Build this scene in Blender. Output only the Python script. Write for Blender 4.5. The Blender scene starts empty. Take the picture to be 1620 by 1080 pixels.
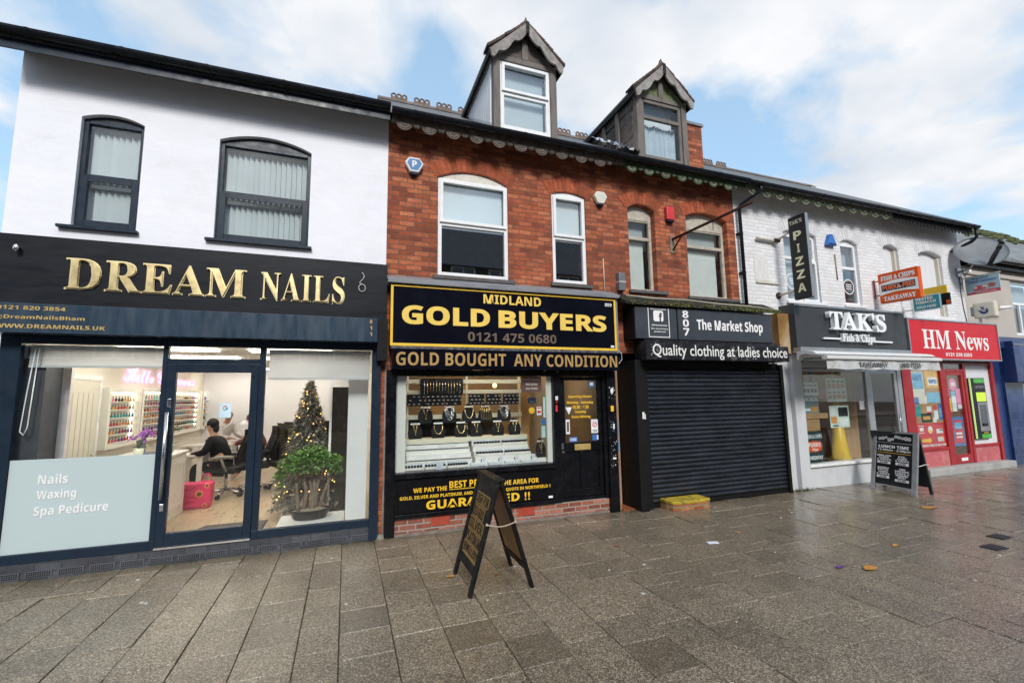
import bpy, bmesh, math, random
from mathutils import Vector, Matrix
random.seed(7)
C = bpy.context.scene
COL = C.collection
R = math.radians

# ------------------------------------------------------------------ camera
cam_d = bpy.data.cameras.new('camera')
cam_d.sensor_width = 36.0
cam_d.lens = 36.0 * 711.6 / 1620.0
cam_d.clip_start = 0.05
cam_d.clip_end = 2000
cam = bpy.data.objects.new('camera', cam_d)
COL.objects.link(cam)
_yaw, _pit, _rol = 0.3524, 0.1202, -0.01417
_f = Vector((math.sin(_yaw) * math.cos(_pit), math.cos(_yaw) * math.cos(_pit), math.sin(_pit)))
_r = Vector((math.cos(_yaw), -math.sin(_yaw), 0))
_u = _r.cross(_f)
_r2 = _r * math.cos(_rol) + _u * math.sin(_rol)
_u2 = _u * math.cos(_rol) - _r * math.sin(_rol)
_m = Matrix((_r2, _u2, -_f)).transposed().to_4x4()
_m.translation = (0, -6.6, 1.875)
cam.matrix_world = _m
C.camera = cam

# ------------------------------------------------------------------ light and sky
SUN_EL, SUN_AZ = 36.0, 188.0        # the sun stands behind the viewer, a little to the left
C.view_settings.view_transform = 'Standard'
C.view_settings.look = 'None'
C.view_settings.exposure = 0.98
C.view_settings.gamma = 1
try:
    C.cycles.use_denoising = True
    C.cycles.transparent_max_bounces = 24
    C.cycles.max_bounces = 8
    C.cycles.sample_clamp_indirect = 4.0
except Exception:
    pass
W = bpy.data.worlds.new('World')
C.world = W
W.use_nodes = True
nt = W.node_tree
N = nt.nodes
L = nt.links
bg = N['Background']
bg.inputs[1].default_value = 0.068
sky = N.new('ShaderNodeTexSky')
sky.sky_type = 'NISHITA'
sky.sun_disc = False
sky.sun_elevation = R(SUN_EL)
sky.sun_rotation = R(SUN_AZ)
sky.air_density = 1.0
sky.dust_density = 1.2
sky.ozone_density = 1.4
tc = N.new('ShaderNodeTexCoord')
sep = N.new('ShaderNodeSeparateXYZ')
L.new(tc.outputs['Generated'], sep.inputs[0])
zz = N.new('ShaderNodeMath'); zz.operation = 'ADD'; zz.inputs[1].default_value = 0.22
L.new(sep.outputs[2], zz.inputs[0])
zm = N.new('ShaderNodeMath'); zm.operation = 'MAXIMUM'; zm.inputs[1].default_value = 0.05
L.new(zz.outputs[0], zm.inputs[0])
dx = N.new('ShaderNodeMath'); dx.operation = 'DIVIDE'
L.new(sep.outputs[0], dx.inputs[0]); L.new(zm.outputs[0], dx.inputs[1])
dy = N.new('ShaderNodeMath'); dy.operation = 'DIVIDE'
L.new(sep.outputs[1], dy.inputs[0]); L.new(zm.outputs[0], dy.inputs[1])
cb = N.new('ShaderNodeCombineXYZ')
L.new(dx.outputs[0], cb.inputs[0]); L.new(dy.outputs[0], cb.inputs[1])
mp = N.new('ShaderNodeMapping')
mp.inputs['Location'].default_value = (4.6, 1.2, 0)
L.new(cb.outputs[0], mp.inputs[0])
n1 = N.new('ShaderNodeTexNoise'); n1.inputs['Scale'].default_value = 1.9; n1.inputs['Detail'].default_value = 9
n1.inputs['Roughness'].default_value = 0.52; n1.inputs['Distortion'].default_value = 0.25
L.new(mp.outputs[0], n1.inputs['Vector'])
rp = N.new('ShaderNodeValToRGB')
rp.color_ramp.elements[0].position = 0.44; rp.color_ramp.elements[1].position = 0.56
L.new(n1.outputs['Fac'], rp.inputs[0])
n2 = N.new('ShaderNodeTexNoise'); n2.inputs['Scale'].default_value = 2.6; n2.inputs['Detail'].default_value = 6
mp2 = N.new('ShaderNodeMapping'); mp2.inputs['Location'].default_value = (9.3, 5.2, 0)
L.new(cb.outputs[0], mp2.inputs[0]); L.new(mp2.outputs[0], n2.inputs['Vector'])
cr = N.new('ShaderNodeValToRGB')
cr.color_ramp.elements[0].position = 0.33; cr.color_ramp.elements[0].color = (5.0, 5.5, 6.2, 1)
cr.color_ramp.elements[1].position = 0.62; cr.color_ramp.elements[1].color = (7.3, 7.35, 7.5, 1)
L.new(n2.outputs['Fac'], cr.inputs[0])
blue = N.new('ShaderNodeMix'); blue.data_type = 'RGBA'; blue.blend_type = 'ADD'
blue.inputs[0].default_value = 1.0
sc = N.new('ShaderNodeMix'); sc.data_type = 'RGBA'; sc.blend_type = 'MULTIPLY'; sc.inputs[0].default_value = 1.0
L.new(sky.outputs[0], sc.inputs[6]); sc.inputs[7].default_value = (1.0, 1.0, 1.0, 1)
L.new(sc.outputs[2], blue.inputs[6]); blue.inputs[7].default_value = (2.0, 3.0, 3.7, 1)
mx = N.new('ShaderNodeMix'); mx.data_type = 'RGBA'
L.new(rp.outputs[0], mx.inputs[0]); L.new(blue.outputs[2], mx.inputs[6]); L.new(cr.outputs[0], mx.inputs[7])
L.new(mx.outputs[2], bg.inputs[0])

sd = bpy.data.lights.new('sun', 'SUN')
sd.energy = 1.5
sd.angle = R(16)
sd.color = (1.0, 0.96, 0.91)
sun = bpy.data.objects.new('sun', sd)
COL.objects.link(sun)
# sky sun_rotation is measured clockwise from +Y seen from above
_az = R(SUN_AZ); _el = R(SUN_EL)
_sd = Vector((math.sin(_az) * math.cos(_el), math.cos(_az) * math.cos(_el), math.sin(_el)))
sun.rotation_euler = (-_sd).to_track_quat('-Z', 'Y').to_euler()

# ------------------------------------------------------------------ materials
MATS = {}
def _nodes(name):
    m = bpy.data.materials.new(name)
    m.use_nodes = True
    t = m.node_tree
    return m, t, t.nodes['Principled BSDF']

def _mixc(t, fac, a, b, blend='MIX'):
    x = t.nodes.new('ShaderNodeMix'); x.data_type = 'RGBA'; x.blend_type = blend
    for i, v in ((0, fac), (6, a), (7, b)):
        if hasattr(v, 'is_output') or isinstance(v, bpy.types.NodeSocket):
            t.links.new(v, x.inputs[i])
        elif i == 0:
            x.inputs[0].default_value = v
        else:
            x.inputs[i].default_value = (*v[:3], 1)
    return x.outputs[2]

def _noise(t, vec, scale, detail=5, rough=.55, dist=0):
    n = t.nodes.new('ShaderNodeTexNoise')
    n.inputs['Scale'].default_value = scale; n.inputs['Detail'].default_value = detail
    n.inputs['Roughness'].default_value = rough; n.inputs['Distortion'].default_value = dist
    t.links.new(vec, n.inputs['Vector'])
    return n.outputs['Fac']

def _ramp(t, fac, p0, p1, c0=(0, 0, 0), c1=(1, 1, 1)):
    r = t.nodes.new('ShaderNodeValToRGB')
    r.color_ramp.elements[0].position = p0; r.color_ramp.elements[1].position = p1
    r.color_ramp.elements[0].color = (*c0, 1); r.color_ramp.elements[1].color = (*c1, 1)
    t.links.new(fac, r.inputs[0])
    return r.outputs[0]

def _pos(t, scale=(1, 1, 1)):
    g = t.nodes.new('ShaderNodeNewGeometry')
    m = t.nodes.new('ShaderNodeMapping')
    m.inputs['Scale'].default_value = scale
    t.links.new(g.outputs['Position'], m.inputs[0])
    return m.outputs[0]

def _bump(t, bsdf, h, strength, dist=.01):
    b = t.nodes.new('ShaderNodeBump')
    b.inputs['Strength'].default_value = strength; b.inputs['Distance'].default_value = dist
    t.links.new(h, b.inputs['Height']); t.links.new(b.outputs[0], bsdf.inputs['Normal'])

def mat(name, col, rough=.6, metal=0.0, var=.15, scale=5.0, bump=0.0, bscale=60, stretch=(1, 1, 1),
        dirt=None, dirt_amt=.5, dirt_scale=3, coat=0.0, island=0.0, rvar=.12, spec=None):
    if name in MATS: return MATS[name]
    m, t, b = _nodes(name)
    p = _pos(t, stretch)
    n = _noise(t, p, scale)
    lo = tuple(max(0, c * (1 - var)) for c in col); hi = tuple(c * (1 + var) for c in col)
    c = _ramp(t, n, .3, .7, lo, hi)
    if island:
        g = t.nodes.new('ShaderNodeNewGeometry')
        k = _ramp(t, g.outputs['Random Per Island'], 0, 1, (1 - island,) * 3, (1 + island * .6,) * 3)
        c = _mixc(t, 1.0, c, k, 'MULTIPLY')
    if dirt:
        d = _noise(t, p, dirt_scale, 7, .65)
        dm = _ramp(t, d, .5, .5 + .35 * (1.05 - min(1, dirt_amt)) + .05)
        dd = t.nodes.new('ShaderNodeMath'); dd.operation = 'MULTIPLY'; dd.inputs[1].default_value = dirt_amt
        t.links.new(dm, dd.inputs[0])
        c = _mixc(t, dd.outputs[0], c, dirt)
    t.links.new(c, b.inputs['Base Color'])
    r = _ramp(t, _noise(t, p, scale * 2.3), .3, .7, (max(.02, rough - rvar),) * 3, (min(1, rough + rvar),) * 3)
    t.links.new(r, b.inputs['Roughness'])
    b.inputs['Metallic'].default_value = metal
    b.inputs['Coat Weight'].default_value = coat
    if max(col) < .06: b.inputs['Specular IOR Level'].default_value = .22
    elif spec is not None: b.inputs['Specular IOR Level'].default_value = spec
    if bump:
        _bump(t, b, _noise(t, p, bscale, 6), bump, .006)
    MATS[name] = m
    return m

def sheer(name, col, tl=.5, var=.03):
    """cloth that lets some light through"""
    if name in MATS: return MATS[name]
    m = bpy.data.materials.new(name); m.use_nodes = True
    t = m.node_tree; t.nodes.clear()
    out = t.nodes.new('ShaderNodeOutputMaterial'); d = t.nodes.new('ShaderNodeBsdfDiffuse'); s = t.nodes.new('ShaderNodeBsdfTranslucent')
    c = _ramp(t, _noise(t, _pos(t), 4), .3, .7, tuple(x * (1 - var) for x in col), tuple(min(1, x * (1 + var)) for x in col))
    t.links.new(c, d.inputs[0]); t.links.new(c, s.inputs[0])
    mx_ = t.nodes.new('ShaderNodeMixShader'); mx_.inputs[0].default_value = tl
    t.links.new(d.outputs[0], mx_.inputs[1]); t.links.new(s.outputs[0], mx_.inputs[2]); t.links.new(mx_.outputs[0], out.inputs[0])
    MATS[name] = m
    return m

def emit(name, col, strength):
    if name in MATS: return MATS[name]
    m, t, b = _nodes(name)
    b.inputs['Base Color'].default_value = (*col, 1)
    b.inputs['Emission Color'].default_value = (*col, 1)
    b.inputs['Emission Strength'].default_value = strength
    MATS[name] = m
    return m

def brick_mat(name, c0, c1, c2, mortar, bump=.6, rough=.85, w=.225, h=.075, mort=.009, stain=(.05, .03, .03), stain_amt=.55, paint=0):
    m, t, b = _nodes(name)
    g = t.nodes.new('ShaderNodeNewGeometry')
    s = t.nodes.new('ShaderNodeSeparateXYZ'); t.links.new(g.outputs['Position'], s.inputs[0])
    a = t.nodes.new('ShaderNodeMath'); a.operation = 'ADD'
    t.links.new(s.outputs[0], a.inputs[0]); t.links.new(s.outputs[1], a.inputs[1])
    cbn = t.nodes.new('ShaderNodeCombineXYZ'); t.links.new(a.outputs[0], cbn.inputs[0]); t.links.new(s.outputs[2], cbn.inputs[1])
    # small wander so courses are not ruler straight
    nz = t.nodes.new('ShaderNodeTexNoise'); nz.inputs['Scale'].default_value = 3.0; nz.inputs['Detail'].default_value = 3
    t.links.new(g.outputs['Position'], nz.inputs['Vector'])
    vs = t.nodes.new('ShaderNodeVectorMath'); vs.operation = 'MULTIPLY_ADD'
    vs.inputs[1].default_value = (.02, .02, 0); t.links.new(nz.outputs['Color'], vs.inputs[0]); t.links.new(cbn.outputs[0], vs.inputs[2])
    br = t.nodes.new('ShaderNodeTexBrick')
    br.offset = .5
    br.inputs['Scale'].default_value = 1.0
    br.inputs['Brick Width'].default_value = w; br.inputs['Row Height'].default_value = h
    br.inputs['Mortar Size'].default_value = mort; br.inputs['Mortar Smooth'].default_value = .25
    br.inputs['Color1'].default_value = (0, 0, 0, 1); br.inputs['Color2'].default_value = (1, 1, 1, 1)
    br.inputs['Mortar'].default_value = (.5, .5, .5, 1)
    t.links.new(vs.outputs[0], br.inputs['Vector'])
    rr = t.nodes.new('ShaderNodeValToRGB')
    e = rr.color_ramp.elements
    e[0].position = .05; e[0].color = (*c0, 1); e[1].position = .95; e[1].color = (*c2, 1)
    k = e.new(.5); k.color = (*c1, 1)
    t.links.new(br.outputs['Color'], rr.inputs[0])
    c = rr.outputs[0]
    grain = _ramp(t, _noise(t, g.outputs['Position'], 45, 6, .7), .25, .75, (.72,) * 3, (1.22,) * 3)
    c = _mixc(t, 1.0, c, grain, 'MULTIPLY')
    st = _ramp(t, _noise(t, g.outputs['Position'], 1.7, 8, .68, .4), .5, .72)
    sm = t.nodes.new('ShaderNodeMath'); sm.operation = 'MULTIPLY'; sm.inputs[1].default_value = stain_amt
    t.links.new(st, sm.inputs[0])
    c = _mixc(t, sm.outputs[0], c, stain)
    if not paint:
        pv = _pos(t, (1, 1, .35))
        c = _mixc(t, 1.0, c, _ramp(t, _noise(t, pv, 3.2, 7, .7), .3, .72, (.72, .68, .65), (1.25, 1.20, 1.14)), 'MULTIPLY')
        c = _mixc(t, 1.0, c, _ramp(t, _noise(t, g.outputs['Position'], 13, 5, .65), .3, .7, (.80,) * 3, (1.25,) * 3), 'MULTIPLY')
    mm = br.outputs['Fac']
    if paint:
        mf = t.nodes.new('ShaderNodeMath'); mf.operation = 'MULTIPLY'; mf.inputs[1].default_value = paint
        t.links.new(mm, mf.inputs[0]); mm = mf.outputs[0]
    c = _mixc(t, mm, c, mortar)
    t.links.new(c, b.inputs['Base Color'])
    b.inputs['Roughness'].default_value = rough
    inv = t.nodes.new('ShaderNodeMath'); inv.operation = 'SUBTRACT'; inv.inputs[0].default_value = 1.0
    t.links.new(br.outputs['Fac'], inv.inputs[1])
    ad = t.nodes.new('ShaderNodeMath'); ad.operation = 'MULTIPLY_ADD'; ad.inputs[1].default_value = .45
    t.links.new(_noise(t, g.outputs['Position'], 30, 6, .65), ad.inputs[0]); t.links.new(inv.outputs[0], ad.inputs[2])
    _bump(t, b, ad.outputs[0], bump, .012)
    MATS[name] = m
    return m

def slate_mat(name, col, w=.28, h=.17):
    m, t, b = _nodes(name)
    p = _pos(t)
    br = t.nodes.new('ShaderNodeTexBrick'); br.offset = .5
    br.inputs['Scale'].default_value = 1; br.inputs['Brick Width'].default_value = w; br.inputs['Row Height'].default_value = h
    br.inputs['Mortar Size'].default_value = .006
    br.inputs['Color1'].default_value = (*[c * .7 for c in col], 1); br.inputs['Color2'].default_value = (*[c * 1.4 for c in col], 1)
    br.inputs['Mortar'].default_value = (.012, .012, .014, 1)
    t.links.new(p, br.inputs['Vector'])
    moss = _ramp(t, _noise(t, p, 2.2, 8, .7), .52, .7)
    c = _mixc(t, moss, br.outputs['Color'], (.09, .10, .05))
    t.links.new(c, b.inputs['Base Color']); b.inputs['Roughness'].default_value = .45
    _bump(t, b, br.outputs['Color'], .4, .01)
    MATS[name] = m
    return m

def glass_mat(name='window_glass', tint=(.92, .95, .95), base=.03, rough=.0):
    if name in MATS: return MATS[name]
    m = bpy.data.materials.new(name); m.use_nodes = True
    t = m.node_tree; t.nodes.clear()
    out = t.nodes.new('ShaderNodeOutputMaterial')
    tr = t.nodes.new('ShaderNodeBsdfTransparent'); tr.inputs[0].default_value = (*tint, 1)
    gl = t.nodes.new('ShaderNodeBsdfGlossy'); gl.inputs['Roughness'].default_value = rough
    gl.inputs['Color'].default_value = (1, 1, 1, 1)
    lw = t.nodes.new('ShaderNodeLayerWeight')
    pw = t.nodes.new('ShaderNodeMath'); pw.operation = 'POWER'; pw.inputs[1].default_value = 5
    t.links.new(lw.outputs['Facing'], pw.inputs[0])
    ma = t.nodes.new('ShaderNodeMath'); ma.operation = 'MULTIPLY_ADD'
    ma.inputs[1].default_value = 1 - base; ma.inputs[2].default_value = base
    t.links.new(pw.outputs[0], ma.inputs[0])
    mix = t.nodes.new('ShaderNodeMixShader')
    t.links.new(ma.outputs[0], mix.inputs[0]); t.links.new(tr.outputs[0], mix.inputs[1]); t.links.new(gl.outputs[0], mix.inputs[2])
    t.links.new(mix.outputs[0], out.inputs[0])
    MATS[name] = m
    return m

# ------------------------------------------------------------------ object helpers
ORG = {}
def tag(o, label=None, cat=None, group=None, kind=None):
    if label: o['label'] = label
    if cat: o['category'] = cat
    if group: o['group'] = group
    if kind: o['kind'] = kind
    return o

def thing(name, label, cat, loc=(0, 0, 0), group=None):
    o = bpy.data.objects.new(name, None)
    o.empty_display_size = .2
    COL.objects.link(o)
    o.location = loc
    ORG[o.name] = Vector(loc)
    return tag(o, label, cat, group)

def dup(o, delta=(0, 0, 0), parent=None, label=None, group=None):
    """a copy of a thing with copies of its parts and their parts"""
    c = o.copy(); COL.objects.link(c)
    if parent is not None:
        c.parent = parent
    else:
        c.location = Vector(o.location) + Vector(delta)
        if label: c['label'] = label
        if group: c['group'] = group
    ORG[c.name] = ORG.get(o.name, Vector((0, 0, 0))) + Vector(delta)
    for ch in KIDS.get(o.name, []):
        dup(ch, delta, c)
    KIDS.setdefault(c.name, [])
    if parent is not None: KIDS.setdefault(parent.name, []).append(c)
    return c

KIDS = {}
def link(name, me, mats, parent=None, bevel=0, loc=None):
    o = bpy.data.objects.new(name, me)
    COL.objects.link(o)
    if not isinstance(mats, (list, tuple)): mats = [mats]
    for m in mats: me.materials.append(m)
    if parent is not None:
        o.parent = parent
        org = ORG[parent.name]
        KIDS.setdefault(parent.name, []).append(o)
    else:
        org = Vector(loc or (0, 0, 0)); o.location = org
    ORG[o.name] = org.copy()
    if org.length > 0: me.transform(Matrix.Translation(-org))
    if bevel:
        b = o.modifiers.new('bevel', 'BEVEL'); b.width = bevel; b.segments = 2; b.limit_method = 'ANGLE'; b.angle_limit = R(40)
        b.harden_normals = False
    return o

def FR(o, u, v, n):
    o, u, v, n = Vector(o), Vector(u).normalized(), Vector(v).normalized(), Vector(n).normalized()
    return lambda a, b, c: o + u * a + v * b + n * c

def FY(y):          # a frame on a wall facing the street at depth y
    return lambda a, b, c: Vector((a, y - c, b))

class MB:
    def __init__(s): s.v = []; s.f = []; s.m = []; s.sm = []
    def add(s, vs, fs, m=0, smooth=False):
        k = len(s.v); s.v += [tuple(v) for v in vs]
        for f in fs:
            s.f.append(tuple(i + k for i in f)); s.m.append(m); s.sm.append(smooth)
        return s
    def box(s, x0, x1, y0, y1, z0, z1, m=0):
        if x0 > x1: x0, x1 = x1, x0
        if y0 > y1: y0, y1 = y1, y0
        if z0 > z1: z0, z1 = z1, z0
        v = [(x0, y0, z0), (x1, y0, z0), (x1, y1, z0), (x0, y1, z0), (x0, y0, z1), (x1, y0, z1), (x1, y1, z1), (x0, y1, z1)]
        return s.add(v, [(0, 3, 2, 1), (4, 5, 6, 7), (0, 1, 5, 4), (1, 2, 6, 5), (2, 3, 7, 6), (3, 0, 4, 7)], m)
    def fbox(s, fr, a0, a1, b0, b1, c0, c1, m=0):
        v = [fr(a, b, c) for c in (c0, c1) for b in (b0, b1) for a in (a0, a1)]
        return s.add(v, [(0, 2, 3, 1), (4, 5, 7, 6), (0, 1, 5, 4), (1, 3, 7, 5), (3, 2, 6, 7), (2, 0, 4, 6)], m)
    def prism(s, pts, axis, a0, a1, m=0, fr=None, smooth=False):
        n = len(pts)
        def P(p, a):
            if fr: return fr(p[0], p[1], a)
            if axis == 'y': return (p[0], a, p[1])
            if axis == 'x': return (a, p[0], p[1])
            return (p[0], p[1], a)
        v = [P(p, a0) for p in pts] + [P(p, a1) for p in pts]
        ar = sum(pts[i][0] * pts[(i + 1) % n][1] - pts[(i + 1) % n][0] * pts[i][1] for i in range(n))
        s.add(v, [tuple(range(n - 1, -1, -1)), tuple(range(n, 2 * n))], m)
        k = len(s.v) - 2 * n
        for i in range(n):
            j = (i + 1) % n
            s.f.append((k + i, k + j, k + n + j, k + n + i)); s.m.append(m); s.sm.append(smooth)
        return s
    def bar(s, p0, p1, w, h, m=0, up=(0, 0, 1)):
        p0, p1 = Vector(p0), Vector(p1); d = (p1 - p0).normalized(); up = Vector(up)
        if abs(d.dot(up)) > .98: up = Vector((0, 1, 0))
        x = d.cross(up).normalized(); z = x.cross(d)
        v = [p + x * a * w / 2 + z * b * h / 2 for p in (p0, p1) for a, b in ((-1, -1), (1, -1), (1, 1), (-1, 1))]
        return s.add(v, [(3, 2, 1, 0), (4, 5, 6, 7), (0, 1, 5, 4), (1, 2, 6, 5), (2, 3, 7, 6), (3, 0, 4, 7)], m)
    def tube(s, pts, r, n=8, m=0, cap=True):
        pts = [Vector(p) for p in pts]
        rs = r if isinstance(r, (list, tuple)) else [r] * len(pts)
        k = len(s.v); up = None
        for i, p in enumerate(pts):
            d = ((pts[min(i + 1, len(pts) - 1)] - p).normalized() + (p - pts[max(i - 1, 0)]).normalized())
            d = d.normalized() if d.length > 1e-6 else Vector((0, 0, 1))
            if up is None:
                up = Vector((0, 0, 1)) if abs(d.z) < .9 else Vector((0, 1, 0))
            x = d.cross(up).normalized(); up = x.cross(d).normalized()
            for j in range(n):
                a = 2 * math.pi * j / n
                s.v.append(tuple(p + (x * math.cos(a) + up * math.sin(a)) * rs[i]))
        for i in range(len(pts) - 1):
            for j in range(n):
                a, b = k + i * n + j, k + i * n + (j + 1) % n
                s.f.append((a, b, b + n, a + n)); s.m.append(m); s.sm.append(True)
        if cap:
            e = k + (len(pts) - 1) * n
            s.f.append(tuple(range(k + n - 1, k - 1, -1))); s.m.append(m); s.sm.append(False)
            s.f.append(tuple(range(e, e + n))); s.m.append(m); s.sm.append(False)
        return s
    def cyl(s, p0, p1, r0, r1=None, n=16, m=0):
        return s.tube([p0, p1], [r0, r0 if r1 is None else r1], n, m)
    def lathe(s, prof, c, n=16, m=0, sx=1, sy=1):
        k = len(s.v)
        for r, z in prof:
            for j in range(n):
                a = 2 * math.pi * j / n
                s.v.append((c[0] + r * sx * math.cos(a), c[1] + r * sy * math.sin(a), c[2] + z))
        for i in range(len(prof) - 1):
            for j in range(n):
                a, b = k + i * n + j, k + i * n + (j + 1) % n
                s.f.append((a, b, b + n, a + n)); s.m.append(m); s.sm.append(True)
        return s
    def ball(s, c, rx, ry=None, rz=None, nu=12, nv=8, m=0):
        ry = rx if ry is None else ry; rz = rx if rz is None else rz
        k = len(s.v); c = Vector(c)
        for i in range(nv + 1):
            t = math.pi * i / nv
            for j in range(nu):
                a = 2 * math.pi * j / nu
                s.v.append((c.x + rx * math.sin(t) * math.cos(a), c.y + ry * math.sin(t) * math.sin(a), c.z - rz * math.cos(t)))
        for i in range(nv):
            for j in range(nu):
                a, b = k + i * nu + j, k + i * nu + (j + 1) % nu
                s.f.append((a, b, b + nu, a + nu)); s.m.append(m); s.sm.append(True)
        return s
    def build(s, name, mats, parent=None, bevel=0, loc=None):
        me = bpy.data.meshes.new(name)
        me.from_pydata(s.v, [], s.f)
        me.polygons.foreach_set('material_index', s.m)
        me.polygons.foreach_set('use_smooth', s.sm)
        me.update()
        return link(name, me, mats, parent, bevel, loc)

def serif(t, bold=True):
    r = ''
    for ch in t:
        if 'A' <= ch <= 'Z': r += chr((0x1D400) + ord(ch) - 65)
        elif 'a' <= ch <= 'z': r += chr((0x1D41A) + ord(ch) - 97)
        else: r += ch
    return r
def script(t):
    r = ''
    for ch in t:
        if 'A' <= ch <= 'Z': r += chr(0x1D4D0 + ord(ch) - 65)
        elif 'a' <= ch <= 'z': r += chr(0x1D4EA + ord(ch) - 97)
        else: r += ch
    return r

def sansb(t):
    r = ''
    for ch in t:
        if 'A' <= ch <= 'Z': r += chr(0x1D5D4 + ord(ch) - 65)
        elif 'a' <= ch <= 'z': r += chr(0x1D5EE + ord(ch) - 97)
        elif '0' <= ch <= '9': r += chr(0x1D7EC + ord(ch) - 48)
        else: r += ch
    return r
def txt(body, box, m, parent, fr, off=0.0, ext=.003, shear=0.0, name='lettering', res=3, rise=.001, align='CENTER', space=1.0, mats=None, bend=0):
    """raised letters fitted into box = (a0, a1, b0, b1) of the frame fr"""
    if body.isascii() and off >= .0079:
        body = sansb(body); off = max(0, off - .016) * .6
    cu = bpy.data.curves.new('letters', 'FONT')
    cu.body = body; cu.size = 1; cu.extrude = .05; cu.resolution_u = res; cu.shear = shear; cu.offset = off
    cu.align_x = align; cu.space_character = space; cu.space_line = .85
    o = bpy.data.objects.new('letters', cu)
    COL.objects.link(o)
    bpy.context.view_layer.update()
    dg = bpy.context.evaluated_depsgraph_get()
    me = bpy.data.meshes.new_from_object(o.evaluated_get(dg))
    bpy.data.objects.remove(o); bpy.data.curves.remove(cu)
    xs = [v.co.x for v in me.vertices]; ys = [v.co.y for v in me.vertices]
    x0, x1, y0, y1 = min(xs), max(xs), min(ys), max(ys)
    a0, a1, b0, b1 = box
    me.materials.clear()
    for v in me.vertices:
        a = a0 + (v.co.x - x0) / (x1 - x0) * (a1 - a0); b = b0 + (v.co.y - y0) / (y1 - y0) * (b1 - b0)
        v.co = fr(a, b, rise + (v.co.z + .05) / .1 * ext)
    me.update()
    return link(name, me, mats or m, parent)

def arch(xa, xb, zb, rise, n=10):
    if rise <= 0: return [(xa, zb), (xb, zb)]
    w = xb - xa; r = (w * w / 4 + rise * rise) / (2 * rise); cx = (xa + xb) / 2; cz = zb + rise - r
    a = math.asin(w / 2 / r)
    return [(cx + r * math.sin(-a + 2 * a * i / n), cz + r * math.cos(-a + 2 * a * i / n)) for i in range(n + 1)]

def wall_openings(mb, x0, x1, z0, z1, y0, y1, ops, m=0):
    x = x0
    for xa, xb, za, zb, rise in sorted(ops):
        if xa > x + 1e-4: mb.box(x, xa, y0, y1, z0, z1, m)
        if za > z0 + 1e-4: mb.box(xa, xb, y0, y1, z0, za, m)
        pts = arch(xa, xb, zb, rise)
        if zb + rise < z1 - 1e-4:
            mb.prism(pts + [(xb, z1), (xa, z1)], 'y', y0, y1, m)
        x = xb
    if x1 > x + 1e-4: mb.box(x, x1, y0, y1, z0, z1, m)
    return mb

def brick_fan(xa, xb, zb, rise, y, th=.225, over=.06):
    """the ring of bricks on edge over a window, set 4 mm proud of the wall"""
    mb = MB()
    w = xb - xa; r = (w * w / 4 + rise * rise) / (2 * rise); cx = (xa + xb) / 2; cz = zb + rise - r
    a = math.asin(w / 2 / r); n = max(5, int(round(2 * a * (r + th / 2) / .083)))
    st = 2 * a / n
    for i in range(n):
        t0 = -a + st * i + .0035 / r; t1 = -a + st * (i + 1) - .0035 / r
        r0 = r + .002; r1 = r + th + random.uniform(-.008, .008)
        q = [(cx + r0 * math.sin(t0), cz + r0 * math.cos(t0)), (cx + r0 * math.sin(t1), cz + r0 * math.cos(t1)),
             (cx + r1 * math.sin(t1), cz + r1 * math.cos(t1)), (cx + r1 * math.sin(t0), cz + r1 * math.cos(t0))]
        mb.prism(q, 'y', y - .004 - random.uniform(0, .004), y + .05)
    return mb

GLASS = glass_mat()
GLASS_SHOP = glass_mat('shop_glass', (.95, .97, .96), .042)
GLASS_DARK = glass_mat('upper_glass', (.90, .93, .94), .10)

def window(bld, xa, xb, za, zb, rise, y, fm, fw=.055, fd=.06, mid=None, panel=None, glass=GLASS, sash=.0, label=None, extra=None, top=None, name='window', inset=.0):
    """frame mesh = the window part; glass, arched panel are its own parts"""
    g = .003
    xa += g; xb -= g; za += g
    mb = MB()
    y1 = y + fd
    mb.box(xa, xa + fw, y, y1, za, zb); mb.box(xb - fw, xb, y, y1, za, zb)
    mb.box(xa + fw, xb - fw, y, y1, za, za + fw)
    top = zb if top is None else top
    mb.box(xa + fw, xb - fw, y, y1, top - fw, zb)
    if mid:
        mb.box(xa + fw, xb - fw, y, y1, mid - fw * .55, mid + fw * .55)
    if sash and mid:
        s = sash
        mb.box(xa + fw * .4, xa + fw + s, y - .012, y - .001, za + fw * .4, mid - .004)
        mb.box(xb - fw - s, xb - fw * .4, y - .012, y - .001, za + fw * .4, mid - .004)
        mb.box(xa + fw + s, xb - fw - s, y - .012, y - .001, za + fw * .4, za + fw + s)
        mb.box(xa + fw + s, xb - fw - s, y - .012, y - .001, mid - fw * .55 - s, mid - .004)
    if extra: extra(mb, xa, xb, za, zb, y, y1, fw)
    w = mb.build(name, fm, bld, bevel=.004)
    if label: w['label'] = label
    if rise > 0 and panel:
        p = MB().prism([(px, pz - .004) for px, pz in arch(xa + .002, xb - .002, zb + .004, rise - .004)], 'y', y + .008, y1 - .003)
        p.build('arch_panel', panel, w)
    if mid:
        MB().box(xa + fw, xb - fw, y + .03, y + .036, za + fw, mid - fw * .55).build('glass', glass, w)
        MB().box(xa + fw, xb - fw, y + .03, y + .036, mid + fw * .55, top - fw).build('glass', glass, w)
    else:
        MB().box(xa + fw, xb - fw, y + .03, y + .036, za + fw, top - fw).build('glass', glass, w)
    return w

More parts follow.
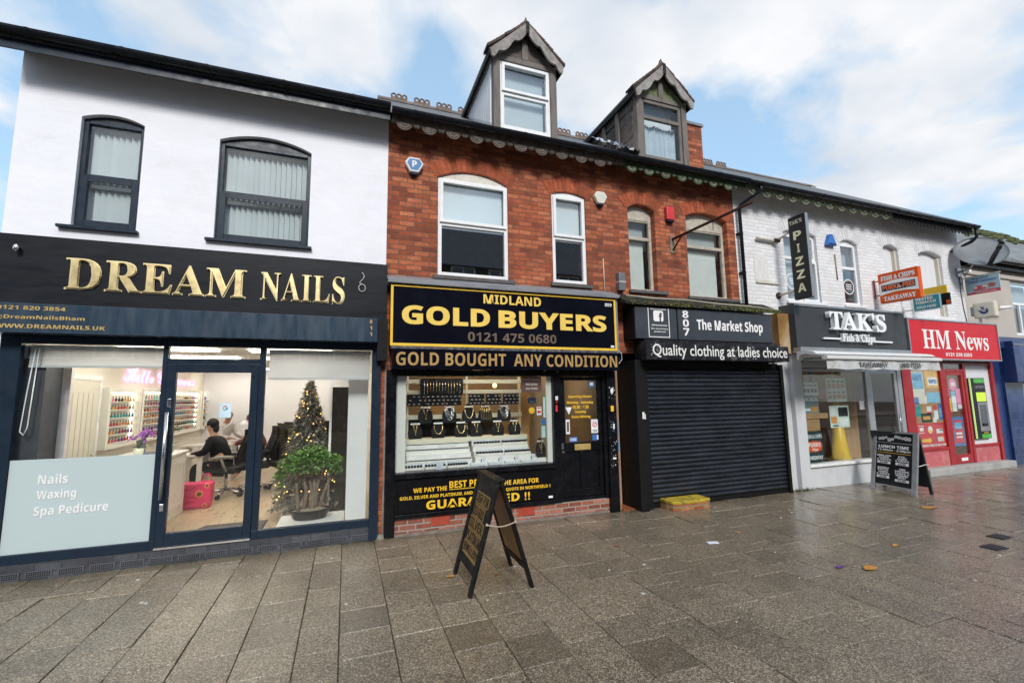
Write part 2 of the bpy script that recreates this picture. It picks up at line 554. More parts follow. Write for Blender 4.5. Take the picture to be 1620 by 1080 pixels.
# ================================================================== THE GROUND
def paving_material():
    m, t, b = _nodes('wet_exposed_aggregate_slab')
    p = _pos(t)
    vo = t.nodes.new('ShaderNodeTexVoronoi'); vo.inputs['Scale'].default_value = 135
    t.links.new(p, vo.inputs['Vector'])
    sepc = t.nodes.new('ShaderNodeSeparateColor'); t.links.new(vo.outputs['Color'], sepc.inputs[0])
    r = t.nodes.new('ShaderNodeValToRGB'); e = r.color_ramp.elements
    e[0].position = 0; e[0].color = (.042, .036, .030, 1)
    e[1].position = 1; e[1].color = (.52, .45, .36, 1)
    k = e.new(.35); k.color = (.132, .106, .074, 1)
    k = e.new(.75); k.color = (.26, .212, .155, 1)
    t.links.new(sepc.outputs[0], r.inputs[0])
    g = t.nodes.new('ShaderNodeNewGeometry')
    isl = _ramp(t, g.outputs['Random Per Island'], 0, 1, (.84,) * 3, (1.12,) * 3)
    c = _mixc(t, 1, r.outputs[0], isl, 'MULTIPLY')
    big = _ramp(t, _noise(t, p, .9, 6, .6), .25, .75, (.82, .80, .77), (1.15, 1.13, 1.08))
    c = _mixc(t, 1, c, big, 'MULTIPLY')
    # a few greenish and ochre patches of its own
    mo = _ramp(t, _noise(t, p, 1.9, 7, .7), .62, .8)
    mf = t.nodes.new('ShaderNodeMath'); mf.operation = 'MULTIPLY'; mf.inputs[1].default_value = .45; t.links.new(mo, mf.inputs[0])
    c = _mixc(t, mf.outputs[0], c, (.075, .060, .030))
    # green-black grime along the foot of the shops
    sy = t.nodes.new('ShaderNodeSeparateXYZ'); t.links.new(p, sy.inputs[0])
    ad = t.nodes.new('ShaderNodeMath'); ad.operation = 'MULTIPLY_ADD'; ad.inputs[1].default_value = 1.1
    t.links.new(_noise(t, p, 3.5, 7, .7), ad.inputs[0]); t.links.new(sy.outputs[1], ad.inputs[2])
    gm = _ramp(t, ad.outputs[0], .12, .55)
    gf = t.nodes.new('ShaderNodeMath'); gf.operation = 'MULTIPLY'; gf.inputs[1].default_value = .6; t.links.new(gm, gf.inputs[0])
    c = _mixc(t, gf.outputs[0], c, (.060, .055, .026))
    # a slab here and there dark or stained ochre
    odd = _ramp(t, g.outputs['Random Per Island'], .955, .96)
    of = t.nodes.new('ShaderNodeMath'); of.operation = 'MULTIPLY'; of.inputs[1].default_value = .5; t.links.new(odd, of.inputs[0])
    c = _mixc(t, of.outputs[0], c, (.055, .040, .024))
    t.links.new(c, b.inputs['Base Color'])
    wet = _ramp(t, _noise(t, p, 1.1, 5, .6), .35, .65, (.27,) * 3, (.5,) * 3)
    t.links.new(wet, b.inputs['Roughness'])
    b.inputs['Specular IOR Level'].default_value = .5
    film = _ramp(t, _noise(t, p, .8, 5, .6), .3, .68, (.10,) * 3, (.9,) * 3)
    sx = t.nodes.new('ShaderNodeSeparateXYZ'); t.links.new(p, sx.inputs[0])
    mr = t.nodes.new('ShaderNodeMapRange'); mr.inputs['From Min'].default_value = .5; mr.inputs['From Max'].default_value = 6.0
    mr.inputs['To Min'].default_value = .25; mr.inputs['To Max'].default_value = 1.0; t.links.new(sx.outputs[0], mr.inputs['Value'])
    fx = t.nodes.new('ShaderNodeMath'); fx.operation = 'MULTIPLY'; t.links.new(film, fx.inputs[0]); t.links.new(mr.outputs[0], fx.inputs[1])
    t.links.new(fx.outputs[0], b.inputs['Coat Weight']); b.inputs['Coat Roughness'].default_value = .20; b.inputs['Coat IOR'].default_value = 1.45
    _bump(t, b, vo.outputs['Distance'], .3, .004)
    return m
PAVE = paving_material()
JOINT = mat('joint_soil', (.030, .027, .018), .7, var=.4, scale=9, bump=.4, bscale=50)
ASPH = mat('wet_asphalt', (.05, .05, .052), .42, var=.25, scale=3, bump=.5, bscale=140)
KERB = mat('concrete_kerb', (.26, .25, .23), .6, var=.2, scale=4, bump=.2, dirt=(.10, .09, .07))

tag(MB().box(-60, 90, -60, 60, -.5, -.131).build('ground', mat('bare_ground', (.06, .055, .05), .9)), kind='structure')
tag(MB().box(-60, 90, -17.0, -9.3, -.13, -.125).build('road', ASPH), kind='structure')
tag(MB().box(-60, 90, -9.16, .35, -.13, -.012).build('pavement_bed', JOINT), kind='structure')
tag(MB().box(-60, 90, -9.3, -9.16, -.124, .0).build('kerb', KERB, bevel=.012), kind='structure')
tag(MB().box(-60, 90, -21.0, -17.0, -.13, .0).build('far_pavement', mat('far_slab', (.13, .12, .11), .5, var=.2, scale=2)), kind='structure')

def slabs():
    rnd = random.Random(3)
    mb = MB()
    x = -7.0
    while x < 30:
        w = .40 if rnd.random() > .12 else .30
        n_ = int((x + 7) / .4)
        y = .34 - (.2 if n_ % 2 else 0) - rnd.uniform(0, .05)
        while y > -9.1:
            l = rnd.choice((.40, .40, .40, .40, .60))
            y0 = max(y - l, -9.15); yy1 = min(y, .34)
            if yy1 - y0 > .08:
                g = .0025; ch = .0045
                base = rnd.gauss(0, .0032); tx = rnd.gauss(0, .0040); ty = rnd.gauss(0, .0045)
                def Z(px, py): return base + tx * (px - x - w / 2) + ty * (py - (y0 + yy1) / 2)
                o = [(x + g, y0 + g), (x + w - g, y0 + g), (x + w - g, yy1 - g), (x + g, yy1 - g)]
                i_ = [(x + g + ch, y0 + g + ch), (x + w - g - ch, y0 + g + ch), (x + w - g - ch, yy1 - g - ch), (x + g + ch, yy1 - g - ch)]
                v = [(a, b_, Z(a, b_)) for a, b_ in i_] + [(a, b_, Z(a, b_) - .006) for a, b_ in o] + [(a, b_, -.02) for a, b_ in o]
                f = [(0, 1, 2, 3)]
                for q in range(4):
                    r_ = (q + 1) % 4
                    f.append((4 + q, 4 + r_, r_, q)); f.append((8 + q, 8 + r_, 4 + r_, 4 + q))
                mb.add(v, f)
            y = y0
        x += w
    return mb
tag(slabs().build('pavement', PAVE), kind='structure')

# ================================================================== SHARED MATERIALS
ANTH = mat('anthracite_paint', (.012, .023, .040), .35, var=.12, scale=3, bump=.03)
ANTHD = mat('dark_navy_paint', (.012, .020, .033), .40, var=.2, scale=3)
BLK = mat('black_gloss_paint', (.0045, .005, .007), .28, var=.3, scale=4, bump=.12, bscale=30, dirt=(.05, .045, .04), dirt_amt=.25, dirt_scale=9)
BLKM = mat('black_matt', (.006, .006, .007), .6, var=.25, scale=6)
UPVC = mat('white_upvc', (.78, .79, .80), .3, var=.04, scale=5, dirt=(.45, .43, .38), dirt_amt=.25, dirt_scale=6)
RENDER = mat('white_render', (.80, .81, .86), .75, var=.03, scale=1.2, bump=.8, bscale=8, stretch=(.8, 1, 1.3), dirt=(.52, .51, .52), dirt_amt=.3, dirt_scale=1.7)
RED = brick_mat('old_red_brick', (.20, .046, .020), (.36, .088, .034), (.47, .155, .070), (.13, .075, .053), mort=.007, stain=(.075, .035, .028), stain_amt=.65)
FAN = mat('red_rubbed_brick', (.36, .082, .030), .85, var=.25, scale=14, island=.35, bump=.4, bscale=60, dirt=(.10, .04, .03), dirt_amt=.4, dirt_scale=4)
WHT = brick_mat('white_painted_brick', (.70, .70, .72), (.76, .76, .78), (.80, .80, .82), (.58, .57, .56), bump=.6, stain=(.50, .46, .41), stain_amt=.4, paint=.5)
WFAN = mat('white_painted_arch', (.66, .66, .68), .8, var=.08, scale=9, island=.12, bump=.3)
SLATE = slate_mat('roof_slate', (.055, .058, .065))
GUT = mat('black_gutter_plastic', (.010, .012, .017), .28, var=.2, scale=4)
CEM = mat('grey_lead', (.20, .21, .23), .5, var=.25, scale=3, bump=.2, bscale=20, stretch=(1, 1, 3), dirt=(.08, .08, .08), dirt_amt=.4)
ROOMD = mat('dim_room_wall', (.40, .41, .43), .9)
STONE = mat('dark_stone_sill', (.085, .080, .080), .7, var=.25, scale=7, bump=.3)
GOLD = mat('polished_gold', (1.0, .80, .42), .30, metal=1, var=.04, rvar=.04)
GOLDP = mat('gold_vinyl', (.80, .56, .115), .35, var=.06, scale=6)
BRONZE = mat('bronze_vinyl', (.40, .25, .088), .38, var=.12, scale=4)
TAUPE = mat('faded_brown_vinyl', (.135, .098, .068), .45, var=.2, scale=4)
YEL = mat('yellow_vinyl', (.82, .50, .03), .4, var=.06)
WHITE = mat('white_vinyl', (.80, .80, .80), .5, var=.05, spec=.3)
CREAMW = mat('cream_paint', (.60, .56, .46), .6, var=.1, scale=6, dirt=(.25, .21, .15), dirt_amt=.35)
STEEL = mat('brushed_steel', (.62, .63, .65), .22, metal=1, var=.08, rvar=.06)
GREYM = mat('grey_aluminium', (.34, .36, .38), .35, metal=.6, var=.1)
RUST = mat('rusty_iron', (.055, .022, .016), .75, var=.35, scale=14, bump=.4)
BLIND = sheer('blind_fabric', (.90, .92, .94), .12)

def building(name, label, x0, loc_y=0.0):
    return thing(name, label, 'building', (x0, loc_y, 0))

RIDGE_Y, RIDGE_Z = 3.6, 8.82
EAVE_Y, EAVE_Z = -.40, 6.03
def roof_z(y): return EAVE_Z + (y - EAVE_Y) * (RIDGE_Z - EAVE_Z) / (RIDGE_Y - EAVE_Y)

def shell(b, x0, x1, zfloor=2.75, wallmat=None, left=True, right=True, back=7.2, top=6.03, z_low=2.6):
    """side and rear walls, floors and the first-floor room"""
    mb = MB()
    if left: mb.box(x0, x0 + .03, .31, back, 0, top)
    if right: mb.box(x1 - .03, x1, .31, back, 0, top)
    mb.box(x0 + .03, x1 - .03, back - .12, back, 0, top)
    # gables up to the roof
    for xa, on in ((x0, left), (x1 - .03, right)):
        if on:
            mb.prism([(.31, top), (back, top), (RIDGE_Y, roof_z(RIDGE_Y) - .09)], 'x', xa, xa + .03)
    mb.build('side_wall', wallmat, b)
    f = MB()
    f.box(x0 + .1, x1 - .1, .0 + .31, back - .12, zfloor, zfloor + .12)
    f.build('upper_floor', ROOMD, b)
    f = MB()
    f.box(x0 + .1, x1 - .1, 2.6, 2.68, zfloor + .12, top)
    f.box(x0 + .1, x1 - .1, .31, 2.6, top - .25, top - .2)
    f.build('room_wall', ROOMD, b)

def roof(b, x0, x1, crest_x=(), rz=None):
    th = .08
    RIDGE_Z = rz or globals()['RIDGE_Z']
    mb = MB()
    e, r = (EAVE_Y + .02, EAVE_Z - .02), (RIDGE_Y, RIDGE_Z)
    mb.prism([e, r, (r[0], r[1] - th), (e[0], e[1] - th)], 'x', x0, x1)
    mb.prism([r, (2 * RIDGE_Y - e[0], e[1]), (2 * RIDGE_Y - e[0], e[1] - th), (r[0], r[1] - th)], 'x', x0, x1)
    o = mb.build('roof', SLATE, b)
    rt = MB()
    x = x0
    while x < x1 - .05:
        xe = min(x + .45, x1)
        rt.prism([(RIDGE_Y - .15, RIDGE_Z - .09), (RIDGE_Y, RIDGE_Z + .045), (RIDGE_Y + .15, RIDGE_Z - .09), (RIDGE_Y + .15, RIDGE_Z - .06), (RIDGE_Y, RIDGE_Z + .075), (RIDGE_Y - .15, RIDGE_Z - .06)], 'x', x + .003, xe - .003)
        x += .45
    rt.build('ridge_tile', mat('ridge_clay', (.13, .10, .085), .7, var=.25, island=.3), o)
    first = None
    for cx in crest_x:
        if first is None:
            c = MB()
            c.box(cx - .19, cx + .19, RIDGE_Y - .03, RIDGE_Y + .03, RIDGE_Z + .05, RIDGE_Z + .10)
            for k in (-1, 0, 1):
                ring = [(cx + k * .125 + .05 * math.cos(a * math.pi / 5), RIDGE_Y, RIDGE_Z + .15 + .05 * math.sin(a * math.pi / 5)) for a in range(11)]
                c.tube(ring, .022, 6, cap=False)
            first = c.build('ridge_crest', mat('crest_clay', (.16, .10, .075), .75, var=.3, scale=9), o)
            first_x = cx
        else:
            d = first.copy(); COL.objects.link(d); d.parent = o; d.location = first.location + Vector((cx - first_x, 0, 0))
            ORG[d.name] = ORG[o.name] + Vector((cx - first_x, 0, 0))
    return o

def gutter(b, x0, x1, yb=-.33, zc=5.965, r=.065, m=GUT, fascia=True):
    mb = MB()
    n = 8
    y = yb - r
    out = [(y + r * math.cos(math.pi + math.pi * i / n), zc + r * math.sin(math.pi + math.pi * i / n)) for i in range(n + 1)]
    inn = [(y + (r - .008) * math.cos(math.pi + math.pi * i / n), zc + .001 + (r - .008) * math.sin(math.pi + math.pi * i / n)) for i in range(n, -1, -1)]
    mb.prism(out + inn, 'x', x0, x1, smooth=False)
    x = x0 + .3
    while x < x1:
        mb.prism([(y + (r + .007) * math.cos(math.pi + math.pi * i / n), zc + (r + .007) * math.sin(math.pi + math.pi * i / n)) for i in range(n + 1)] +
                 [(y + (r + .001) * math.cos(math.pi + math.pi * i / n), zc + (r + .001) * math.sin(math.pi + math.pi * i / n)) for i in range(n, -1, -1)], 'x', x, x + .035)
        x += .86
    return mb.build('gutter', m, b)

# ================================================================== THE WHITE RENDERED HOUSE WITH THE NAIL SALON
salon = building('rendered_house', 'white rendered two-storey house with navy frames over the nail salon', -3.72)
X0, X1 = -3.72, .49
ops = [(-3.12, -2.49, 3.95, 5.33, .075), (-1.67, -.555, 3.94, 5.315, .125)]
mb = MB(); wall_openings(mb, X0, X1, 2.62, 6.04, -.012, .31, ops)
mb.box(X0, -3.60, -.012, .31, 0, 2.62); mb.box(.44, X1, .03, .31, 0, 2.62)
mb.build('wall', RENDER, salon)
shell(salon, X0, X1, 2.75, RENDER)
roof(salon, X0 - .05, X1, (), 8.70)
mb = MB()
mb.prism([(-.013, 6.03), (-.33, 5.85), (-.33, 6.0), (-.013, 6.12)], 'x', X0 - .03, X1 - .01)
mb.box(X0 - .03, X1 - .01, -.352, -.331, 5.83, 5.985)
mb.build('soffit', ANTH, salon)
gutter(salon, X0 - .06, X1 - .01, -.353, 6.02, .068)
def vertical_blind(w, xa, xb, za, zb, y, n, gap=()):
    mb = MB()
    st = (xb - xa) / n
    for i in range(n):
        if i in gap: continue
        a = R(random.uniform(36, 41))
        cx = xa + (i + .5) * st; hw = st * .53
        dx, dy = hw * math.cos(a), hw * math.sin(a)
        v = [(cx - dx, y - dy, za), (cx + dx, y + dy, za), (cx + dx, y + dy, zb), (cx - dx, y - dy, zb)]
        v += [(p[0] + .002, p[1] + .0015, p[2]) for p in v]
        mb.add(v, [(0, 1, 2, 3), (7, 6, 5, 4), (0, 3, 7, 4), (1, 5, 6, 2), (0, 4, 5, 1), (3, 2, 6, 7)])
    mb.box(xa, xb, y - .02, y + .02, zb, zb + .03)
    return mb.build('vertical_blind', BLIND, w)
w = window(salon, -3.12, -2.49, 3.95, 5.33, .075, .045, ANTH, .05, .07, 4.605, ANTH, GLASS, sash=.045, label='narrow navy window with vertical blinds')
vertical_blind(w, -3.06, -2.55, 4.0, 5.26, .17, 8, ())
w2 = window(salon, -1.67, -.555, 3.94, 5.315, .125, .045, ANTH, .05, .07, 4.605, ANTH, GLASS, sash=.045, label='wide navy window with vertical blinds')
vertical_blind(w2, -1.61, -.62, 4.0, 5.25, .17, 15, ())
for w_, xa, xb in ((w, -3.23, -2.455), (w2, -1.755, -.505)):
    MB().box(xa, xb, -.075, .044, 3.905, 3.94).build('sill', ANTH, w_, bevel=.004)

# --- shopfront of the salon
PLINTH = brick_mat('blue_engineering_brick', (.040, .046, .060), (.060, .068, .088), (.085, .092, .112), (.035, .036, .040), bump=.4, w=.225, h=.085, mort=.006, rough=.55, stain_amt=.3)
mb = MB()
mb.box(-3.60, .44, -.085, .2, -.011, .172)
pl = mb.build('plinth', PLINTH, salon)
pl['label'] = 'blue grey brick plinth with air bricks'
VENT = mat('terracotta_vent_grey', (.085, .090, .105), .7, var=.2)
VHOLE = mat('vent_hole', (.004, .004, .005), .9)
first = None
for i in range(14):
    x = -3.42 + i * .272
    if i == 0:
        v = MB(); v.box(x, x + .225, -.094, -.084, .025, .092, 0)
        for a in range(11):
            for c in range(3):
                v.box(x + .012 + a * .0187, x + .023 + a * .0187, -.0955, -.0938, .033 + c * .019, .045 + c * .019, 1)
        first = v.build('air_brick', [VENT, VHOLE], pl); fx = x
    else:
        d = first.copy(); COL.objects.link(d); d.parent = pl; d.location = first.location + Vector((x - fx, 0, 0)); ORG[d.name] = ORG[pl.name]

mb = MB()
ya, yb = -.075, .0
mb.box(-3.58, -3.40, ya, yb, .172, 2.62)          # left post
mb.box(-2.09, -2.035, ya, yb, .275, 2.62)         # mullion left of the door
mb.box(-1.055, -.985, ya, yb, .275, 2.62)         # mullion right of the door
mb.box(.325, .44, -.11, yb, .0, 2.62)             # right post down to the pavement
mb.box(-3.40, -2.09, ya, yb, .173, .272); mb.box(-.985, .325, ya, yb, .173, .272)
mb.box(-2.035, -1.055, ya, yb, .173, .205)
mb.box(-2.09, -2.035, ya, yb, .173, .275); mb.box(-1.055, -.985, ya, yb, .173, .275)
mb.box(-3.40, -2.09, ya, yb, 2.535, 2.62); mb.box(-.985, .325, ya, yb, 2.535, 2.62); mb.box(-2.035, -1.055, ya, yb, 2.535, 2.62)
mb.box(-2.035, -1.055, ya, yb, 2.325, 2.385)
sf = mb.build('shopfront', ANTH, salon, bevel=.004)
MB().box(-2.03, -1.06, -.105, -.076, .174, .196).build('door_sill', STEEL, sf)
MB().box(-3.40, -2.09, -.045, -.037, .272, 2.535).build('shop_window', GLASS_SHOP, sf)
MB().box(-.985, .325, -.045, -.037, .272, 2.535).build('shop_window', GLASS_SHOP, sf)
MB().box(-2.035, -1.055, -.045, -.037, 2.385, 2.535).build('fanlight', GLASS_SHOP, sf)
FROST = mat('frosted_film', (.46, .55, .56), .5, var=.01, scale=.6, rvar=.02, spec=.2)
fm_ = FROST.node_tree.nodes['Principled BSDF']
fo = MB().box(-3.395, -2.095, -.050, -.046, .275, 1.255).build('frosted_film', FROST, salon)
fr = FY(-.0502)
txt('Nails', (-3.14, -2.885, .985, 1.09), WHITE, fo, fr, off=.012)
txt('Waxing', (-3.14, -2.80, .80, .925), WHITE, fo, fr, off=.012)
txt('Spa Pedicure', (-3.15, -2.50, .625, .755), WHITE, fo, fr, off=.012)
mb = MB()
ya, yb = -.085, -.02
mb.box(-2.032, -1.94, ya, yb, .208, 2.322); mb.box(-1.145, -1.058, ya, yb, .208, 2.322)
mb.box(-1.94, -1.145, ya, yb, .208, .345); mb.box(-1.94, -1.145, ya, yb, 2.215, 2.322)
dr = mb.build('door', ANTH, salon, bevel=.004)
MB().box(-1.94, -1.145, -.056, -.048, .345, 2.215).build('door_glass', GLASS_SHOP, dr)
hb = MB(); hb.tube([(-1.985, -.150, .74), (-1.985, -.150, 1.74)], .018, 12)
for z in (.86, 1.62): hb.cyl((-1.985, -.150, z), (-1.985, -.086, z), .011, n=10)
hb.build('pull_handle', STEEL, dr)
MB().box(-2.005, -1.965, -.095, -.086, 1.80, 1.90).build('lock', STEEL, dr, bevel=.004); MB().box(-2.005, -1.965, -.095, -.086, .60, .68).build('lock', STEEL, dr, bevel=.004)
st = MB(); st.box(-1.475, -1.345, -.059, -.0565, 1.655, 1.835).build('sticker', mat('sticker_blue', (.55, .72, .82), .4), dr)
# a ring letter on the sticker, in four colours
s = FY(-.059)
def ring_arc(c, r0, r1, a0, a1, fr, d, n=8):
    pts = [(c[0] + r1 * math.cos(R(a0 + (a1 - a0) * i / n)), c[1] + r1 * math.sin(R(a0 + (a1 - a0) * i / n))) for i in range(n + 1)]
    pts += [(c[0] + r0 * math.cos(R(a0 + (a1 - a0) * i / n)), c[1] + r0 * math.sin(R(a0 + (a1 - a0) * i / n))) for i in range(n, -1, -1)]
    return pts
g4 = MB()
for a0, a1, mi in ((45, 150, 0), (150, 210, 1), (210, 315, 2), (315, 360, 3)):
    g4.prism(ring_arc((-1.41, 1.775), .018, .030, a0, a1, s, 0), 'y', -.0605, -.0592, mi)
g4.box(-1.41, -1.38, -.0606, -.0592, 1.770, 1.781, 3)
g4.build('emblem', [mat('vinyl_red', (.62, .04, .03), .4), mat('vinyl_amber', (.80, .45, .02), .4), mat('vinyl_green', (.03, .33, .09), .4), mat('vinyl_blue', (.05, .17, .62), .4)], dr)

# --- sign board and shutter box
ds = thing('shop_sign', 'black salon sign board with gold serif letters reading DREAM NAILS', 'shop sign', (-1.6, -.05, 2.93))
MB().box(-3.70, .505, -.10, -.0125, 2.948, 3.765).build('sign_board', mat('satin_black_board', (.005, .0065, .011), .45, var=.35, scale=2, bump=.12, bscale=8, stretch=(.5, 1, 2.5), dirt=(.03, .032, .04), dirt_amt=.3, dirt_scale=5), ds)
CREAMEDGE = mat('letter_edge_cream', (.80, .70, .42), .3)
fr = FY(-.10)
txt(serif('DREAM'), (-3.06, -1.265, 3.175, 3.525), GOLD, ds, fr, off=-.010, ext=.022, rise=.012, space=1.05, res=5)
txt(serif('NAILS'), (-1.07, -.075, 3.165, 3.52), GOLD, ds, fr, off=-.016, ext=.022, rise=.012, space=1.08, res=5)
txt(serif('DREAM'), (-3.075, -1.25, 3.16, 3.54), CREAMEDGE, ds, fr, off=.008, ext=.010, rise=.001, space=1.05, name='letter_backing')
txt(serif('NAILS'), (-1.085, -.06, 3.15, 3.535), CREAMEDGE, ds, fr, off=.002, ext=.010, rise=.001, space=1.08, name='letter_backing')
k = MB(); k.tube([(-3.50, -.10, 3.60), (-3.50, -.15, 3.60)], .016, 10); k.ball((-3.50, -.16, 3.59), .028, .02, .042)
k.build('lamp_bracket', STEEL, ds)
cb_ = MB(); cb_.tube([(.16 + .03 * math.sin(t * .55) * (1 if t < 9 else .9) + (.0 if t < 8 else .01 * math.cos(t)), -.112, 3.62 - .019 * t) for t in range(9)] +
                     [(.165 + .045 * math.sin(a * .52), -.112, 3.40 + .052 * math.cos(a * .52)) for a in range(13)], .0055, 6)
cb_.build('loose_cable', mat('pale_cable', (.5, .5, .5), .5), ds)

bx = thing('shutter_box', 'dark blue shutter box with gold phone number above the salon window', 'shutter box', (-1.6, -.15, 2.62))
MB().box(-3.62, .375, -.30, -.013, 2.625, 2.945).build('box', mat('slate_blue_metal', (.022, .043, .070), .32, var=.1, scale=2, bump=.04, bscale=4, dirt=(.018, .03, .045), dirt_amt=.15, dirt_scale=3, stretch=(2.5, 1, .5)), bx, bevel=.004)
MB().box(.377, .515, -.22, -.013, 2.38, 2.946).build('end_panel', BLKM, bx)
fr = FY(-.30)
GV = mat('dull_gold_vinyl', (.50, .35, .12), .4)
txt('0121 820 3854', (-3.52, -2.945, 2.872, 2.915), GV, bx, fr, off=.016)
txt('@DreamNailsBham', (-3.535, -2.77, 2.762, 2.815), GV, bx, fr, off=.016)
txt('WWW.DREAMNAILS.UK', (-3.52, -2.58, 2.672, 2.716), GV, bx, fr, off=.018)
for i, ch in enumerate('811'):
    txt(ch, (.272, .304, 2.872 - i * .085, 2.922 - i * .085), GV, bx, fr, off=.016)

# --- narrow brick pier between the two shops
pier = thing('brick_pier', 'narrow red brick pier with a rusty steel channel between two shops', 'pier', (.5, 0, 0))
MB().box(.443, .56, -.02, .029, -.011, 2.6).build('bricks', RED, pier)
MB().box(.50, .53, -.035, -.0205, .05, 2.37).build('steel_channel', mat('pale_channel', (.28, .25, .23), .5, metal=.4, var=.3, scale=10), pier)
MB().box(.532, .545, -.035, -.0205, .05, 2.37).build('red_edge', mat('old_red_paint', (.28, .03, .03), .6, var=.3), pier)
MB().lathe([(0, .06), (.07, .05), (.09, 0), (.08, -.012)], (.49, -.06, 0), 9).build('mortar_lump', mat('stone_lump', (.20, .18, .15), .9, var=.3, scale=20, bump=.5), pier)

# ================================================================== THE RED BRICK HOUSES
def fretwork(b, x0, x1, m, y=-.322, zt=5.905):
    """scalloped timber valance under the gutter, with its soffit board"""
    mb = MB()
    mb.box(x0, x1, y + .001, y + .022, zt - .06, zt + .10, 0)
    x = x0 + .06
    i = 0
    while x < x1 - .05:
        r = .115 if i % 2 == 0 else .055
        d = .0 if i % 2 == 0 else .003
        if x + 2 * r > x1: break
        cx = x + r
        pts = [(cx + r * math.cos(math.pi + math.pi * k / 10), zt - .061 + r * .92 * math.sin(math.pi + math.pi * k / 10)) for k in range(11)]
        mb.prism(pts, 'y', y + d, y + .02, 0)
        # carved inner rosette
        r2 = r * .72
        pts = [(cx + r2 * math.cos(math.pi + math.pi * k / 8), zt - .066 + r2 * .92 * math.sin(math.pi + math.pi * k / 8)) for k in range(9)]
        mb.prism(pts, 'y', y - .008, y + d - .001, 1)
        r3 = r * .40
        pts = [(cx + r3 * math.cos(math.pi + math.pi * k / 6), zt - .068 + r3 * .92 * math.sin(math.pi + math.pi * k / 6)) for k in range(7)]
        mb.prism(pts, 'y', y - .016, y - .0085, 0)
        x += 2 * r + .012; i += 1
    fw = mb.build('fretwork', m, b)
    MB().prism([(-.001, 5.99), (y + .023, 5.875), (y + .023, 5.91), (-.001, 6.03)], 'x', x0, x1).build('soffit_board', m[0], fw)
    return fw
TIMB = mat('weathered_brown_timber', (.105, .082, .066), .8, var=.35, scale=9, bump=.4, bscale=40, dirt=(.25, .22, .20), dirt_amt=.5, dirt_scale=9)
TIMB2 = mat('flaking_pale_timber', (.125, .105, .09), .8, var=.3, scale=11, bump=.4, bscale=40, dirt=(.06, .05, .045), dirt_amt=.7, dirt_scale=7)
TGRN = mat('mossy_timber', (.050, .085, .038), .8, var=.4, scale=8, bump=.4, dirt=(.035, .03, .025), dirt_amt=.6, dirt_scale=5)
TGRN2 = mat('flaking_green_timber', (.20, .215, .165), .8, var=.25, scale=10, bump=.4, dirt=(.06, .08, .035), dirt_amt=.7, dirt_scale=7)

def sill(w, xa, xb, z0, z1, m=STONE, y0=-.06, y1=.05):
    return MB().box(xa, xb, y0, y1, z0, z1).build('sill', m, w, bevel=.006)

# ---------------- 809
h809 = building('brick_house', 'red brick house over the gold buyers shop with white upper windows', .49)
X0, X1 = .49, 4.42
ops = [(1.245, 2.39, 3.70, 5.265, .145), (3.175, 3.82, 3.73, 5.275, .065)]
mb = MB(); wall_openings(mb, X0, X1, 2.58, 6.04, 0, .31, ops)
mb.box(X0, .62, .03, .31, 0, 2.58)
mb.build('wall', RED, h809)
shell(h809, X0, X1, 2.75, RED)
roof(h809, X0, X1, [.98 + .54 * i for i in range(7)])
gutter(h809, X0 + .005, X1, -.345, 5.975, .068)
fretwork(h809, X0 + .02, X1, [TIMB, TIMB2])
for xa, xb, zb, r in ((1.245, 2.39, 5.265, .145), (3.175, 3.82, 5.275, .065)):
    brick_fan(xa - .05, xb + .05, zb - .01, r + .02, 0).build('brick_arch', FAN, h809)
ARCHW = mat('stained_white_panel', (.66, .62, .55), .6, var=.1, scale=8, dirt=(.35, .27, .18), dirt_amt=.5, dirt_scale=7)
wa = window(h809, 1.245, 2.39, 3.70, 5.265, .145, .02, UPVC, .06, .07, 4.53, ARCHW, GLASS_DARK, sash=0, label='wide white window with a tilted open top sash')
def open_sash(w, xa, xb, za, zb, y):
    mb = MB(); t = .05
    mb.box(xa, xa + t, y - .03, y, za, zb); mb.box(xb - t, xb, y - .03, y, za, zb)
    mb.box(xa + t, xb - t, y - .03, y, za, za + t); mb.box(xa + t, xb - t, y - .03, y, zb - t, zb)
    s = mb.build('sash', UPVC, w, bevel=.004)
    return s
open_sash(wa, 1.275, 2.36, 4.545, 5.235, .019)
PALE = mat('pale_roller_blind', (.76, .80, .79), .8, var=.04, scale=2)
MB().box(1.31, 2.325, .12, .125, 4.50, 5.21).build('roller_blind', PALE, wa)
wb = window(h809, 3.175, 3.82, 3.73, 5.275, .065, .02, UPVC, .06, .07, 4.52, UPVC, GLASS_DARK, sash=0, label='narrow white window with a pale blind in its top sash')
open_sash(wb, 3.205, 3.79, 4.535, 5.245, .019)
MB().box(3.24, 3.755, .12, .125, 4.49, 5.22).build('roller_blind', PALE, wb)
sill(wa, 1.17, 2.48, 3.635, 3.695); sill(wb, 3.12, 3.89, 3.665, 3.725)
MB().prism([(-.005, 3.645), (-.26, 3.53), (-.26, 3.50), (-.005, 3.60)], 'x', .50, 4.28).build('lead_flashing', CEM, h809)

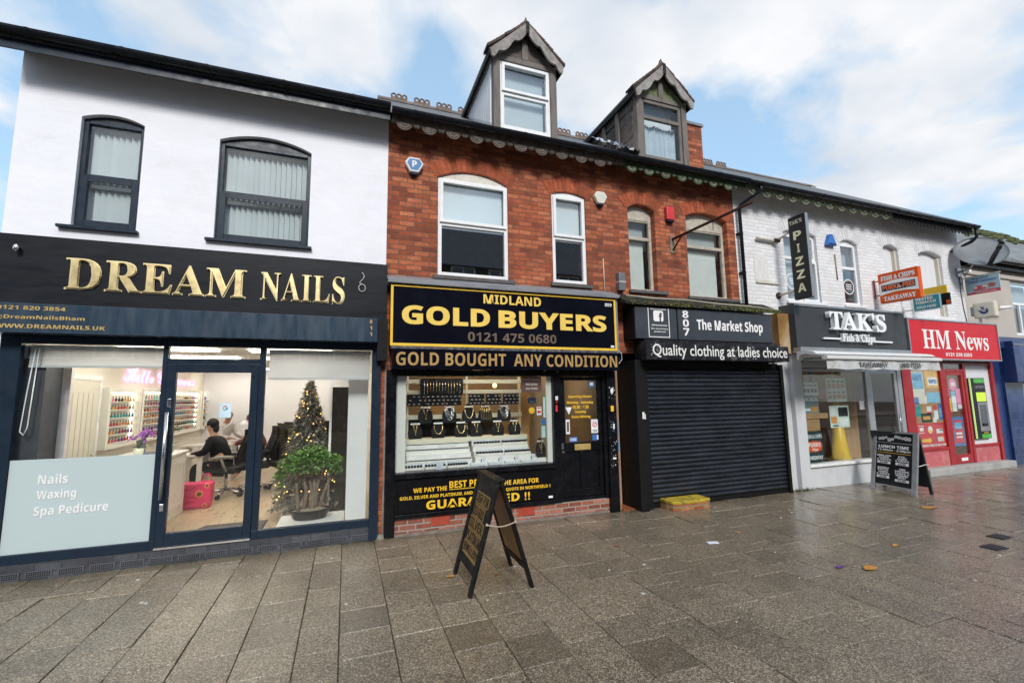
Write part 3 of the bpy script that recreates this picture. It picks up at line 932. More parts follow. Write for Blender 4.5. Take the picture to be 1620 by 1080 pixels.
def dormer(bld, xc, hw, zt, cheek_mat, post_mat, barge_mat, board_mat, win_kind, z0=6.40):
    """timber-framed gabled dormer standing on the front slope"""
    yf = .10
    zb = 6.36
    zs = zt + .10                        # springing of the gable
    apex = zs + .60
    # corner posts: the body of the dormer part
    mb = MB()
    for s in (-1, 1):
        xa = xc + s * (hw + .06)
        mb.box(xa - .06, xa + .06, yf - .02, yf + .10, roof_z(yf) - .1, zs)
    mb.box(xc - hw + .0, xc + hw, yf - .01, yf + .10, zt + .01, zs)
    d = mb.build('dormer', post_mat, bld)
    # cheeks reach back to where the slope meets them
    yb = EAVE_Y + (zs - EAVE_Z) * (RIDGE_Y - EAVE_Y) / (RIDGE_Z - EAVE_Z)
    for s, nm in ((-1, 'cheek'), (1, 'cheek')):
        x = xc + s * (hw + .10)
        mb = MB()
        pts = [(yf + .10, roof_z(yf + .10) - .05), (yb, zs), (yf + .10, zs)]
        mb.prism(pts, 'x', x - .02, x + .02)
        if cheek_mat == 'pvc':
            for i in range(11):
                yy = yf + .13 + i * .145
                zlo = roof_z(yy + .065) + .0
                if zlo < zs - .06:
                    mb.prism([(yy, roof_z(yy) + .02), (yy + .122, roof_z(yy + .122) + .02), (yy + .122, zs - .005), (yy, zs - .005)], 'x', x - s * .02 + s * .0405, x + s * .032)
            mb.build('cheek', mat('cladding_board', (.72, .73, .75), .4, var=.02), d)
        else:
            mb.build('cheek', board_mat, d)
            bm_ = MB()
            n = 7
            for i in range(n):          # lapped boards, a little loose
                za = roof_z(yf + .1) + i * .185; zb_ = za + .18
                if zb_ > zs: break
                y1 = min(yb, EAVE_Y + (za - EAVE_Z) * (RIDGE_Y - EAVE_Y) / (RIDGE_Z - EAVE_Z))
                j = random.uniform(-.02, .02)
                yq = EAVE_Y + (zb_ - EAVE_Z) * (RIDGE_Y - EAVE_Y) / (RIDGE_Z - EAVE_Z)
                bm_.prism([(yf + .11, za + .005), (max(y1, yf + .14), za + .005 + j), (yq, zb_ + j), (yf + .11, zb_)], 'x', x + s * .0205, x + s * random.uniform(.03, .045))
            bm_.build('cheek_board', board_mat, d)
            for yy in (.62, 1.12):
                MB().box(x + s * .046, x + s * .085, yy, yy + .10, roof_z(yy + .05), zs).build('cheek_post', post_mat, d)
    # gable boarding with centre strut
    mb = MB()
    mb.prism([(xc - hw - .08, zs + .002), (xc + hw + .08, zs + .002), (xc, apex - .06)], 'y', yf + .02, yf + .09)
    g = mb.build('gable_board', board_mat, d)
    MB().box(xc - .055, xc + .055, yf - .015, yf + .018, zs + .003, apex - .2).build('king_post', post_mat, g)
    # roof slopes
    mb = MB()
    ov = .10
    for s in (-1, 1):
        ex, ez = xc + s * (hw + .22), zs - .02
        yb1 = EAVE_Y + (ez - EAVE_Z) * (RIDGE_Y - EAVE_Y) / (RIDGE_Z - EAVE_Z)
        yb2 = EAVE_Y + (apex - EAVE_Z) * (RIDGE_Y - EAVE_Y) / (RIDGE_Z - EAVE_Z)
        v = [(xc, yf - ov, apex + .03), (ex, yf - ov, ez + .03), (ex, yb1 + .1, ez + .03), (xc, yb2 + .1, apex + .03)]
        v += [(p[0], p[1], p[2] - .045) for p in v]
        mb.add(v, [(0, 1, 2, 3), (7, 6, 5, 4), (0, 4, 5, 1), (1, 5, 6, 2), (2, 6, 7, 3), (3, 7, 4, 0)])
    rf = mb.build('roof', SLATE, d)
    tl = MB()
    for s in (-1, 1):
        ex, ez = xc + s * (hw + .235), zs - .03
        for i in range(9):               # tile ends at the verge
            t0, t1 = i / 9, (i + 1) / 9
            p0 = Vector((xc + (ex - xc) * t0, 0, apex + (ez - apex) * t0)); p1 = Vector((xc + (ex - xc) * (t1 + .03), 0, apex + (ez - apex) * (t1 + .03)))
            yr = yf - ov - random.uniform(.0, .02)
            for dz in (.038, .066):
                tl.bar((p0.x, yr + .1, p0.z + dz), (p1.x, yr + .1, p1.z + dz + .012), .24, .018)
    tl.build('verge_tile', mat('clay_tile', (.10, .062, .05), .8, var=.3, island=.35), rf)
    rg = MB(); yb2 = EAVE_Y + (apex - EAVE_Z) * (RIDGE_Y - EAVE_Y) / (RIDGE_Z - EAVE_Z)
    yy = yf - ov
    while yy < yb2:
        rg.prism([(xc - .12, apex + .0), (xc, apex + .12), (xc + .12, apex + .0), (xc + .10, apex - .02), (xc, apex + .09), (xc - .10, apex - .02)], 'y', yy, yy + .28)
        if yy < yf: rg.prism([(xc - .03, apex + .10), (xc, apex + .19), (xc + .03, apex + .10)], 'y', yy + .02, yy + .08)
        yy += .29
    rg.build('ridge_tile', MATS['ridge_clay'], rf)
    # bargeboards with a cusped lower edge
    for s in (-1, 1):
        out = []
        top0 = (0, apex + .0); top1 = (hw + .21, zs - .05)
        n = 16
        lo = []
        for i in range(n + 1):
            t = i / n
            bx_ = top1[0] * t; bz = top0[1] + (top1[1] - top0[1]) * t
            depth = .10 + .10 * abs(math.sin(t * math.pi * 2.5)) ** .7
            if t > .88: depth = .22 - (t - .88) * .8
            lo.append((xc + s * max(.02, bx_ - (.02 if t < 1 else .02)), bz - depth))
        pts = [(xc + s * .02, top0[1]), (xc + s * top1[0], top1[1])] + lo[::-1]
        MB().prism(pts, 'y', yf - .15, yf - .115).build('bargeboard', barge_mat, d)
        # dark eave board running back along the side
        ex, ez = xc + s * (hw + .20), zs - .07
        yb1 = EAVE_Y + (ez - EAVE_Z) * (RIDGE_Y - EAVE_Y) / (RIDGE_Z - EAVE_Z)
        MB().box(ex - .02, ex + .02, yf - .11, yb1 + .05, ez - .05, ez + .02).build('eave_board', BLKM, d)
    MB().box(xc - .028, xc + .028, yf - .17, yf - .115, apex - .20, apex + .02).build('finial_post', mat('dark_post', (.02, .018, .016), .7), d)
    if win_kind == 'pvc':
        wd = window(d, xc - hw, xc + hw, zb, zt, 0, yf + .01, UPVC, .075, .06, 7.02, None, GLASS_DARK, sash=0)
        open_sash(wd, xc - hw + .035, xc + hw - .035, 7.04, zt - .035, yf + .009)
        MB().box(xc - hw + .08, xc + hw - .08, yf + .16, yf + .165, zb, zt - .08).build('roller_blind', mat('pale_ceiling', (.60, .66, .68), .8, var=.04), wd)
    else:
        wd = window(d, xc - hw, xc + hw, zb, zt, 0, yf + .01, post_mat, .06, .06, 7.20, None, GLASS, sash=0)
        cu = MB()
        n = 40
        vs = []
        for i in range(n + 1):
            x = xc - hw + .07 + (2 * hw - .14) * i / n
            yv = yf + .17 + .022 * math.sin(i * 1.7) + .01 * math.sin(i * .6)
            vs += [(x, yv, zb + .0), (x + .02 * math.sin(i), yv + .01, 7.17 - .05 * abs(math.sin(i * .16)))]
        cu.add(vs, [(2 * i, 2 * i + 2, 2 * i + 3, 2 * i + 1) for i in range(n)], 0, True)
        cu.build('net_curtain', mat('grey_blue_curtain', (.50, .55, .62), .9, var=.1, scale=6), wd)
        MB().box(xc - hw + .07, xc + hw - .07, yf + .22, yf + .23, zb, zt).build('pane_backing', mat('pale_backing', (.74, .77, .80), .9), wd)  # pale board added behind the glass to brighten the top pane
    for k in (g, rf, wd):                # the dormer is itself a part: its pieces all hang on it
        for c in list(KIDS.get(k.name, [])):
            c.parent = d; KIDS[d.name].append(c)
            for e in list(KIDS.get(c.name, [])): e.parent = d
        KIDS[k.name] = []
    return d
GREYW = mat('silvered_timber', (.17, .15, .135), .85, var=.35, scale=8, bump=.5, bscale=35, stretch=(1, 1, .25), dirt=(.05, .04, .035), dirt_amt=.6, dirt_scale=8)
GREYB = mat('silvered_bargeboard', (.27, .25, .235), .85, var=.3, scale=7, bump=.4, dirt=(.09, .075, .06), dirt_amt=.6, dirt_scale=6)
DKBRD = mat('dark_weathered_board', (.10, .083, .072), .85, var=.45, scale=9, bump=.5, stretch=(1, 1, 4), dirt=(.20, .18, .17), dirt_amt=.5, dirt_scale=6)
GRNBRD = mat('green_stained_board', (.13, .16, .07), .85, var=.45, scale=8, bump=.4, dirt=(.20, .19, .15), dirt_amt=.6, dirt_scale=9)
d1 = dormer(h809, 2.78, .47, 7.60, 'pvc', GREYW, GREYB, DKBRD, 'pvc')
d1['label'] = 'weathered timber dormer with white cladding and white window frame'

# ---------------- 807
h807 = building('brick_house', 'red brick house over the closed market shop with old cream windows', 4.42)
X0, X1 = 4.42, 7.21
ops = [(4.69, 5.275, 3.715, 5.235, .10), (5.995, 7.01, 3.675, 5.25, .115)]
mb = MB(); wall_openings(mb, X0, X1, 2.58, 6.04, 0, .31, ops)
mb.build('wall', RED, h807)
shell(h807, X0, X1, 2.75, RED)
roof(h807, X0, X1, [4.80 + .54 * i for i in range(5)])
gutter(h807, X0, X1, -.345, 5.965, .068)
fretwork(h807, X0, X1, [TGRN, TGRN2])
for xa, xb, zb, r in ((4.69, 5.275, 5.235, .10), (5.995, 7.01, 5.25, .115)):
    brick_fan(xa - .05, xb + .05, zb - .01, r + .02, 0).build('brick_arch', FAN, h807)
OLDW = mat('old_cream_timber', (.46, .42, .35), .65, var=.15, scale=9, dirt=(.17, .14, .10), dirt_amt=.6, dirt_scale=8)
OLDP = mat('old_cream_panel', (.60, .575, .51), .65, var=.08, scale=4, dirt=(.33, .28, .2), dirt_amt=.45, dirt_scale=5)
VBL = mat('venetian_white', (.84, .83, .80), .5, var=.04)
def old_window(xa, xb, za, zb, rise, head, trans, label):
    def extra(mb, xa, xb, za, zb, y, y1, fw):
        mb.box(xa + fw, xb - fw, y - .012, y1 - .01, head - .03, head + .03)
    w = window(h807, xa, xb, za, zb, rise, .115, OLDW, .055, .06, trans, OLDP, GLASS, sash=0, label=label, top=head, extra=extra)
    MB().box(xa + .06, xb - .06, .122, .165, head + .031, zb + .003).build('head_panel', OLDP, w)
    mb = MB()
    z = za + .07
    while z < trans - .05:
        v0 = Vector((xa + .06, .235, z))
        mb.bar((xa + .06, .235, z), (xb - .12, .235, z), .024, .0025, up=(0, .97, .25))
        z += .026
    mb.build('venetian_blind', VBL, w)
    MB().box(xa + .06, xb - .09, .262, .266, trans + .02, head).build('upper_blind', mat('grey_upper_blind', (.40, .42, .42), .8, var=.1), w)
    return w
wc = old_window(4.69, 5.275, 3.715, 5.235, .10, 5.09, 4.72, 'narrow cream timber window with venetian blind')
wd_ = old_window(5.995, 7.01, 3.675, 5.25, .115, 5.06, 4.70, 'wide cream timber window with venetian blind')
sill(wc, 4.64, 5.47, 3.655, 3.712, STONE, -.05, .11); sill(wd_, 5.93, 7.18, 3.615, 3.672, STONE, -.05, .11)
d2 = dormer(h807, 5.66, .475, 7.56, 'boards', GREYW, GREYB, GRNBRD, 'old')
d2['label'] = 'decaying dormer with bare board cheek and curtained window'
for o in KIDS[d2.name]:
    if o.name.startswith('cheek'):
        o.data.materials[0] = DKBRD if not o.name.startswith('cheek_post') else GREYW
# crumpled foil flashing at the foot of the old dormer's cheek
mb = MB(); rnd = random.Random(5)
nx, ny = 16, 5
vs = []
for j in range(ny + 1):
    for i in range(nx + 1):
        x = 4.30 + i * .050; y = .02 + j * .10
        vs.append((x + rnd.uniform(-.02, .02), y, roof_z(y) + .05 + rnd.uniform(0, .075) + .05 * (j > 2)))
mb.add(vs, [(j * (nx + 1) + i, j * (nx + 1) + i + 1, (j + 1) * (nx + 1) + i + 1, (j + 1) * (nx + 1) + i) for j in range(ny) for i in range(nx)])
tag(mb.build('foil_sheet', mat('crumpled_foil', (.75, .77, .80), .25, metal=1, var=.1), loc=(4.7, .1, 6.4)), 'crumpled silver foil sheet on the roof beside the decaying dormer', 'foil sheet')
# chimney
mb = MB(); mb.box(6.46, 6.83, .30, .90, 6.30, 7.40); ch = mb.build('chimney', RED, h807)
mb = MB(); mb.box(6.43, 6.86, .27, .93, 7.401, 7.46); mb.build('cap', CEM, ch)

# ---------------- 809 shopfront: gold buyers
gs = h809
mb = MB()
mb.box(.665, 4.04, -.06, .12, -.011, .225)
bs = mb.build('brick_base', brick_mat('patched_red_brick', (.20, .05, .030), (.33, .11, .07), (.42, .17, .12), (.30, .26, .22), mort=.012, bump=.7, stain_amt=.35), gs)
for x in (1.16, 2.46):
    MB().box(x, x + .27, -.066, -.0605, .09, .222).build('tile_patch', mat('red_tile', (.36, .055, .03), .5, var=.2, scale=9), bs)
MB().box(.60, 4.02, -.10, .10, -.012, .032).build('footing', mat('pale_mortar', (.20, .165, .14), .9, var=.3, scale=9, bump=.5), bs)
mb = MB()
mb.box(.52, .655, -.13, .05, -.01, 2.26)              # left pilaster
mb.box(4.04, 4.205, -.13, .05, -.01, 2.26)            # right pilaster
mb.box(.655, 3.08, -.10, .05, .226, .285); mb.box(.655, 3.08, -.085, .05, .286, .76)
mb.box(.655, 3.085, -.14, .05, .761, .84)
mb.box(.655, 4.04, -.09, .05, 2.175, 2.26)
mb.box(3.082, 3.205, -.085, .05, .226, 2.174)         # post between window and door
mb.box(3.975, 4.04, -.085, .05, .226, 2.174)
mb.box(3.205, 3.975, -.07, .05, .226, .275)
sfr = mb.build('shopfront', BLK, gs, bevel=.006)
MB().box(.66, 3.078, -.05, -.042, .842, 2.174).build('shop_window', GLASS_SHOP, sfr)
pnl = mb = MB()
mb.box(.70, 3.04, -.105, -.0855, .30, .75)
mb2 = mb.build('stall_panel', mat('black_panel', (.0045, .0045, .006), .3, var=.2), gs, bevel=.004)
fr = FY(-.105)
txt('WE PAY THE', (.905, 1.375, .565, .625), YEL, mb2, fr, off=.03)
txt('BEST PRICE', (1.41, 2.01, .588, .685), YEL, mb2, fr, off=.03)
MB().box(1.41, 2.01, -.1062, -.1052, .565, .575).build('underline', YEL, mb2)
txt('IN THE AREA FOR', (2.06, 2.79, .565, .635), YEL, mb2, fr, off=.03)
txt('GOLD, SILVER AND PLATINUM, AND WE\'LL BEAT ANY QUOTE IN NORTHFIELD !!', (.725, 2.985, .470, .525), YEL, mb2, fr, off=.03)
txt('GUARANTEED !!', (1.085, 2.64, .325, .445), YEL, mb2, fr, off=.035)
MB().box(2.95, 3.02, -.1065, -.1055, .318, .350).build('paper_tag', WHITE, mb2)
# door
yd = -.045
mb = MB()
mb.box(3.208, 3.30, yd, .0, .278, 2.17); mb.box(3.90, 3.972, yd, .0, .278, 2.17)
mb.box(3.30, 3.90, yd, .0, 2.11, 2.17); mb.box(3.30, 3.90, yd, .0, .985, 1.125)
mb.box(3.30, 3.90, yd, .0, .278, .40); mb.box(3.555, 3.635, yd, .0, .40, .985)
mb.box(3.30, 3.555, yd + .02, .0, .40, .985); mb.box(3.635, 3.90, yd + .02, .0, .40, .985)
gdo = mb.build('door', BLK, gs, bevel=.007)
MB().box(3.30, 3.90, yd + .018, yd + .024, 1.125, 2.11).build('door_glass', GLASS_SHOP, gdo)
lb = MB(); lb.box(3.45, 3.74, yd - .010, yd - .001, 1.00, 1.095); lb.box(3.47, 3.72, yd - .014, yd - .0101, 1.02, 1.075)
lb.build('letter_box', mat('old_brass', (.55, .38, .14), .4, metal=.4, var=.15), gdo, bevel=.003)
MB().box(3.215, 3.255, yd - .012, yd - .001, 1.03, 1.12).build('lock', STEEL, gdo); MB().cyl((3.235, yd - .03, .985), (3.235, yd - .001, .985), .022).build('door_knob', STEEL, gdo)
fr = FY(yd + .017)
for t_, a0, a1, z in (('Opening Hours', 3.37, 3.80, 1.83), ('Monday - Saturday', 3.345, 3.83, 1.735), ('10.30 - 4.30', 3.44, 3.74, 1.665), ('Sunday', 3.49, 3.69, 1.585), ('Gone Mining', 3.42, 3.765, 1.505)):
    txt(t_, (a0, a1, z - .012, z + .042), YEL, gdo, fr, off=.03)
PB = mat('poster_blue', (.04, .16, .42), .4); PW = mat('poster_white', (.74, .75, .76), .5); PR = mat('poster_red', (.62, .03, .04), .45)
def flat(mb, a0, a1, b0, b1, y, m): mb.box(a0, a1, y - .001, y, b0, b1, m)
yq = yd + .0165
SKM = [PB, PW, PR, TAUPE]
def sticker(*parts):
    mb = MB()
    for q in parts:
        if callable(q): q(mb)
        else: flat(mb, q[0], q[1], q[2], q[3], yq - q[5] * .0012, q[4])
    return mb.build('sticker', SKM, gdo)
sticker((3.755, 3.86, 2.0, 2.10, 0, 0), (3.775, 3.84, 2.03, 2.08, 1, 1))
sticker((3.775, 3.905, 1.255, 1.475, 1, 0), lambda mb: mb.prism(ring_arc((3.84, 1.39), .030, .042, 0, 360, None, 0, 20), 'y', yq - .0024, yq - .0012, 2),
        lambda mb: mb.bar((3.815, yq - .0015, 1.365), (3.865, yq - .0015, 1.415), .001, .01, 2, up=(1, 0, -1)), (3.80, 3.88, 1.275, 1.285, 3, 1), (3.80, 3.88, 1.295, 1.305, 3, 1))
sticker((3.315, 3.385, 1.255, 1.485, 1, 0), (3.33, 3.37, 1.29, 1.45, 3, 1))
sticker((3.37, 3.51, 1.13, 1.205, 0, 0), (3.385, 3.495, 1.15, 1.16, 1, 1), (3.385, 3.495, 1.175, 1.185, 1, 1))
sticker((3.79, 3.91, 1.14, 1.23, 0, 0), (3.875, 3.905, 1.15, 1.22, 1, 1))
sticker(lambda mb: mb.prism([(3.315, 1.68), (3.43, 1.68), (3.375, 1.56)], 'y', yq - .001, yq, 1))
sm = MB()
rnd = random.Random(11)
flat(sm, 4.095, 4.15, 1.60, 1.69, -.131, 0)
for _ in range(70):
    a, b_ = rnd.uniform(4.06, 4.185), rnd.choice((rnd.uniform(1.0, 1.5), rnd.uniform(.7, 1.0), rnd.uniform(1.8, 2.0)))
    s_ = rnd.uniform(.002, .010); flat(sm, a, a + s_, b_, b_ + s_ * rnd.uniform(.6, 2.4), -.131, rnd.choice((1, 1, 2)))
flat(sm, 4.125, 4.155, 1.31, 1.40, -.131, 1); flat(sm, 4.10, 4.16, .83, .86, -.1312, 1)
sm.prism([(4.10, 1.96), (4.15, 1.99), (4.16, 1.93), (4.13, 1.88), (4.105, 1.90)], 'y', -.132, -.131, 1)
sm.build('sticker_scrap', [YEL, PW, mat('scrap_grey', (.35, .36, .36), .7)], sfr)
flat(sm := MB(), 3.115, 3.16, 1.80, 1.86, -.0855, 1); flat(sm, 3.115, 3.15, 1.62, 1.72, -.0855, 0); flat(sm, 3.12, 3.15, 1.76, 1.78, -.0855, 0)
sm.build('sticker_scrap', [PR, PW], sfr)

# signs of the gold buyers
gsg = thing('shop_sign', 'black sign in a yellow frame reading MIDLAND GOLD BUYERS', 'shop sign', (2.36, -.1, 2.6))
NAVB = mat('glossy_black_sign', (.0035, .004, .009), .16, var=.3, scale=2, rvar=.05)
mb = MB(); mb.box(.545, 4.185, -.245, .0 - .001, 2.585, 3.465, 0)
mb.build('sign_board', NAVB, gsg)
YF = mat('yellow_frame', (.78, .50, .04), .4, var=.08)
mb = MB(); mb.box(.545, .580, -.258, -.2455, 2.585, 3.445); mb.box(4.150, 4.185, -.258, -.2455, 2.585, 3.445)
mb.box(.580, 4.150, -.258, -.2455, 2.585, 2.625); mb.box(.580, 4.150, -.258, -.2455, 3.425, 3.445)
mb.build('frame', YF, gsg, bevel=.003)
MB().box(.50, 4.235, -.30, .0 - .002, 3.466, 3.53).build('lead_capping', CEM, gsg, bevel=.008)
MB().box(4.188, 4.23, -.24, -.002, 2.585, 3.464).build('end_trim', CEM, gsg)
fr = FY(-.245)
txt('MIDLAND', (1.89, 2.83, 3.255, 3.395), GOLDP, gsg, fr, off=.025)
txt('GOLD', (.70, 1.99, 2.895, 3.168), GOLDP, gsg, fr, off=.05); txt('BUYERS', (2.125, 4.0, 2.893, 3.165), GOLDP, gsg, fr, off=.05)
txt('0121 475 0680', (1.65, 3.08, 2.678, 2.815), TAUPE, gsg, fr, off=.012)
txt('809', (3.985, 4.115, 3.325, 3.38), PW, gsg, fr, off=.02)
MB().box(4.07, 4.135, -.2465, -.2455, 2.64, 2.675).build('paper_tag', PW, gsg)
gbx = thing('shutter_box', 'long black shutter box lettered GOLD BOUGHT ANY CONDITION', 'shutter box', (2.36, -.15, 2.26))
mb = MB(); mb.box(.575, 4.175, -.30, -.001, 2.262, 2.545); mb.build('box', NAVB, gbx, bevel=.004)
mb = MB(); mb.box(.555, 4.20, -.285, -.002, 2.546, 2.584); mb.build('peeling_top', mat('flaking_ledge', (.06, .06, .07), .7, var=.6, scale=20, dirt=(.4, .4, .4), dirt_amt=.6, dirt_scale=14), gbx)
fr = FY(-.30)
txt('GOLD BOUGHT  ANY CONDITION', (.625, 4.14, 2.312, 2.498), BRONZE, gbx, fr, off=.008)
# crushed cable loop at the end
cb_ = MB(); cb_.tube([(4.20, -.25, 2.60), (4.27, -.24, 2.55), (4.29, -.22, 2.45), (4.24, -.2, 2.38), (4.19, -.2, 2.36)], .008, 6)
cb_.build('loose_cable', MATS['pale_cable'], gbx)

# gap between the shops
gap = thing('passage_wall', 'narrow strip of peeling orange and blue painted wall beside a black pilaster', 'wall', (4.35, .2, 0))
MB().box(4.21, 4.47, .22, .309, -.01, 2.579).build('plaster', mat('peach_plaster', (.40, .255, .165), .8, var=.15, scale=4, dirt=(.10, .05, .03), dirt_amt=.5, dirt_scale=3), gap)
mb = MB()
mb.box(4.215, 4.27, -.06, .219, .0, 2.575, 0)
mb.build('rough_post', mat('peeling_post', (.33, .20, .13), .85, var=.35, scale=6, bump=.4, stretch=(1, 1, .4), dirt=(.07, .05, .05), dirt_amt=.8, dirt_scale=6), gap)
mb = MB(); 
mb.prism([(4.222, 1.22), (4.26, 1.15), (4.268, 1.30), (4.255, 1.45), (4.225, 1.50)], 'y', -.062, -.0605)
mb.prism([(4.228, .95), (4.26, .92), (4.268, 1.08), (4.245, 1.13), (4.225, 1.08)], 'y', -.062, -.0605)
mb.build('blue_paint', mat('blue_spray', (.03, .17, .40), .5), gap)
tag(MB().box(4.27, 4.66, -.12, .30, -.008, .018).build('tile_step', mat('orange_quarry_tile', (.26, .085, .03), .6, var=.3, scale=9, bump=.2), loc=(4.45, .1, 0)), 'orange tiled threshold in the gap between the shops', 'threshold')

# ---------------- 807 shopfront
mb = MB()
mb.box(4.485, 4.65, -.30, .30, -.01, 2.44); 
mb.box(4.30, 4.484, .10, .30, 2.44, 3.34)
mb.box(4.49, 7.60, -.33, -.001, 2.79, 3.345)
mb.box(4.651, 7.92, -.12, .05, 2.30, 2.43)
mb.box(4.66, 4.78, -.22, -.05, .0, 2.40); mb.box(7.86, 7.93, -.22, -.05, .0, 2.40)
mb.box(4.78, 7.86, -.14, -.05, -.008, .06)
s807 = mb.build('shopfront', BLKM, h807, bevel=.004)
sg = thing('shop_sign', 'dark grey sign reading 807 The Market Shop with a social media panel', 'shop sign', (6.0, -.33, 2.79))
SGREY = mat('slate_grey_vinyl', (.040, .047, .060), .4, var=.15, scale=2, dirt=(.02, .02, .025), dirt_amt=.4)
MB().box(4.50, 5.345, -.35, -.3305, 2.80, 3.335).build('side_panel', SGREY, sg, bevel=.003)
MB().box(5.375, 7.575, -.352, -.3305, 2.80, 3.345).build('name_panel', SGREY, sg, bevel=.003)
fr = FY(-.352)
for i, ch in enumerate('807'):
    txt(ch, (5.475, 5.605, 3.185 - i * .155, 3.315 - i * .155), WHITE, sg, fr, off=.025)
txt('The Market Shop', (5.78, 7.33, 2.93, 3.18), WHITE, sg, fr, off=.03)
fr = FY(-.35)
q = MB()
for a0, a1, b0, b1 in ((4.755, 4.770, 2.825, 3.33), (5.175, 5.19, 2.825, 3.33), (4.771, 5.174, 2.825, 2.838)):
    q.box(a0, a1, -.3515, -.3503, b0, b1)
def rrect(x0, x1, z0, z1, r, n=5):
    p = []
    for cx, cz, a in ((x1 - r, z1 - r, 0), (x0 + r, z1 - r, 90), (x0 + r, z0 + r, 180), (x1 - r, z0 + r, 270)):
        p += [(cx + r * math.cos(R(a + 90 * i / n)), cz + r * math.sin(R(a + 90 * i / n))) for i in range(n + 1)]
    return p
q.prism(rrect(4.865, 5.07, 3.10, 3.285, .035), 'y', -.3515, -.3503)
q.build('panel_border', WHITE, sg)
txt('f', (4.975, 5.045, 3.10, 3.25), SGREY, sg, fr, off=.05, rise=.002)
txt('Find us on facebook', (4.81, 5.13, 3.297, 3.322), WHITE, sg, fr, off=.02)
txt('@807themarketshop', (4.82, 5.14, 3.015, 3.045), WHITE, sg, fr, off=.02)
txt('like & share to help us', (4.81, 5.15, 2.955, 2.985), WHITE, sg, fr, off=.02)
txt('spread the word', (4.86, 5.10, 2.905, 2.935), WHITE, sg, fr, off=.02)
qb = thing('shutter_box', 'black shutter box lettered Quality clothing at ladies choice', 'shutter box', (6.1, -.25, 2.43))
mb = MB(); mb.box(4.58, 7.77, -.50, -.3535, 2.435, 2.715); mb.box(4.66, 7.75, -.353, -.05, 2.435, 2.785)
mb.build('box', mat('scuffed_black', (.014, .015, .019), .35, var=.4, scale=4, bump=.1, dirt=(.30, .30, .30), dirt_amt=.25, dirt_scale=6), qb, bevel=.005)
fr = FY(-.50)
txt('Quality clothing at ladies choice', (4.70, 7.72, 2.445, 2.695), mat('worn_white_vinyl', (.76, .76, .74), .5, var=.1, scale=12, dirt=(.2, .2, .2), dirt_amt=.4, dirt_scale=12), qb, fr, off=.006)
sc_ = MB(); rnd = random.Random(4)
for _ in range(46):
    a = rnd.uniform(6.25, 6.95); b_ = rnd.uniform(2.45, 2.68); s_ = rnd.uniform(.006, .03)
    sc_.box(a, a + s_, -.5015, -.5005, b_, b_ + rnd.uniform(.006, .02))
for _ in range(26):
    a = rnd.uniform(4.66, 4.86); b_ = rnd.uniform(2.5, 2.71); s_ = rnd.uniform(.006, .02)
    sc_.box(a, a + s_, -.5015, -.5005, b_, b_ + rnd.uniform(.006, .022))
sc_.build('peeling_scrap', mat('peeled_grey', (.34, .34, .33), .8, var=.5, scale=20), qb)
# mossy flat cap above the sign
cap = MB(); cap.prism([(-.004, 3.62), (-.40, 3.41), (-.40, 3.362), (-.004, 3.50)], 'x', 4.30, 7.80)
mc = cap.build('felt_roof', mat('mossy_felt', (.022, .021, .020), .85, var=.5, scale=12, bump=.6, dirt=(.13, .135, .03), dirt_amt=.6, dirt_scale=9), h807)
ms = MB(); rnd = random.Random(9)
for _ in range(130):
    x = rnd.uniform(4.32, 7.75); 
    if rnd.random() < .35: x = rnd.gauss(7.2, .3)
    x = min(x, 7.76)
    ms.ball((x, -.402 - rnd.uniform(0, .012), 3.40 + rnd.uniform(-.035, .02)), rnd.uniform(.008, .028), .016, rnd.uniform(.008, .022), 6, 4)
tag(ms.build('moss', mat('moss_green', (.10, .115, .025), .95, var=.5, scale=20), mc), kind='stuff')
wr = MB(); wr.tube([(4.35, -.33, 3.52), (4.9, -.34, 3.50), (5.6, -.37, 3.505), (6.3, -.38, 3.47), (7.0, -.38, 3.47), (7.7, -.36, 3.44)], .010, 6)
wr.build('loose_cable', mat('cream_cable', (.5, .46, .36), .6), h807)
# roller shutter: curved laths
sh = MB()
z = .075; n = 29; pitch = (2.30 - .075) / n
for i in range(n):
    z0 = .075 + i * pitch
    pts = []
    for k in range(7):
        t = k / 6
        pts.append((-.150 - .030 * math.sin(math.pi * t) ** .8 + (.0 if t < 1 else .004), z0 + pitch * .93 * t))
    pts += [(-.135, z0 + pitch * .93), (-.135, z0)]
    sh.prism(pts, 'x', 4.781, 7.859)
    sh.box(4.781, 7.859, -.146, -.136, z0 + pitch * .931, z0 + pitch * .999)
shm = sh.build('roller_shutter', mat('black_shutter_metal', (.040, .046, .060), .30, metal=.6, var=.35, scale=2.5, bump=.05, bscale=5, dirt=(.06, .055, .05), dirt_amt=.3, dirt_scale=4, stretch=(1, 1, 4)), h807)
MB().box(4.781, 7.859, -.165, -.10, .012, .073).build('bottom_rail', BLKM, shm)
MB().box(5.35, 5.62, -.172, -.1655, .52, .545).build('lock_plate', BLKM, shm)
fl = MB(); flat(fl, 4.585, 4.625, 1.47, 1.58, -.3005, 0); flat(fl, 4.632, 4.648, 1.46, 1.55, -.3005, 0); fl.build('sticker_scrap', [PW], s807)
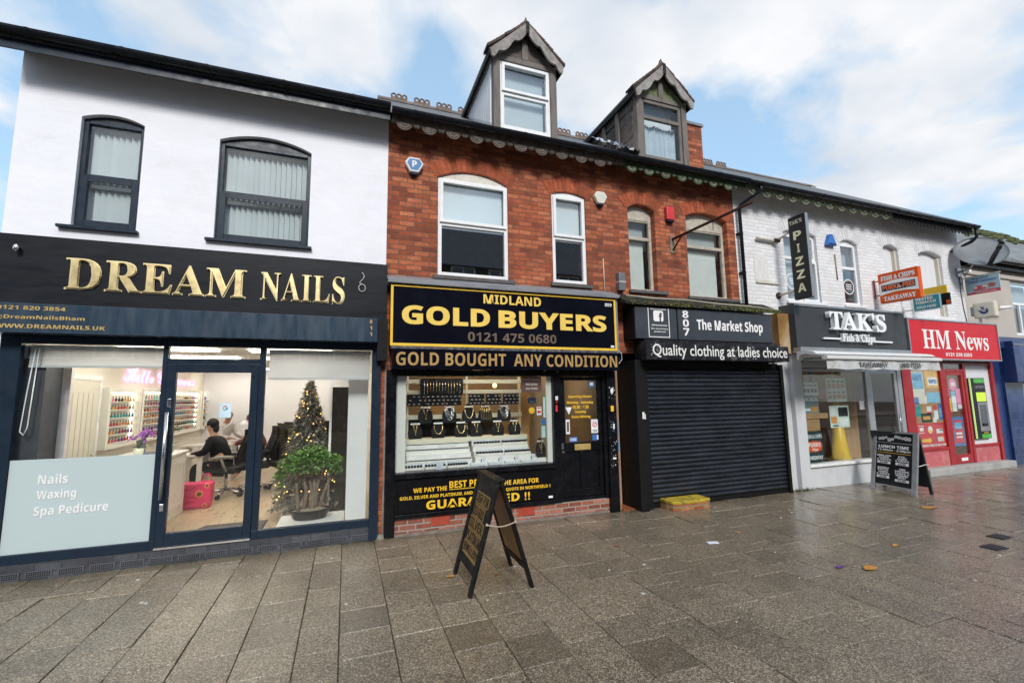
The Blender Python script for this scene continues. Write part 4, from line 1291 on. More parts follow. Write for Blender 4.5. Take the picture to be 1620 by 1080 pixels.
# yellow topped brick step
st = thing('doorstep', 'low brick step with a yellow painted top before the shutter', 'step', (5.3, -.42, 0))
MB().prism([(4.95, -.32), (4.98, -.44), (5.06, -.50), (5.64, -.50), (5.70, -.47), (5.70, -.17), (4.95, -.17)], 'z', -.01, .105).build('bricks', brick_mat('step_brick', (.30, .08, .03), (.42, .13, .05), (.40, .27, .12), (.22, .20, .12), mort=.014, stain=(.25, .21, .08), stain_amt=.6), st)
MB().prism([(4.94, -.32), (4.97, -.45), (5.06, -.51), (5.65, -.51), (5.71, -.48), (5.71, -.17), (4.94, -.17)], 'z', .106, .155).build('painted_top', mat('worn_yellow_paint', (.42, .31, .02), .75, var=.25, scale=9, bump=.5, dirt=(.16, .12, .03), dirt_amt=.85, dirt_scale=6), st, bevel=.012)

# ================================================================== THE WHITE PAINTED BRICK HOUSES
def upvc_fan(xa, xb, zb, r, b): brick_fan(xa - .05, xb + .05, zb - .01, r + .02, 0).build('brick_arch', WFAN, b)
TCRM = mat('cream_green_timber', (.22, .225, .17), .8, var=.3, scale=9, bump=.4, dirt=(.07, .09, .04), dirt_amt=.7, dirt_scale=6)
htak = building('white_brick_house', 'white painted brick house over the fish and chip shop', 7.21)
X0, X1 = 7.21, 11.66
ops = [(8.53, 9.52, 3.75, 5.22, .12), (10.265, 10.835, 3.765, 5.18, .09)]
mb = MB(); wall_openings(mb, X0, X1, 2.5, 6.04, 0, .31, ops)
mb.box(X0, 8.20, .03, .31, 0, 2.5)
mb.build('wall', WHT, htak)
shell(htak, X0, X1, 2.75, WHT)
roof(htak, X0, X1, [7.55 + .54 * i for i in range(7)])
gutter(htak, X0, X1, -.345, 5.95, .068)
fretwork(htak, X0 + .02, X1, [TCRM, TGRN])
for xa, xb, zb, r in ((8.53, 9.52, 5.22, .12), (10.265, 10.835, 5.18, .09)): upvc_fan(xa, xb, zb, r, htak)
def wa_extra(mb, xa, xb, za, zb, y, y1, fw):
    mb.box(9.0, 9.06, y - .006, y1 - .004, za + fw, zb - fw)
w = window(htak, 8.53, 9.52, 3.75, 5.22, .12, .06, UPVC, .06, .07, 4.70, UPVC, GLASS_DARK, extra=wa_extra, label='double white window behind the pizza sign')
open_sash(w, 9.04, 9.50, 3.77, 4.66, .058)
PBL = mat('pale_grey_room', (.50, .54, .56), .8, var=.06)
MB().box(8.6, 9.45, .24, .245, 3.8, 5.2).build('pale_blind', PBL, w)
wB = window(htak, 10.265, 10.835, 3.765, 5.18, .09, .06, UPVC, .06, .07, 4.62, UPVC, GLASS_DARK, label='narrow white window with a round white sticker')
rs = MB(); rs.prism(ring_arc((10.55, 4.20), .155, .175, 0, 360, None, 0, 28), 'y', .084, .0865)
for k in range(3): rs.box(10.46, 10.64, .084, .0865, 4.14 + k * .05, 4.16 + k * .05)
rs.build('ring_sticker', WHITE, wB)
rs = MB(); rs.prism(ring_arc((8.80, 4.20), .155, .175, 0, 360, None, 0, 28), 'y', .084, .0865)
for k in range(3): rs.box(8.72, 8.88, .084, .0865, 4.14 + k * .05, 4.16 + k * .05)
rs.build('ring_sticker', WHITE, w)
MB().box(10.32, 10.78, .24, .245, 4.62, 5.16).build('pale_blind', PBL, wB)
sill(w, 8.46, 9.60, 3.69, 3.745, UPVC, -.05, .06); sill(wB, 10.20, 10.90, 3.70, 3.76, UPVC, -.05, .06)
mb = MB(); mb.box(7.66, 8.02, -.008, -.001, 4.12, 4.62); mb.build('patched_brick', mat('patched_white', (.66, .65, .64), .9, var=.1, scale=12, bump=.6), htak)
MB().box(7.66, 8.28, -.03, -.001, 4.06, 4.095).build('ledge', CREAMW, htak)
# rainwater pipe with swan neck
dp = MB(); dp.tube([(7.52, -.41, 5.92), (7.52, -.41, 5.82), (7.50, -.38, 5.78), (7.30, -.12, 5.60), (7.275, -.09, 5.54), (7.275, -.09, 3.42)], .034, 10)
for z in (5.0, 4.2): dp.box(7.225, 7.325, -.10, -.001, z, z + .03)
dp.build('downpipe', GUT, htak)

hnw = building('white_brick_house', 'white painted brick house with blocked windows over the newsagent', 11.66)
X0, X1 = 11.66, 14.77
ops = [(11.74, 12.29, 4.1, 5.22, .09), (13.05, 13.97, 3.66, 5.19, .11)]
mb = MB(); wall_openings(mb, X0, X1, 2.4, 6.04, 0, .31, ops); mb.build('wall', WHT, hnw)
shell(hnw, X0, X1, 2.75, WHT)
roof(hnw, X0, X1, ())
gutter(hnw, X0, X1 + .05, -.345, 5.94, .068)
mb = MB(); mb.box(X0, X1, -.322, -.30, 5.80, 5.97)
x = X0 + .05
while x < X1 - .1:
    mb.prism([(x, 5.799), (x + .06, 5.72), (x + .12, 5.799)], 'y', -.322, -.302); x += .135
mb.build('fretwork', mat('black_fretwork', (.022, .022, .024), .7, var=.4), hnw)
BRD = mat('white_boarding', (.70, .70, .72), .7, var=.05, scale=2, bump=.1, stretch=(6, 1, .4), dirt=(.5, .49, .47), dirt_amt=.3)
for (xa, xb, za, zb, r) in ops:
    upvc_fan(xa, xb, zb, r, hnw)
    o = MB().prism([(xa + .003, za + .003), (xb - .003, za + .003)] + [(px, pz - .003) for px, pz in arch(xa + .003, xb - .003, zb, r)[::-1]], 'y', .12, .15)
    o.build('boarded_window', BRD, hnw)
    MB().box(xb - .07, xb - .004, .05, .119, za + .004, zb - .02).build('reveal_strip', CREAMW, hnw)
dp = MB(); dp.tube([(14.72, -.41, 5.90), (14.72, -.41, 5.68), (14.70, -.36, 5.60), (14.45, -.10, 5.40), (14.40, -.02, 5.36)], .034, 10)
dp.build('downpipe', GUT, hnw)
dw = MB(); dw.tube([(14.62, -.012, 4.78), (14.60, -.012, 4.3), (14.63, -.012, 3.9), (14.70, -.014, 3.5)], .010, 6)
dw.tube([(14.62, -.02, 4.8), (14.70, -.03, 4.62), (14.66, -.03, 4.5), (14.6, -.02, 4.6), (14.62, -.02, 4.75)], .008, 6)
dw.build('loose_cable', mat('grey_cable', (.12, .12, .13), .6), hnw)
cj = MB(); cj.tube([(10.05, -.012, 4.88), (10.06, -.012, 4.3)], .012, 6); cj.build('rusty_bracket', mat('pale_rust', (.26, .19, .13), .8, var=.3), htak)

# --- fish and chip shopfront
SGM = mat('silver_grey_panel', (.045, .050, .056), .42, var=.08, scale=1.5)
PVCG = mat('dirty_white_panel', (.56, .58, .60), .55, var=.06, scale=3, dirt=(.30, .29, .26), dirt_amt=.45, dirt_scale=4, stretch=(1, 1, .4))
mb = MB()
mb.box(8.28, 8.545, -.14, .05, -.01, 2.62)          # left pillar
mb.box(7.94, 8.279, -.05, .03, -.01, 2.55)          # flat panel
mb.box(8.545, 10.52, -.10, .05, -.008, .40)
tkf = mb.build('shopfront', PVCG, htak, bevel=.004)
mb = MB(); mb.box(8.546, 10.56, -.15, .05, .401, .455)
mb.build('window_sill', UPVC, tkf, bevel=.005)
ALU = mat('aluminium_frame', (.42, .44, .46), .35, metal=.5, var=.06)
mb = MB()
mb.box(8.546, 8.60, -.09, -.02, .456, 2.40); mb.box(10.50, 10.60, -.09, -.02, .0, 2.40); mb.box(8.60, 10.50, -.09, -.02, 2.28, 2.34)
mb.box(8.546, 10.50, -.09, -.02, 2.36, 2.62)
mb.box(11.56, 11.70, -.09, -.02, .0, 2.62); mb.box(10.60, 11.56, -.09, -.02, 2.36, 2.62)
mb.box(10.60, 11.56, -.09, .0, -.006, .05)
mb.build('window_frame', ALU, tkf, bevel=.004)
MB().box(8.60, 10.50, -.060, -.052, .456, 2.28).build('shop_window', GLASS_SHOP, tkf)
mb = MB()
mb.box(10.602, 10.70, -.08, -.03, .06, 2.355); mb.box(11.46, 11.558, -.08, -.03, .06, 2.355)
mb.box(10.70, 11.46, -.08, -.03, .06, .20); mb.box(10.70, 11.46, -.08, -.03, 2.25, 2.355)
tdo = mb.build('door', ALU, htak, bevel=.004)
MB().box(10.70, 11.46, -.058, -.052, .20, 2.25).build('door_glass', GLASS_SHOP, tdo)
mb = MB(); mb.tube([(11.42, -.14, .95), (11.42, -.14, 1.35)], .012, 8); mb.build('pull_handle', STEEL, tdo)
# posters on the inside of the window
def poster(x0, x1, z0, z1, col, y, parent, name='poster', detail=None, thick=.003):
    o = MB().box(x0, x1, y, y + thick, z0, z1).build(name, col, parent)
    return o
BW = mat('bamboo_board', (.36, .22, .09), .6, var=.2, scale=9, stretch=(.6, 1, 4))
FOOD = mat('food_orange', (.62, .27, .05), .6, var=.3, scale=40)
GRN = mat('menu_green', (.035, .13, .035), .5); DKT = mat('dark_teal', (.012, .04, .042), .4)
ORG_ = mat('sign_orange', (.68, .095, .010), .5, var=.05, spec=.2)
yi = -.046
def menu(x0, x1, z0, z1, base, bits, parent, name='menu_poster'):
    mb = MB(); mb.box(x0, x1, yi, yi + .003, z0, z1, 0)
    for a0, a1, b0, b1, mi in bits:
        mb.box(x0 + (x1 - x0) * a0, x0 + (x1 - x0) * a1, yi - .0012, yi - .0002, z0 + (z1 - z0) * b0, z0 + (z1 - z0) * b1, mi)
    return mb.build(name, [base, FOOD, BLKM, GRN, ORG_, PW, YEL], parent)
MINT = mat('menu_mint', (.60, .68, .62), .4)
bits = []
for r_ in range(2):
    for c_ in range(4):
        bits.append((.07 + c_ * .23, .23 + c_ * .23, .12 + r_ * .46, .30 + r_ * .46, 1)); bits.append((.07 + c_ * .23, .23 + c_ * .23, .36 + r_ * .46, .42 + r_ * .46, 2))
menu(9.32, 9.92, 1.66, 2.15, MINT, bits, tkf)
menu(9.35, 9.93, 1.13, 1.58, MINT, [(.05, .35, .2, .5, 1), (.45, .95, .5, .92, 2), (.48, .6, .6, .8, 5), (.66, .92, .55, .88, 5), (.5, .9, .1, .4, 5), (.12, .40, .05, .12, 3), (.07, .3, .6, .9, 5)], tkf)
menu(8.61, 9.08, 1.80, 2.06, MINT, [(.1 + .22 * i, .26 + .22 * i, .2, .5, 2) for i in range(4)] + [(.1 + .22 * i, .26 + .22 * i, .72, .82, 2) for i in range(4)], tkf)
menu(8.61, 9.06, 1.44, 1.77, mat('menu_slate', (.16, .22, .25), .4), [(.5, .9, .08, .42, 1), (.1, .45, .15, .3, 5)], tkf)
txt('SIDE ORDERS', (8.64, 9.03, 1.69, 1.75), PW, tkf, FY(yi), off=.02, rise=.002)
MB().box(8.605, 9.30, yi - .0, yi + .012, 1.33, 1.44).build('bamboo_strip', BW, tkf)
mb = MB()
for i in range(7): mb.box(8.61 + i * .062, 8.668 + i * .062, yi, yi + .01, 1.09, 1.32)
mb.build('bamboo_board', BW, tkf)
p_ = poster(8.605, 9.07, .48, 1.08, DKT, yi, tkf, 'pie_poster')
fr = FY(yi)
txt('FISH & CHIPS', (8.62, 9.05, .945, 1.02), PW, tkf, fr, off=.02, rise=.002)
mb = MB(); mb.prism([(8.62, .80), (8.66, .88), (8.84, .895), (9.02, .87), (9.05, .80), (9.02, .70), (8.84, .675), (8.66, .69)], 'y', yi - .0025, yi - .0005); mb.build('orange_badge', ORG_, tkf)
txt('PUKKA', (8.66, 9.01, .775, .86), PW, tkf, fr, off=.035, rise=.003)
txt('Pies', (8.76, 8.92, .70, .755), PW, tkf, fr, off=.02, rise=.003)
txt('TAKEAWAY', (8.63, 9.04, .53, .605), PW, tkf, fr, off=.02, rise=.002)
poster(10.29, 10.44, 1.48, 1.66, mat('pale_notice', (.70, .62, .66), .5), yi, tkf, 'notice')
# inside the chip shop
DKR = mat('brown_shop_wall', (.15, .085, .05), .8, var=.2, scale=2)
mb = MB()
mb.box(7.95, 8.02, .06, 4.5, 0, 2.7); mb.box(11.62, 11.655, .06, 4.5, 0, 2.7); mb.box(8.02, 11.62, 4.4, 4.5, 0, 2.7); mb.box(8.02, 11.62, .06, 4.4, 2.6, 2.7)
mb.build('shop_wall', DKR, htak)
MB().box(8.02, 11.62, .06, 4.4, .0, .04).build('shop_floor', mat('terracotta_floor', (.20, .10, .07), .35, var=.15), htak)
def box_thing(name, label, cat, x0, x1, y0, y1, z0, z1, m, group=None, bevel=.01):
    o = MB().box(x0, x1, y0, y1, z0, z1).build(name, m, bevel=bevel, loc=((x0 + x1) / 2, (y0 + y1) / 2, z0))
    return tag(o, label, cat, group)
# stacked cartons
CARD = mat('brown_cardboard', (.34, .20, .095), .85, var=.12, scale=3)
TAPE = mat('parcel_tape', (.44, .30, .16), .4)
def carton(x0, x1, y0, y1, z0, z1, label):
    o = MB(); o.box(x0, x1, y0, y1, z0, z1, 0); o.box((x0 + x1) / 2 - .03, (x0 + x1) / 2 + .03, y0 - .002, y0 - .0005, z0 + .01, z1 - .01, 1)
    tag(o.build('carton', [CARD, TAPE], loc=((x0 + x1) / 2, y0, z0)), label, 'carton', 'cartons in the chip shop')
shf = MB(); shf.box(8.05, 9.15, .45, .95, 2.02, 2.05); shf.box(8.05, 8.09, .45, .95, .04, 2.02); shf.box(9.11, 9.15, .45, .95, .04, 2.02)
tag(shf.build('shelf_rack', DKR, loc=(8.6, .7, .04)), 'brown shelf rack inside the chip shop window', 'shelf rack')
carton(8.30, 8.78, .5, .9, 2.051, 2.40, 'left cardboard carton high in the chip shop window')
carton(8.80, 9.10, .5, .9, 2.051, 2.36, 'right cardboard carton high in the chip shop window')
ct = thing('counter', 'dark brown serving counter deep inside the chip shop', 'counter', (9.8, 2.4, .04))
MB().box(8.4, 10.3, 2.1, 2.7, .041, 1.05).build('body', mat('counter_panel', (.20, .10, .06), .5, var=.2), ct)
MB().box(8.35, 10.35, 2.05, 2.75, 1.051, 1.10).build('counter_top', STEEL, ct, bevel=.006)
# yellow cone, its side filling the window corner
wf = thing('yellow_cone', 'tall yellow cone standing in the chip shop window', 'safety sign', (10.15, .3, .04))
mb = MB()
mb.lathe([(.20, 0), (.20, .03), (.17, .04), (.04, 1.30), (.03, 1.36), (0, 1.37)], (10.15, .36, .42), 12)
mb.build('cone', mat('yellow_plastic', (.72, .45, .01), .35, var=.06), wf)
MB().box(9.75, 10.49, .05, .72, .04, .42).build('plinth', DKR, wf)
# green lit menu panel seen through the window; the ceiling strip is added light
tag(MB().box(8.9, 9.9, 1.6, 1.64, 1.95, 2.2).build('menu_light', emit('menu_glow', (.55, .65, .50), .5), loc=(9.4, 1.6, 1.95)), 'lit menu panel hanging inside the chip shop', 'menu light')
tag(MB().box(9.3, 10.9, 1.9, 2.1, 2.56, 2.595).build('ceiling_light', emit('chip_shop_fill', (1, .93, .8), 6.0), loc=(9.6, 2, 2.56)), 'added fill light strip inside the chip shop', 'ceiling light')
MB().box(10.0, 10.09, .80, .82, .05, 2.55).build('blue_door_frame', mat('blue_frame', (.03, .10, .32), .5), tkf)
tag(MB().box(10.75, 11.42, .75, .80, .04, 2.35).build('inner_door', mat('light_oak', (.46, .28, .14), .6, var=.2, scale=3, stretch=(5, 1, .5)), loc=(11.2, 1.1, .04)), 'light oak inner door behind the chip shop entrance', 'door')

sg = thing('shop_sign', 'grey chip shop sign with raised white letters reading TAKS', 'shop sign', (9.9, -.2, 2.75))
mb = MB(); mb.box(8.22, 11.59, -.34, -.001, 2.745, 3.60); mb.build('sign_box', SGM, sg, bevel=.004)
MB().box(8.225, 11.59, -.36, -.3405, 3.56, 3.60).build('top_trim', GREYM, sg)
MB().box(7.93, 8.219, -.20, -.002, 2.62, 3.42).build('rusty_end', mat('rusty_end_panel', (.28, .15, .04), .8, var=.35, scale=4, dirt=(.50, .46, .38), dirt_amt=.6, dirt_scale=4, stretch=(1, 1, .5)), sg)
fr = FY(-.34)
LW = mat('white_acrylic', (.80, .81, .82), .25, var=.03)
SIDE = mat('letter_return', (.42, .43, .44), .4, metal=.3)
txt(serif("TAK'S"), (9.05, 10.76, 3.10, 3.49), LW, sg, fr, off=.012, ext=.09, rise=.02, res=4)
txt(serif("Fish & Chips"), (9.42, 10.42, 2.83, 3.04), LW, sg, fr, off=.004, ext=.06, rise=.02, res=3)
mb = MB(); mb.box(8.90, 9.40, -.40, -.36, 2.915, 2.945); mb.box(10.46, 11.0, -.40, -.36, 2.885, 2.915); mb.build('line', LW, sg)
aw = thing('awning', 'retracted shop awning with a stained valance lettered TAKEAWAY AND PIZZA', 'awning', (9.9, -.6, 2.4))
AWH = mat('awning_white_metal', (.64, .65, .65), .4, var=.05, dirt=(.4, .36, .27), dirt_amt=.3, dirt_scale=3)
MB().box(8.25, 11.62, -.38, -.10, 2.63, 2.742).build('mounting_board', GREYM, aw)
mb = MB()
n = 8
mb.prism([(-.40, 2.48), (-.40, 2.64), (-.55, 2.655), (-.72, 2.62), (-.79, 2.57), (-.74, 2.55), (-.6, 2.585), (-.46, 2.57)], 'x', 8.10, 11.66)
mb.build('cassette', AWH, aw)
mb = MB(); mb.prism([(-1.04, 2.44), (-1.08, 2.455), (-1.08, 2.50), (-1.02, 2.52), (-.98, 2.50), (-.98, 2.45)], 'x', 7.96, 11.28); mb.build('front_rail', AWH, aw)
mb = MB()
for x in (8.22, 11.15):
    mb.bar((x, -.45, 2.50), (x, -1.0, 2.475), .05, .04)
mb.build('arm', GREYM, aw)
CLTH = mat('stained_valance_cloth', (.50, .52, .53), .85, var=.1, scale=4, dirt=(.27, .23, .16), dirt_amt=.7, dirt_scale=5)
mb = MB(); vs = []
n = 60
for i in range(n + 1):
    x = 8.0 + 3.25 * i / n
    vs += [(x, -1.03 + .006 * math.sin(i * .9), 2.448), (x, -1.03 + .02 * math.sin(i * .7), 2.27 + .008 * math.sin(i * .5))]
vs += [(p[0], p[1] + .004, p[2]) for p in vs]
k = 2 * (n + 1)
mb.add(vs, [(2 * i, 2 * i + 2, 2 * i + 3, 2 * i + 1) for i in range(n)] + [(k + 2 * i, k + 2 * i + 1, k + 2 * i + 3, k + 2 * i + 2) for i in range(n)], 0, True)
vl = mb.build('valance', CLTH, aw)
txt('TAKEAWAY', (8.82, 9.62, 2.31, 2.40), mat('faded_black', (.07, .07, .08), .7, var=.3, scale=9), aw, FY(-1.052), off=.015)
txt('AND PIZZA', (10.02, 10.62, 2.31, 2.405), MATS['faded_black'], aw, FY(-1.052), off=.015)
mb = MB()
v = [(8.12, -.70, 2.56), (11.2, -.70, 2.56), (11.25, -1.0, 2.515), (8.02, -1.0, 2.515)]
v += [(p[0], p[1], p[2] - .012) for p in v]
mb.add(v, [(0, 1, 2, 3), (7, 6, 5, 4), (0, 4, 5, 1), (1, 5, 6, 2), (2, 6, 7, 3), (3, 7, 4, 0)])
mb.build('canopy_cloth', CLTH, aw)

# --- newsagent shopfront
REDP = mat('red_gloss_paint', (.34, .010, .016), .4, var=.12, scale=3, dirt=(.2, .03, .03), dirt_amt=.3)
PINK = mat('faded_red_masonry', (.48, .12, .13), .75, var=.15, scale=6, bump=.4, dirt=(.42, .36, .30), dirt_amt=.5, dirt_scale=3)
mb = MB()
mb.box(11.72, 12.05, -.10, .0, .0, 2.52)
mb.box(12.05, 13.13, -.10, .0, .50, .565); mb.box(12.05, 13.13, -.10, .0, 2.40, 2.52)
mb.box(13.13, 13.275, -.10, .0, .15, 2.52)
mb.box(13.275, 14.05, -.10, .0, 2.30, 2.36); mb.box(13.275, 14.05, -.10, .0, 2.49, 2.52)
mb.box(14.05, 14.15, -.10, .0, .15, 2.52)
mb.box(14.15, 15.18, -.10, .0, .50, .565); mb.box(14.15, 15.18, -.10, .0, 2.46, 2.52)
mb.box(15.18, 15.30, -.12, .0, .15, 2.54)
nsf = mb.build('shopfront', REDP, hnw, bevel=.005)
MB().box(12.05, 13.13, -.08, .0, .15, .499).build('masonry_riser', PINK, nsf); MB().box(14.15, 15.18, -.08, .0, .15, .499).build('masonry_riser', PINK, nsf)
MB().box(12.05, 13.13, -.065, -.058, .565, 2.40).build('shop_window', GLASS_SHOP, nsf)
MB().box(13.275, 14.05, -.065, -.058, 2.36, 2.49).build('fanlight', GLASS_SHOP, nsf)
MB().box(11.95, 15.32, -.30, .02, -.01, .149).build('concrete_step', mat('pale_concrete', (.36, .36, .35), .7, var=.15, scale=4, bump=.2, dirt=(.18, .17, .15), dirt_amt=.4), hnw, bevel=.015)
MB().box(14.15, 15.18, -.06, .0, .566, 2.459).build('cash_panel', mat('white_cladding', (.68, .69, .72), .4, var=.04), nsf)
TEA = mat('poster_teal', (.02, .30, .30), .45); PKP = mat('poster_pink', (.75, .20, .40), .45); AMB = mat('poster_amber', (.72, .36, .05), .5, var=.15, scale=6)
LBL = mat('poster_sky', (.16, .42, .62), .45, var=.15, scale=9); DKG = mat('poster_dark', (.035, .045, .03), .5); CRM = mat('poster_cream', (.66, .62, .54), .5, var=.1, scale=8)
BRW = mat('cardboard_tan', (.42, .24, .10), .7, var=.2)
yi2 = -.058 + .003
mb = MB()
pal = [AMB, LBL, TEA, PW, PR, PB, PKP, DKG, CRM, YEL, BRW]
def pp(x0, x1, z0, z1, mi, d=0): mb.box(x0, x1, yi2 + .003 - d * .0012, yi2 + .0036 - d * .0012 + .0004, z0, z1, mi)
pp(12.06, 13.12, 1.12, 2.39, 10)
pp(12.10, 12.55, 1.72, 2.30, 8, 1); pp(12.12, 12.53, 1.9, 2.28, 1, 2); pp(12.62, 13.11, 1.92, 2.37, 0, 1); pp(12.70, 13.06, 1.98, 2.17, 3, 2)
pp(12.10, 12.30, 1.55, 1.70, 5, 1); pp(12.62, 13.11, 1.58, 1.82, 1, 1); pp(12.3, 12.6, 1.56, 1.74, 8, 2)
pp(12.12, 12.33, 1.28, 1.52, 2, 1); pp(12.55, 12.72, 1.38, 1.50, 3, 1); pp(12.55, 12.72, 1.32, 1.375, 4, 1); pp(12.80, 12.93, 1.42, 1.52, 4, 1)
pp(12.80, 12.95, 1.20, 1.40, 3, 1); pp(12.97, 13.12, 1.18, 1.56, 5, 1); pp(13.0, 13.09, 1.25, 1.45, 1, 2); pp(12.32, 12.70, 1.14, 1.34, 7, 1); pp(12.74, 12.86, 1.13, 1.24, 3, 2)
pp(12.38, 12.64, 1.20, 1.28, 0, 2)
mb.build('window_poster', pal, nsf)
fr = FY(yi2)
txt('GIFT', (12.16, 12.48, 2.10, 2.22), PB, nsf, fr, off=.03, rise=.002)
txt('VAPES', (12.73, 13.03, 2.03, 2.12), PB, nsf, fr, off=.03, rise=.002)
mb = MB(); mb.box(12.055, 13.125, yi2 - .001, yi2 + .001, .57, 1.12); sp = mb.build('red_sticker', PR, nsf)
mb = MB()
yq = yi2 - .0015
mb.prism([(12.24, .70), (12.50, .70), (12.50, .665), (12.60, .735), (12.50, .805), (12.50, .77), (12.24, .77)], 'y', yq - .001, yq, 9)
mb.prism(ring_arc((12.58, .97), 0.0001, .085, 0, 360, None, 0, 18), 'y', yq - .001, yq, 3); mb.prism([(12.50, .96), (12.66, .96), (12.62, .90), (12.54, .90)], 'y', yq - .002, yq - .0011, 9)
mb.box(12.16, 12.36, yq - .001, yq, .90, .915, 3); mb.box(12.16, 12.36, yq - .001, yq, 1.06, 1.075, 3); mb.box(12.2, 12.34, yq - .001, yq, .95, 1.03, 3)
mb.box(12.80, 13.04, yq - .001, yq, .88, .98, 3); mb.box(12.92, 13.04, yq - .002, yq - .0011, .94, .965, 7)
mb.box(12.82, 13.04, yq - .001, yq, .70, .80, 8)
mb.build('badge', pal, nsf)
txt('SMOKELESS TOBACCO SOLD HERE', (12.12, 13.10, .60, .645), PW, nsf, FY(yi2 - .001), off=.03, rise=.002)
mb = MB()
mb.box(13.28, 13.38, -.09, -.02, .16, 2.295); mb.box(13.955, 14.045, -.09, -.02, .16, 2.295); mb.box(13.38, 13.955, -.09, -.02, .16, .36); mb.box(13.38, 13.955, -.09, -.02, 2.22, 2.295)
ndo = mb.build('door', REDP, hnw, bevel=.005)
MB().box(13.38, 13.955, -.06, -.054, .36, 2.22).build('door_glass', GLASS_SHOP, ndo)
mb = MB()
def pd(x0, x1, z0, z1, mi, d=0): mb.box(x0, x1, -.0505 - d * .0012, -.0497 - d * .0012, z0, z1, mi)
pd(13.44, 13.90, .55, 1.23, 5); pd(13.50, 13.84, .62, 1.16, 4, 1); pd(13.53, 13.80, .95, 1.10, 1, 2); pd(13.55, 13.79, .82, .87, 3, 2); pd(13.55, 13.79, .74, .78, 3, 2)
pd(13.55, 13.72, 1.36, 1.72, 3); pd(13.55, 13.72, 1.72, 1.84, 1); pd(13.74, 13.93, 1.48, 1.90, 6); pd(13.76, 13.92, 1.42, 1.52, 3, 1)
pd(13.39, 13.53, 1.35, 1.68, 0); pd(13.39, 13.50, 1.70, 1.90, 4); pd(13.42, 13.52, 1.4, 1.6, 9, 1)
mb.prism(ring_arc((13.66, 2.0), .0001, .15, 0, 360, None, 0, 18), 'y', -.0505, -.0497, 6)
pd(13.60, 13.74, 1.96, 2.05, 3, 1)
mb.build('door_poster', pal, ndo)
lb = MB().box(13.55, 13.80, -.096, -.0905, .22, .29); lb.build('letter_plate', PW, ndo)
# inside the newsagent
mb = MB(); mb.box(11.665, 11.72, .05, 4, 0, 2.7); mb.box(14.06, 14.14, .05, 4, 0, 2.7); mb.box(11.72, 14.06, 3.9, 4, 0, 2.7); mb.box(11.72, 14.06, .05, 3.9, 2.58, 2.7)
mb.build('shop_wall', mat('tan_shop_wall', (.45, .30, .16), .8, var=.2, scale=3), hnw)
MB().box(11.72, 14.06, .05, 3.9, 0, .1).build('shop_floor', MATS['terracotta_floor'], hnw)
tag(MB().box(12.0, 13.9, 1.2, 1.5, 2.54, 2.578).build('ceiling_light', emit('news_fill', (1, .9, .75), 6.0), loc=(13, 1.3, 2.54)), 'added fill light strip inside the newsagent', 'ceiling light')  # added glowing strip, brightens the newsagent's interior
ns = thing('shop_sign', 'bright red newsagent sign reading HM News in white serif letters', 'shop sign', (13.4, -.2, 2.55))
SRED = mat('glossy_red_sign', (.58, .010, .022), .38, var=.06, scale=2, rvar=.05, spec=.2)
MB().box(11.72, 15.16, -.335, -.001, 2.585, 3.45).build('sign_box', SRED, ns)
mb = MB(); mb.box(11.68, 11.715, -.35, -.001, 2.55, 3.485); mb.box(15.165, 15.20, -.35, -.001, 2.55, 3.485); mb.box(11.716, 15.164, -.35, -.001, 3.452, 3.485); mb.box(11.716, 15.164, -.35, -.001, 2.55, 2.583)
mb.build('frame', GREYM, ns, bevel=.003)
fr = FY(-.335)
txt(serif('HM News'), (12.17, 14.73, 2.80, 3.24), WHITE, ns, fr, off=.004, res=4)
txt('0121 238 2353', (12.96, 13.98, 2.645, 2.725), WHITE, ns, fr, off=.025)
# cash machine
at = thing('cash_machine', 'tall green and black cash machine set in a white panel', 'cash machine', (14.5, -.1, .68))
BK2 = mat('machine_black', (.014, .014, .016), .35); GR2 = mat('machine_green', (.07, .42, .05), .35); GY2 = mat('machine_grey', (.23, .23, .25), .45)
mb = MB(); mb.box(14.23, 14.83, -.20, -.061, .69, 2.15); mb.build('cabinet', BK2, at, bevel=.008)
mb = MB(); mb.box(14.36, 14.81, -.205, -.2005, 2.03, 2.13); mb.box(14.42, 14.80, -.205, -.2005, .70, .80); mb.build('green_panel', GR2, at)
MB().box(14.205, 14.228, -.205, -.18, .70, 2.14).build('edge_light', emit('lime_edge', (.5, .72, .25), .25), at)
MB().box(14.40, 14.79, -.205, -.2005, 1.58, 1.80).build('lit_screen', emit('lime_screen', (.50, .72, .05), .2), at)
mb = MB(); mb.box(14.40, 14.46, -.207, -.2005, .87, 1.56); mb.box(14.73, 14.79, -.207, -.2005, .87, 1.56); mb.box(14.461, 14.729, -.207, -.2005, 1.50, 1.56); mb.box(14.461, 14.729, -.207, -.2005, .87, .98)
mb.build('surround', GY2, at)
MB().box(14.461, 14.729, -.202, -.2002, .981, 1.499).build('screen', mat('machine_screen', (.10, .11, .12), .2), at)
mb = MB(); mb.box(14.50, 14.68, -.23, -.2025, 1.0, 1.05)
for a in range(4):
    for b_ in range(3): mb.box(14.52 + a * .035, 14.545 + a * .035, -.236, -.2305, 1.008 + b_ * .013, 1.017 + b_ * .013)
mb.build('keypad', BK2, at)
txt('cash', (14.52, 14.70, .82, .855), YEL, at, FY(-.2), off=.02)
txt('Cash Machine', (14.38, 14.79, 1.90, 1.98), GY2, at, FY(-.2), off=.02)
at.location.y += .075

# ================================================================== HANGING SIGNS, ALARMS AND OTHER FIXTURES
# signs that stick out from the wall: their faces look along the pavement (-x)
def FXM(x): return lambda a, b, c: Vector((x - c, -a, b))       # a runs out from the wall, face turned to -x

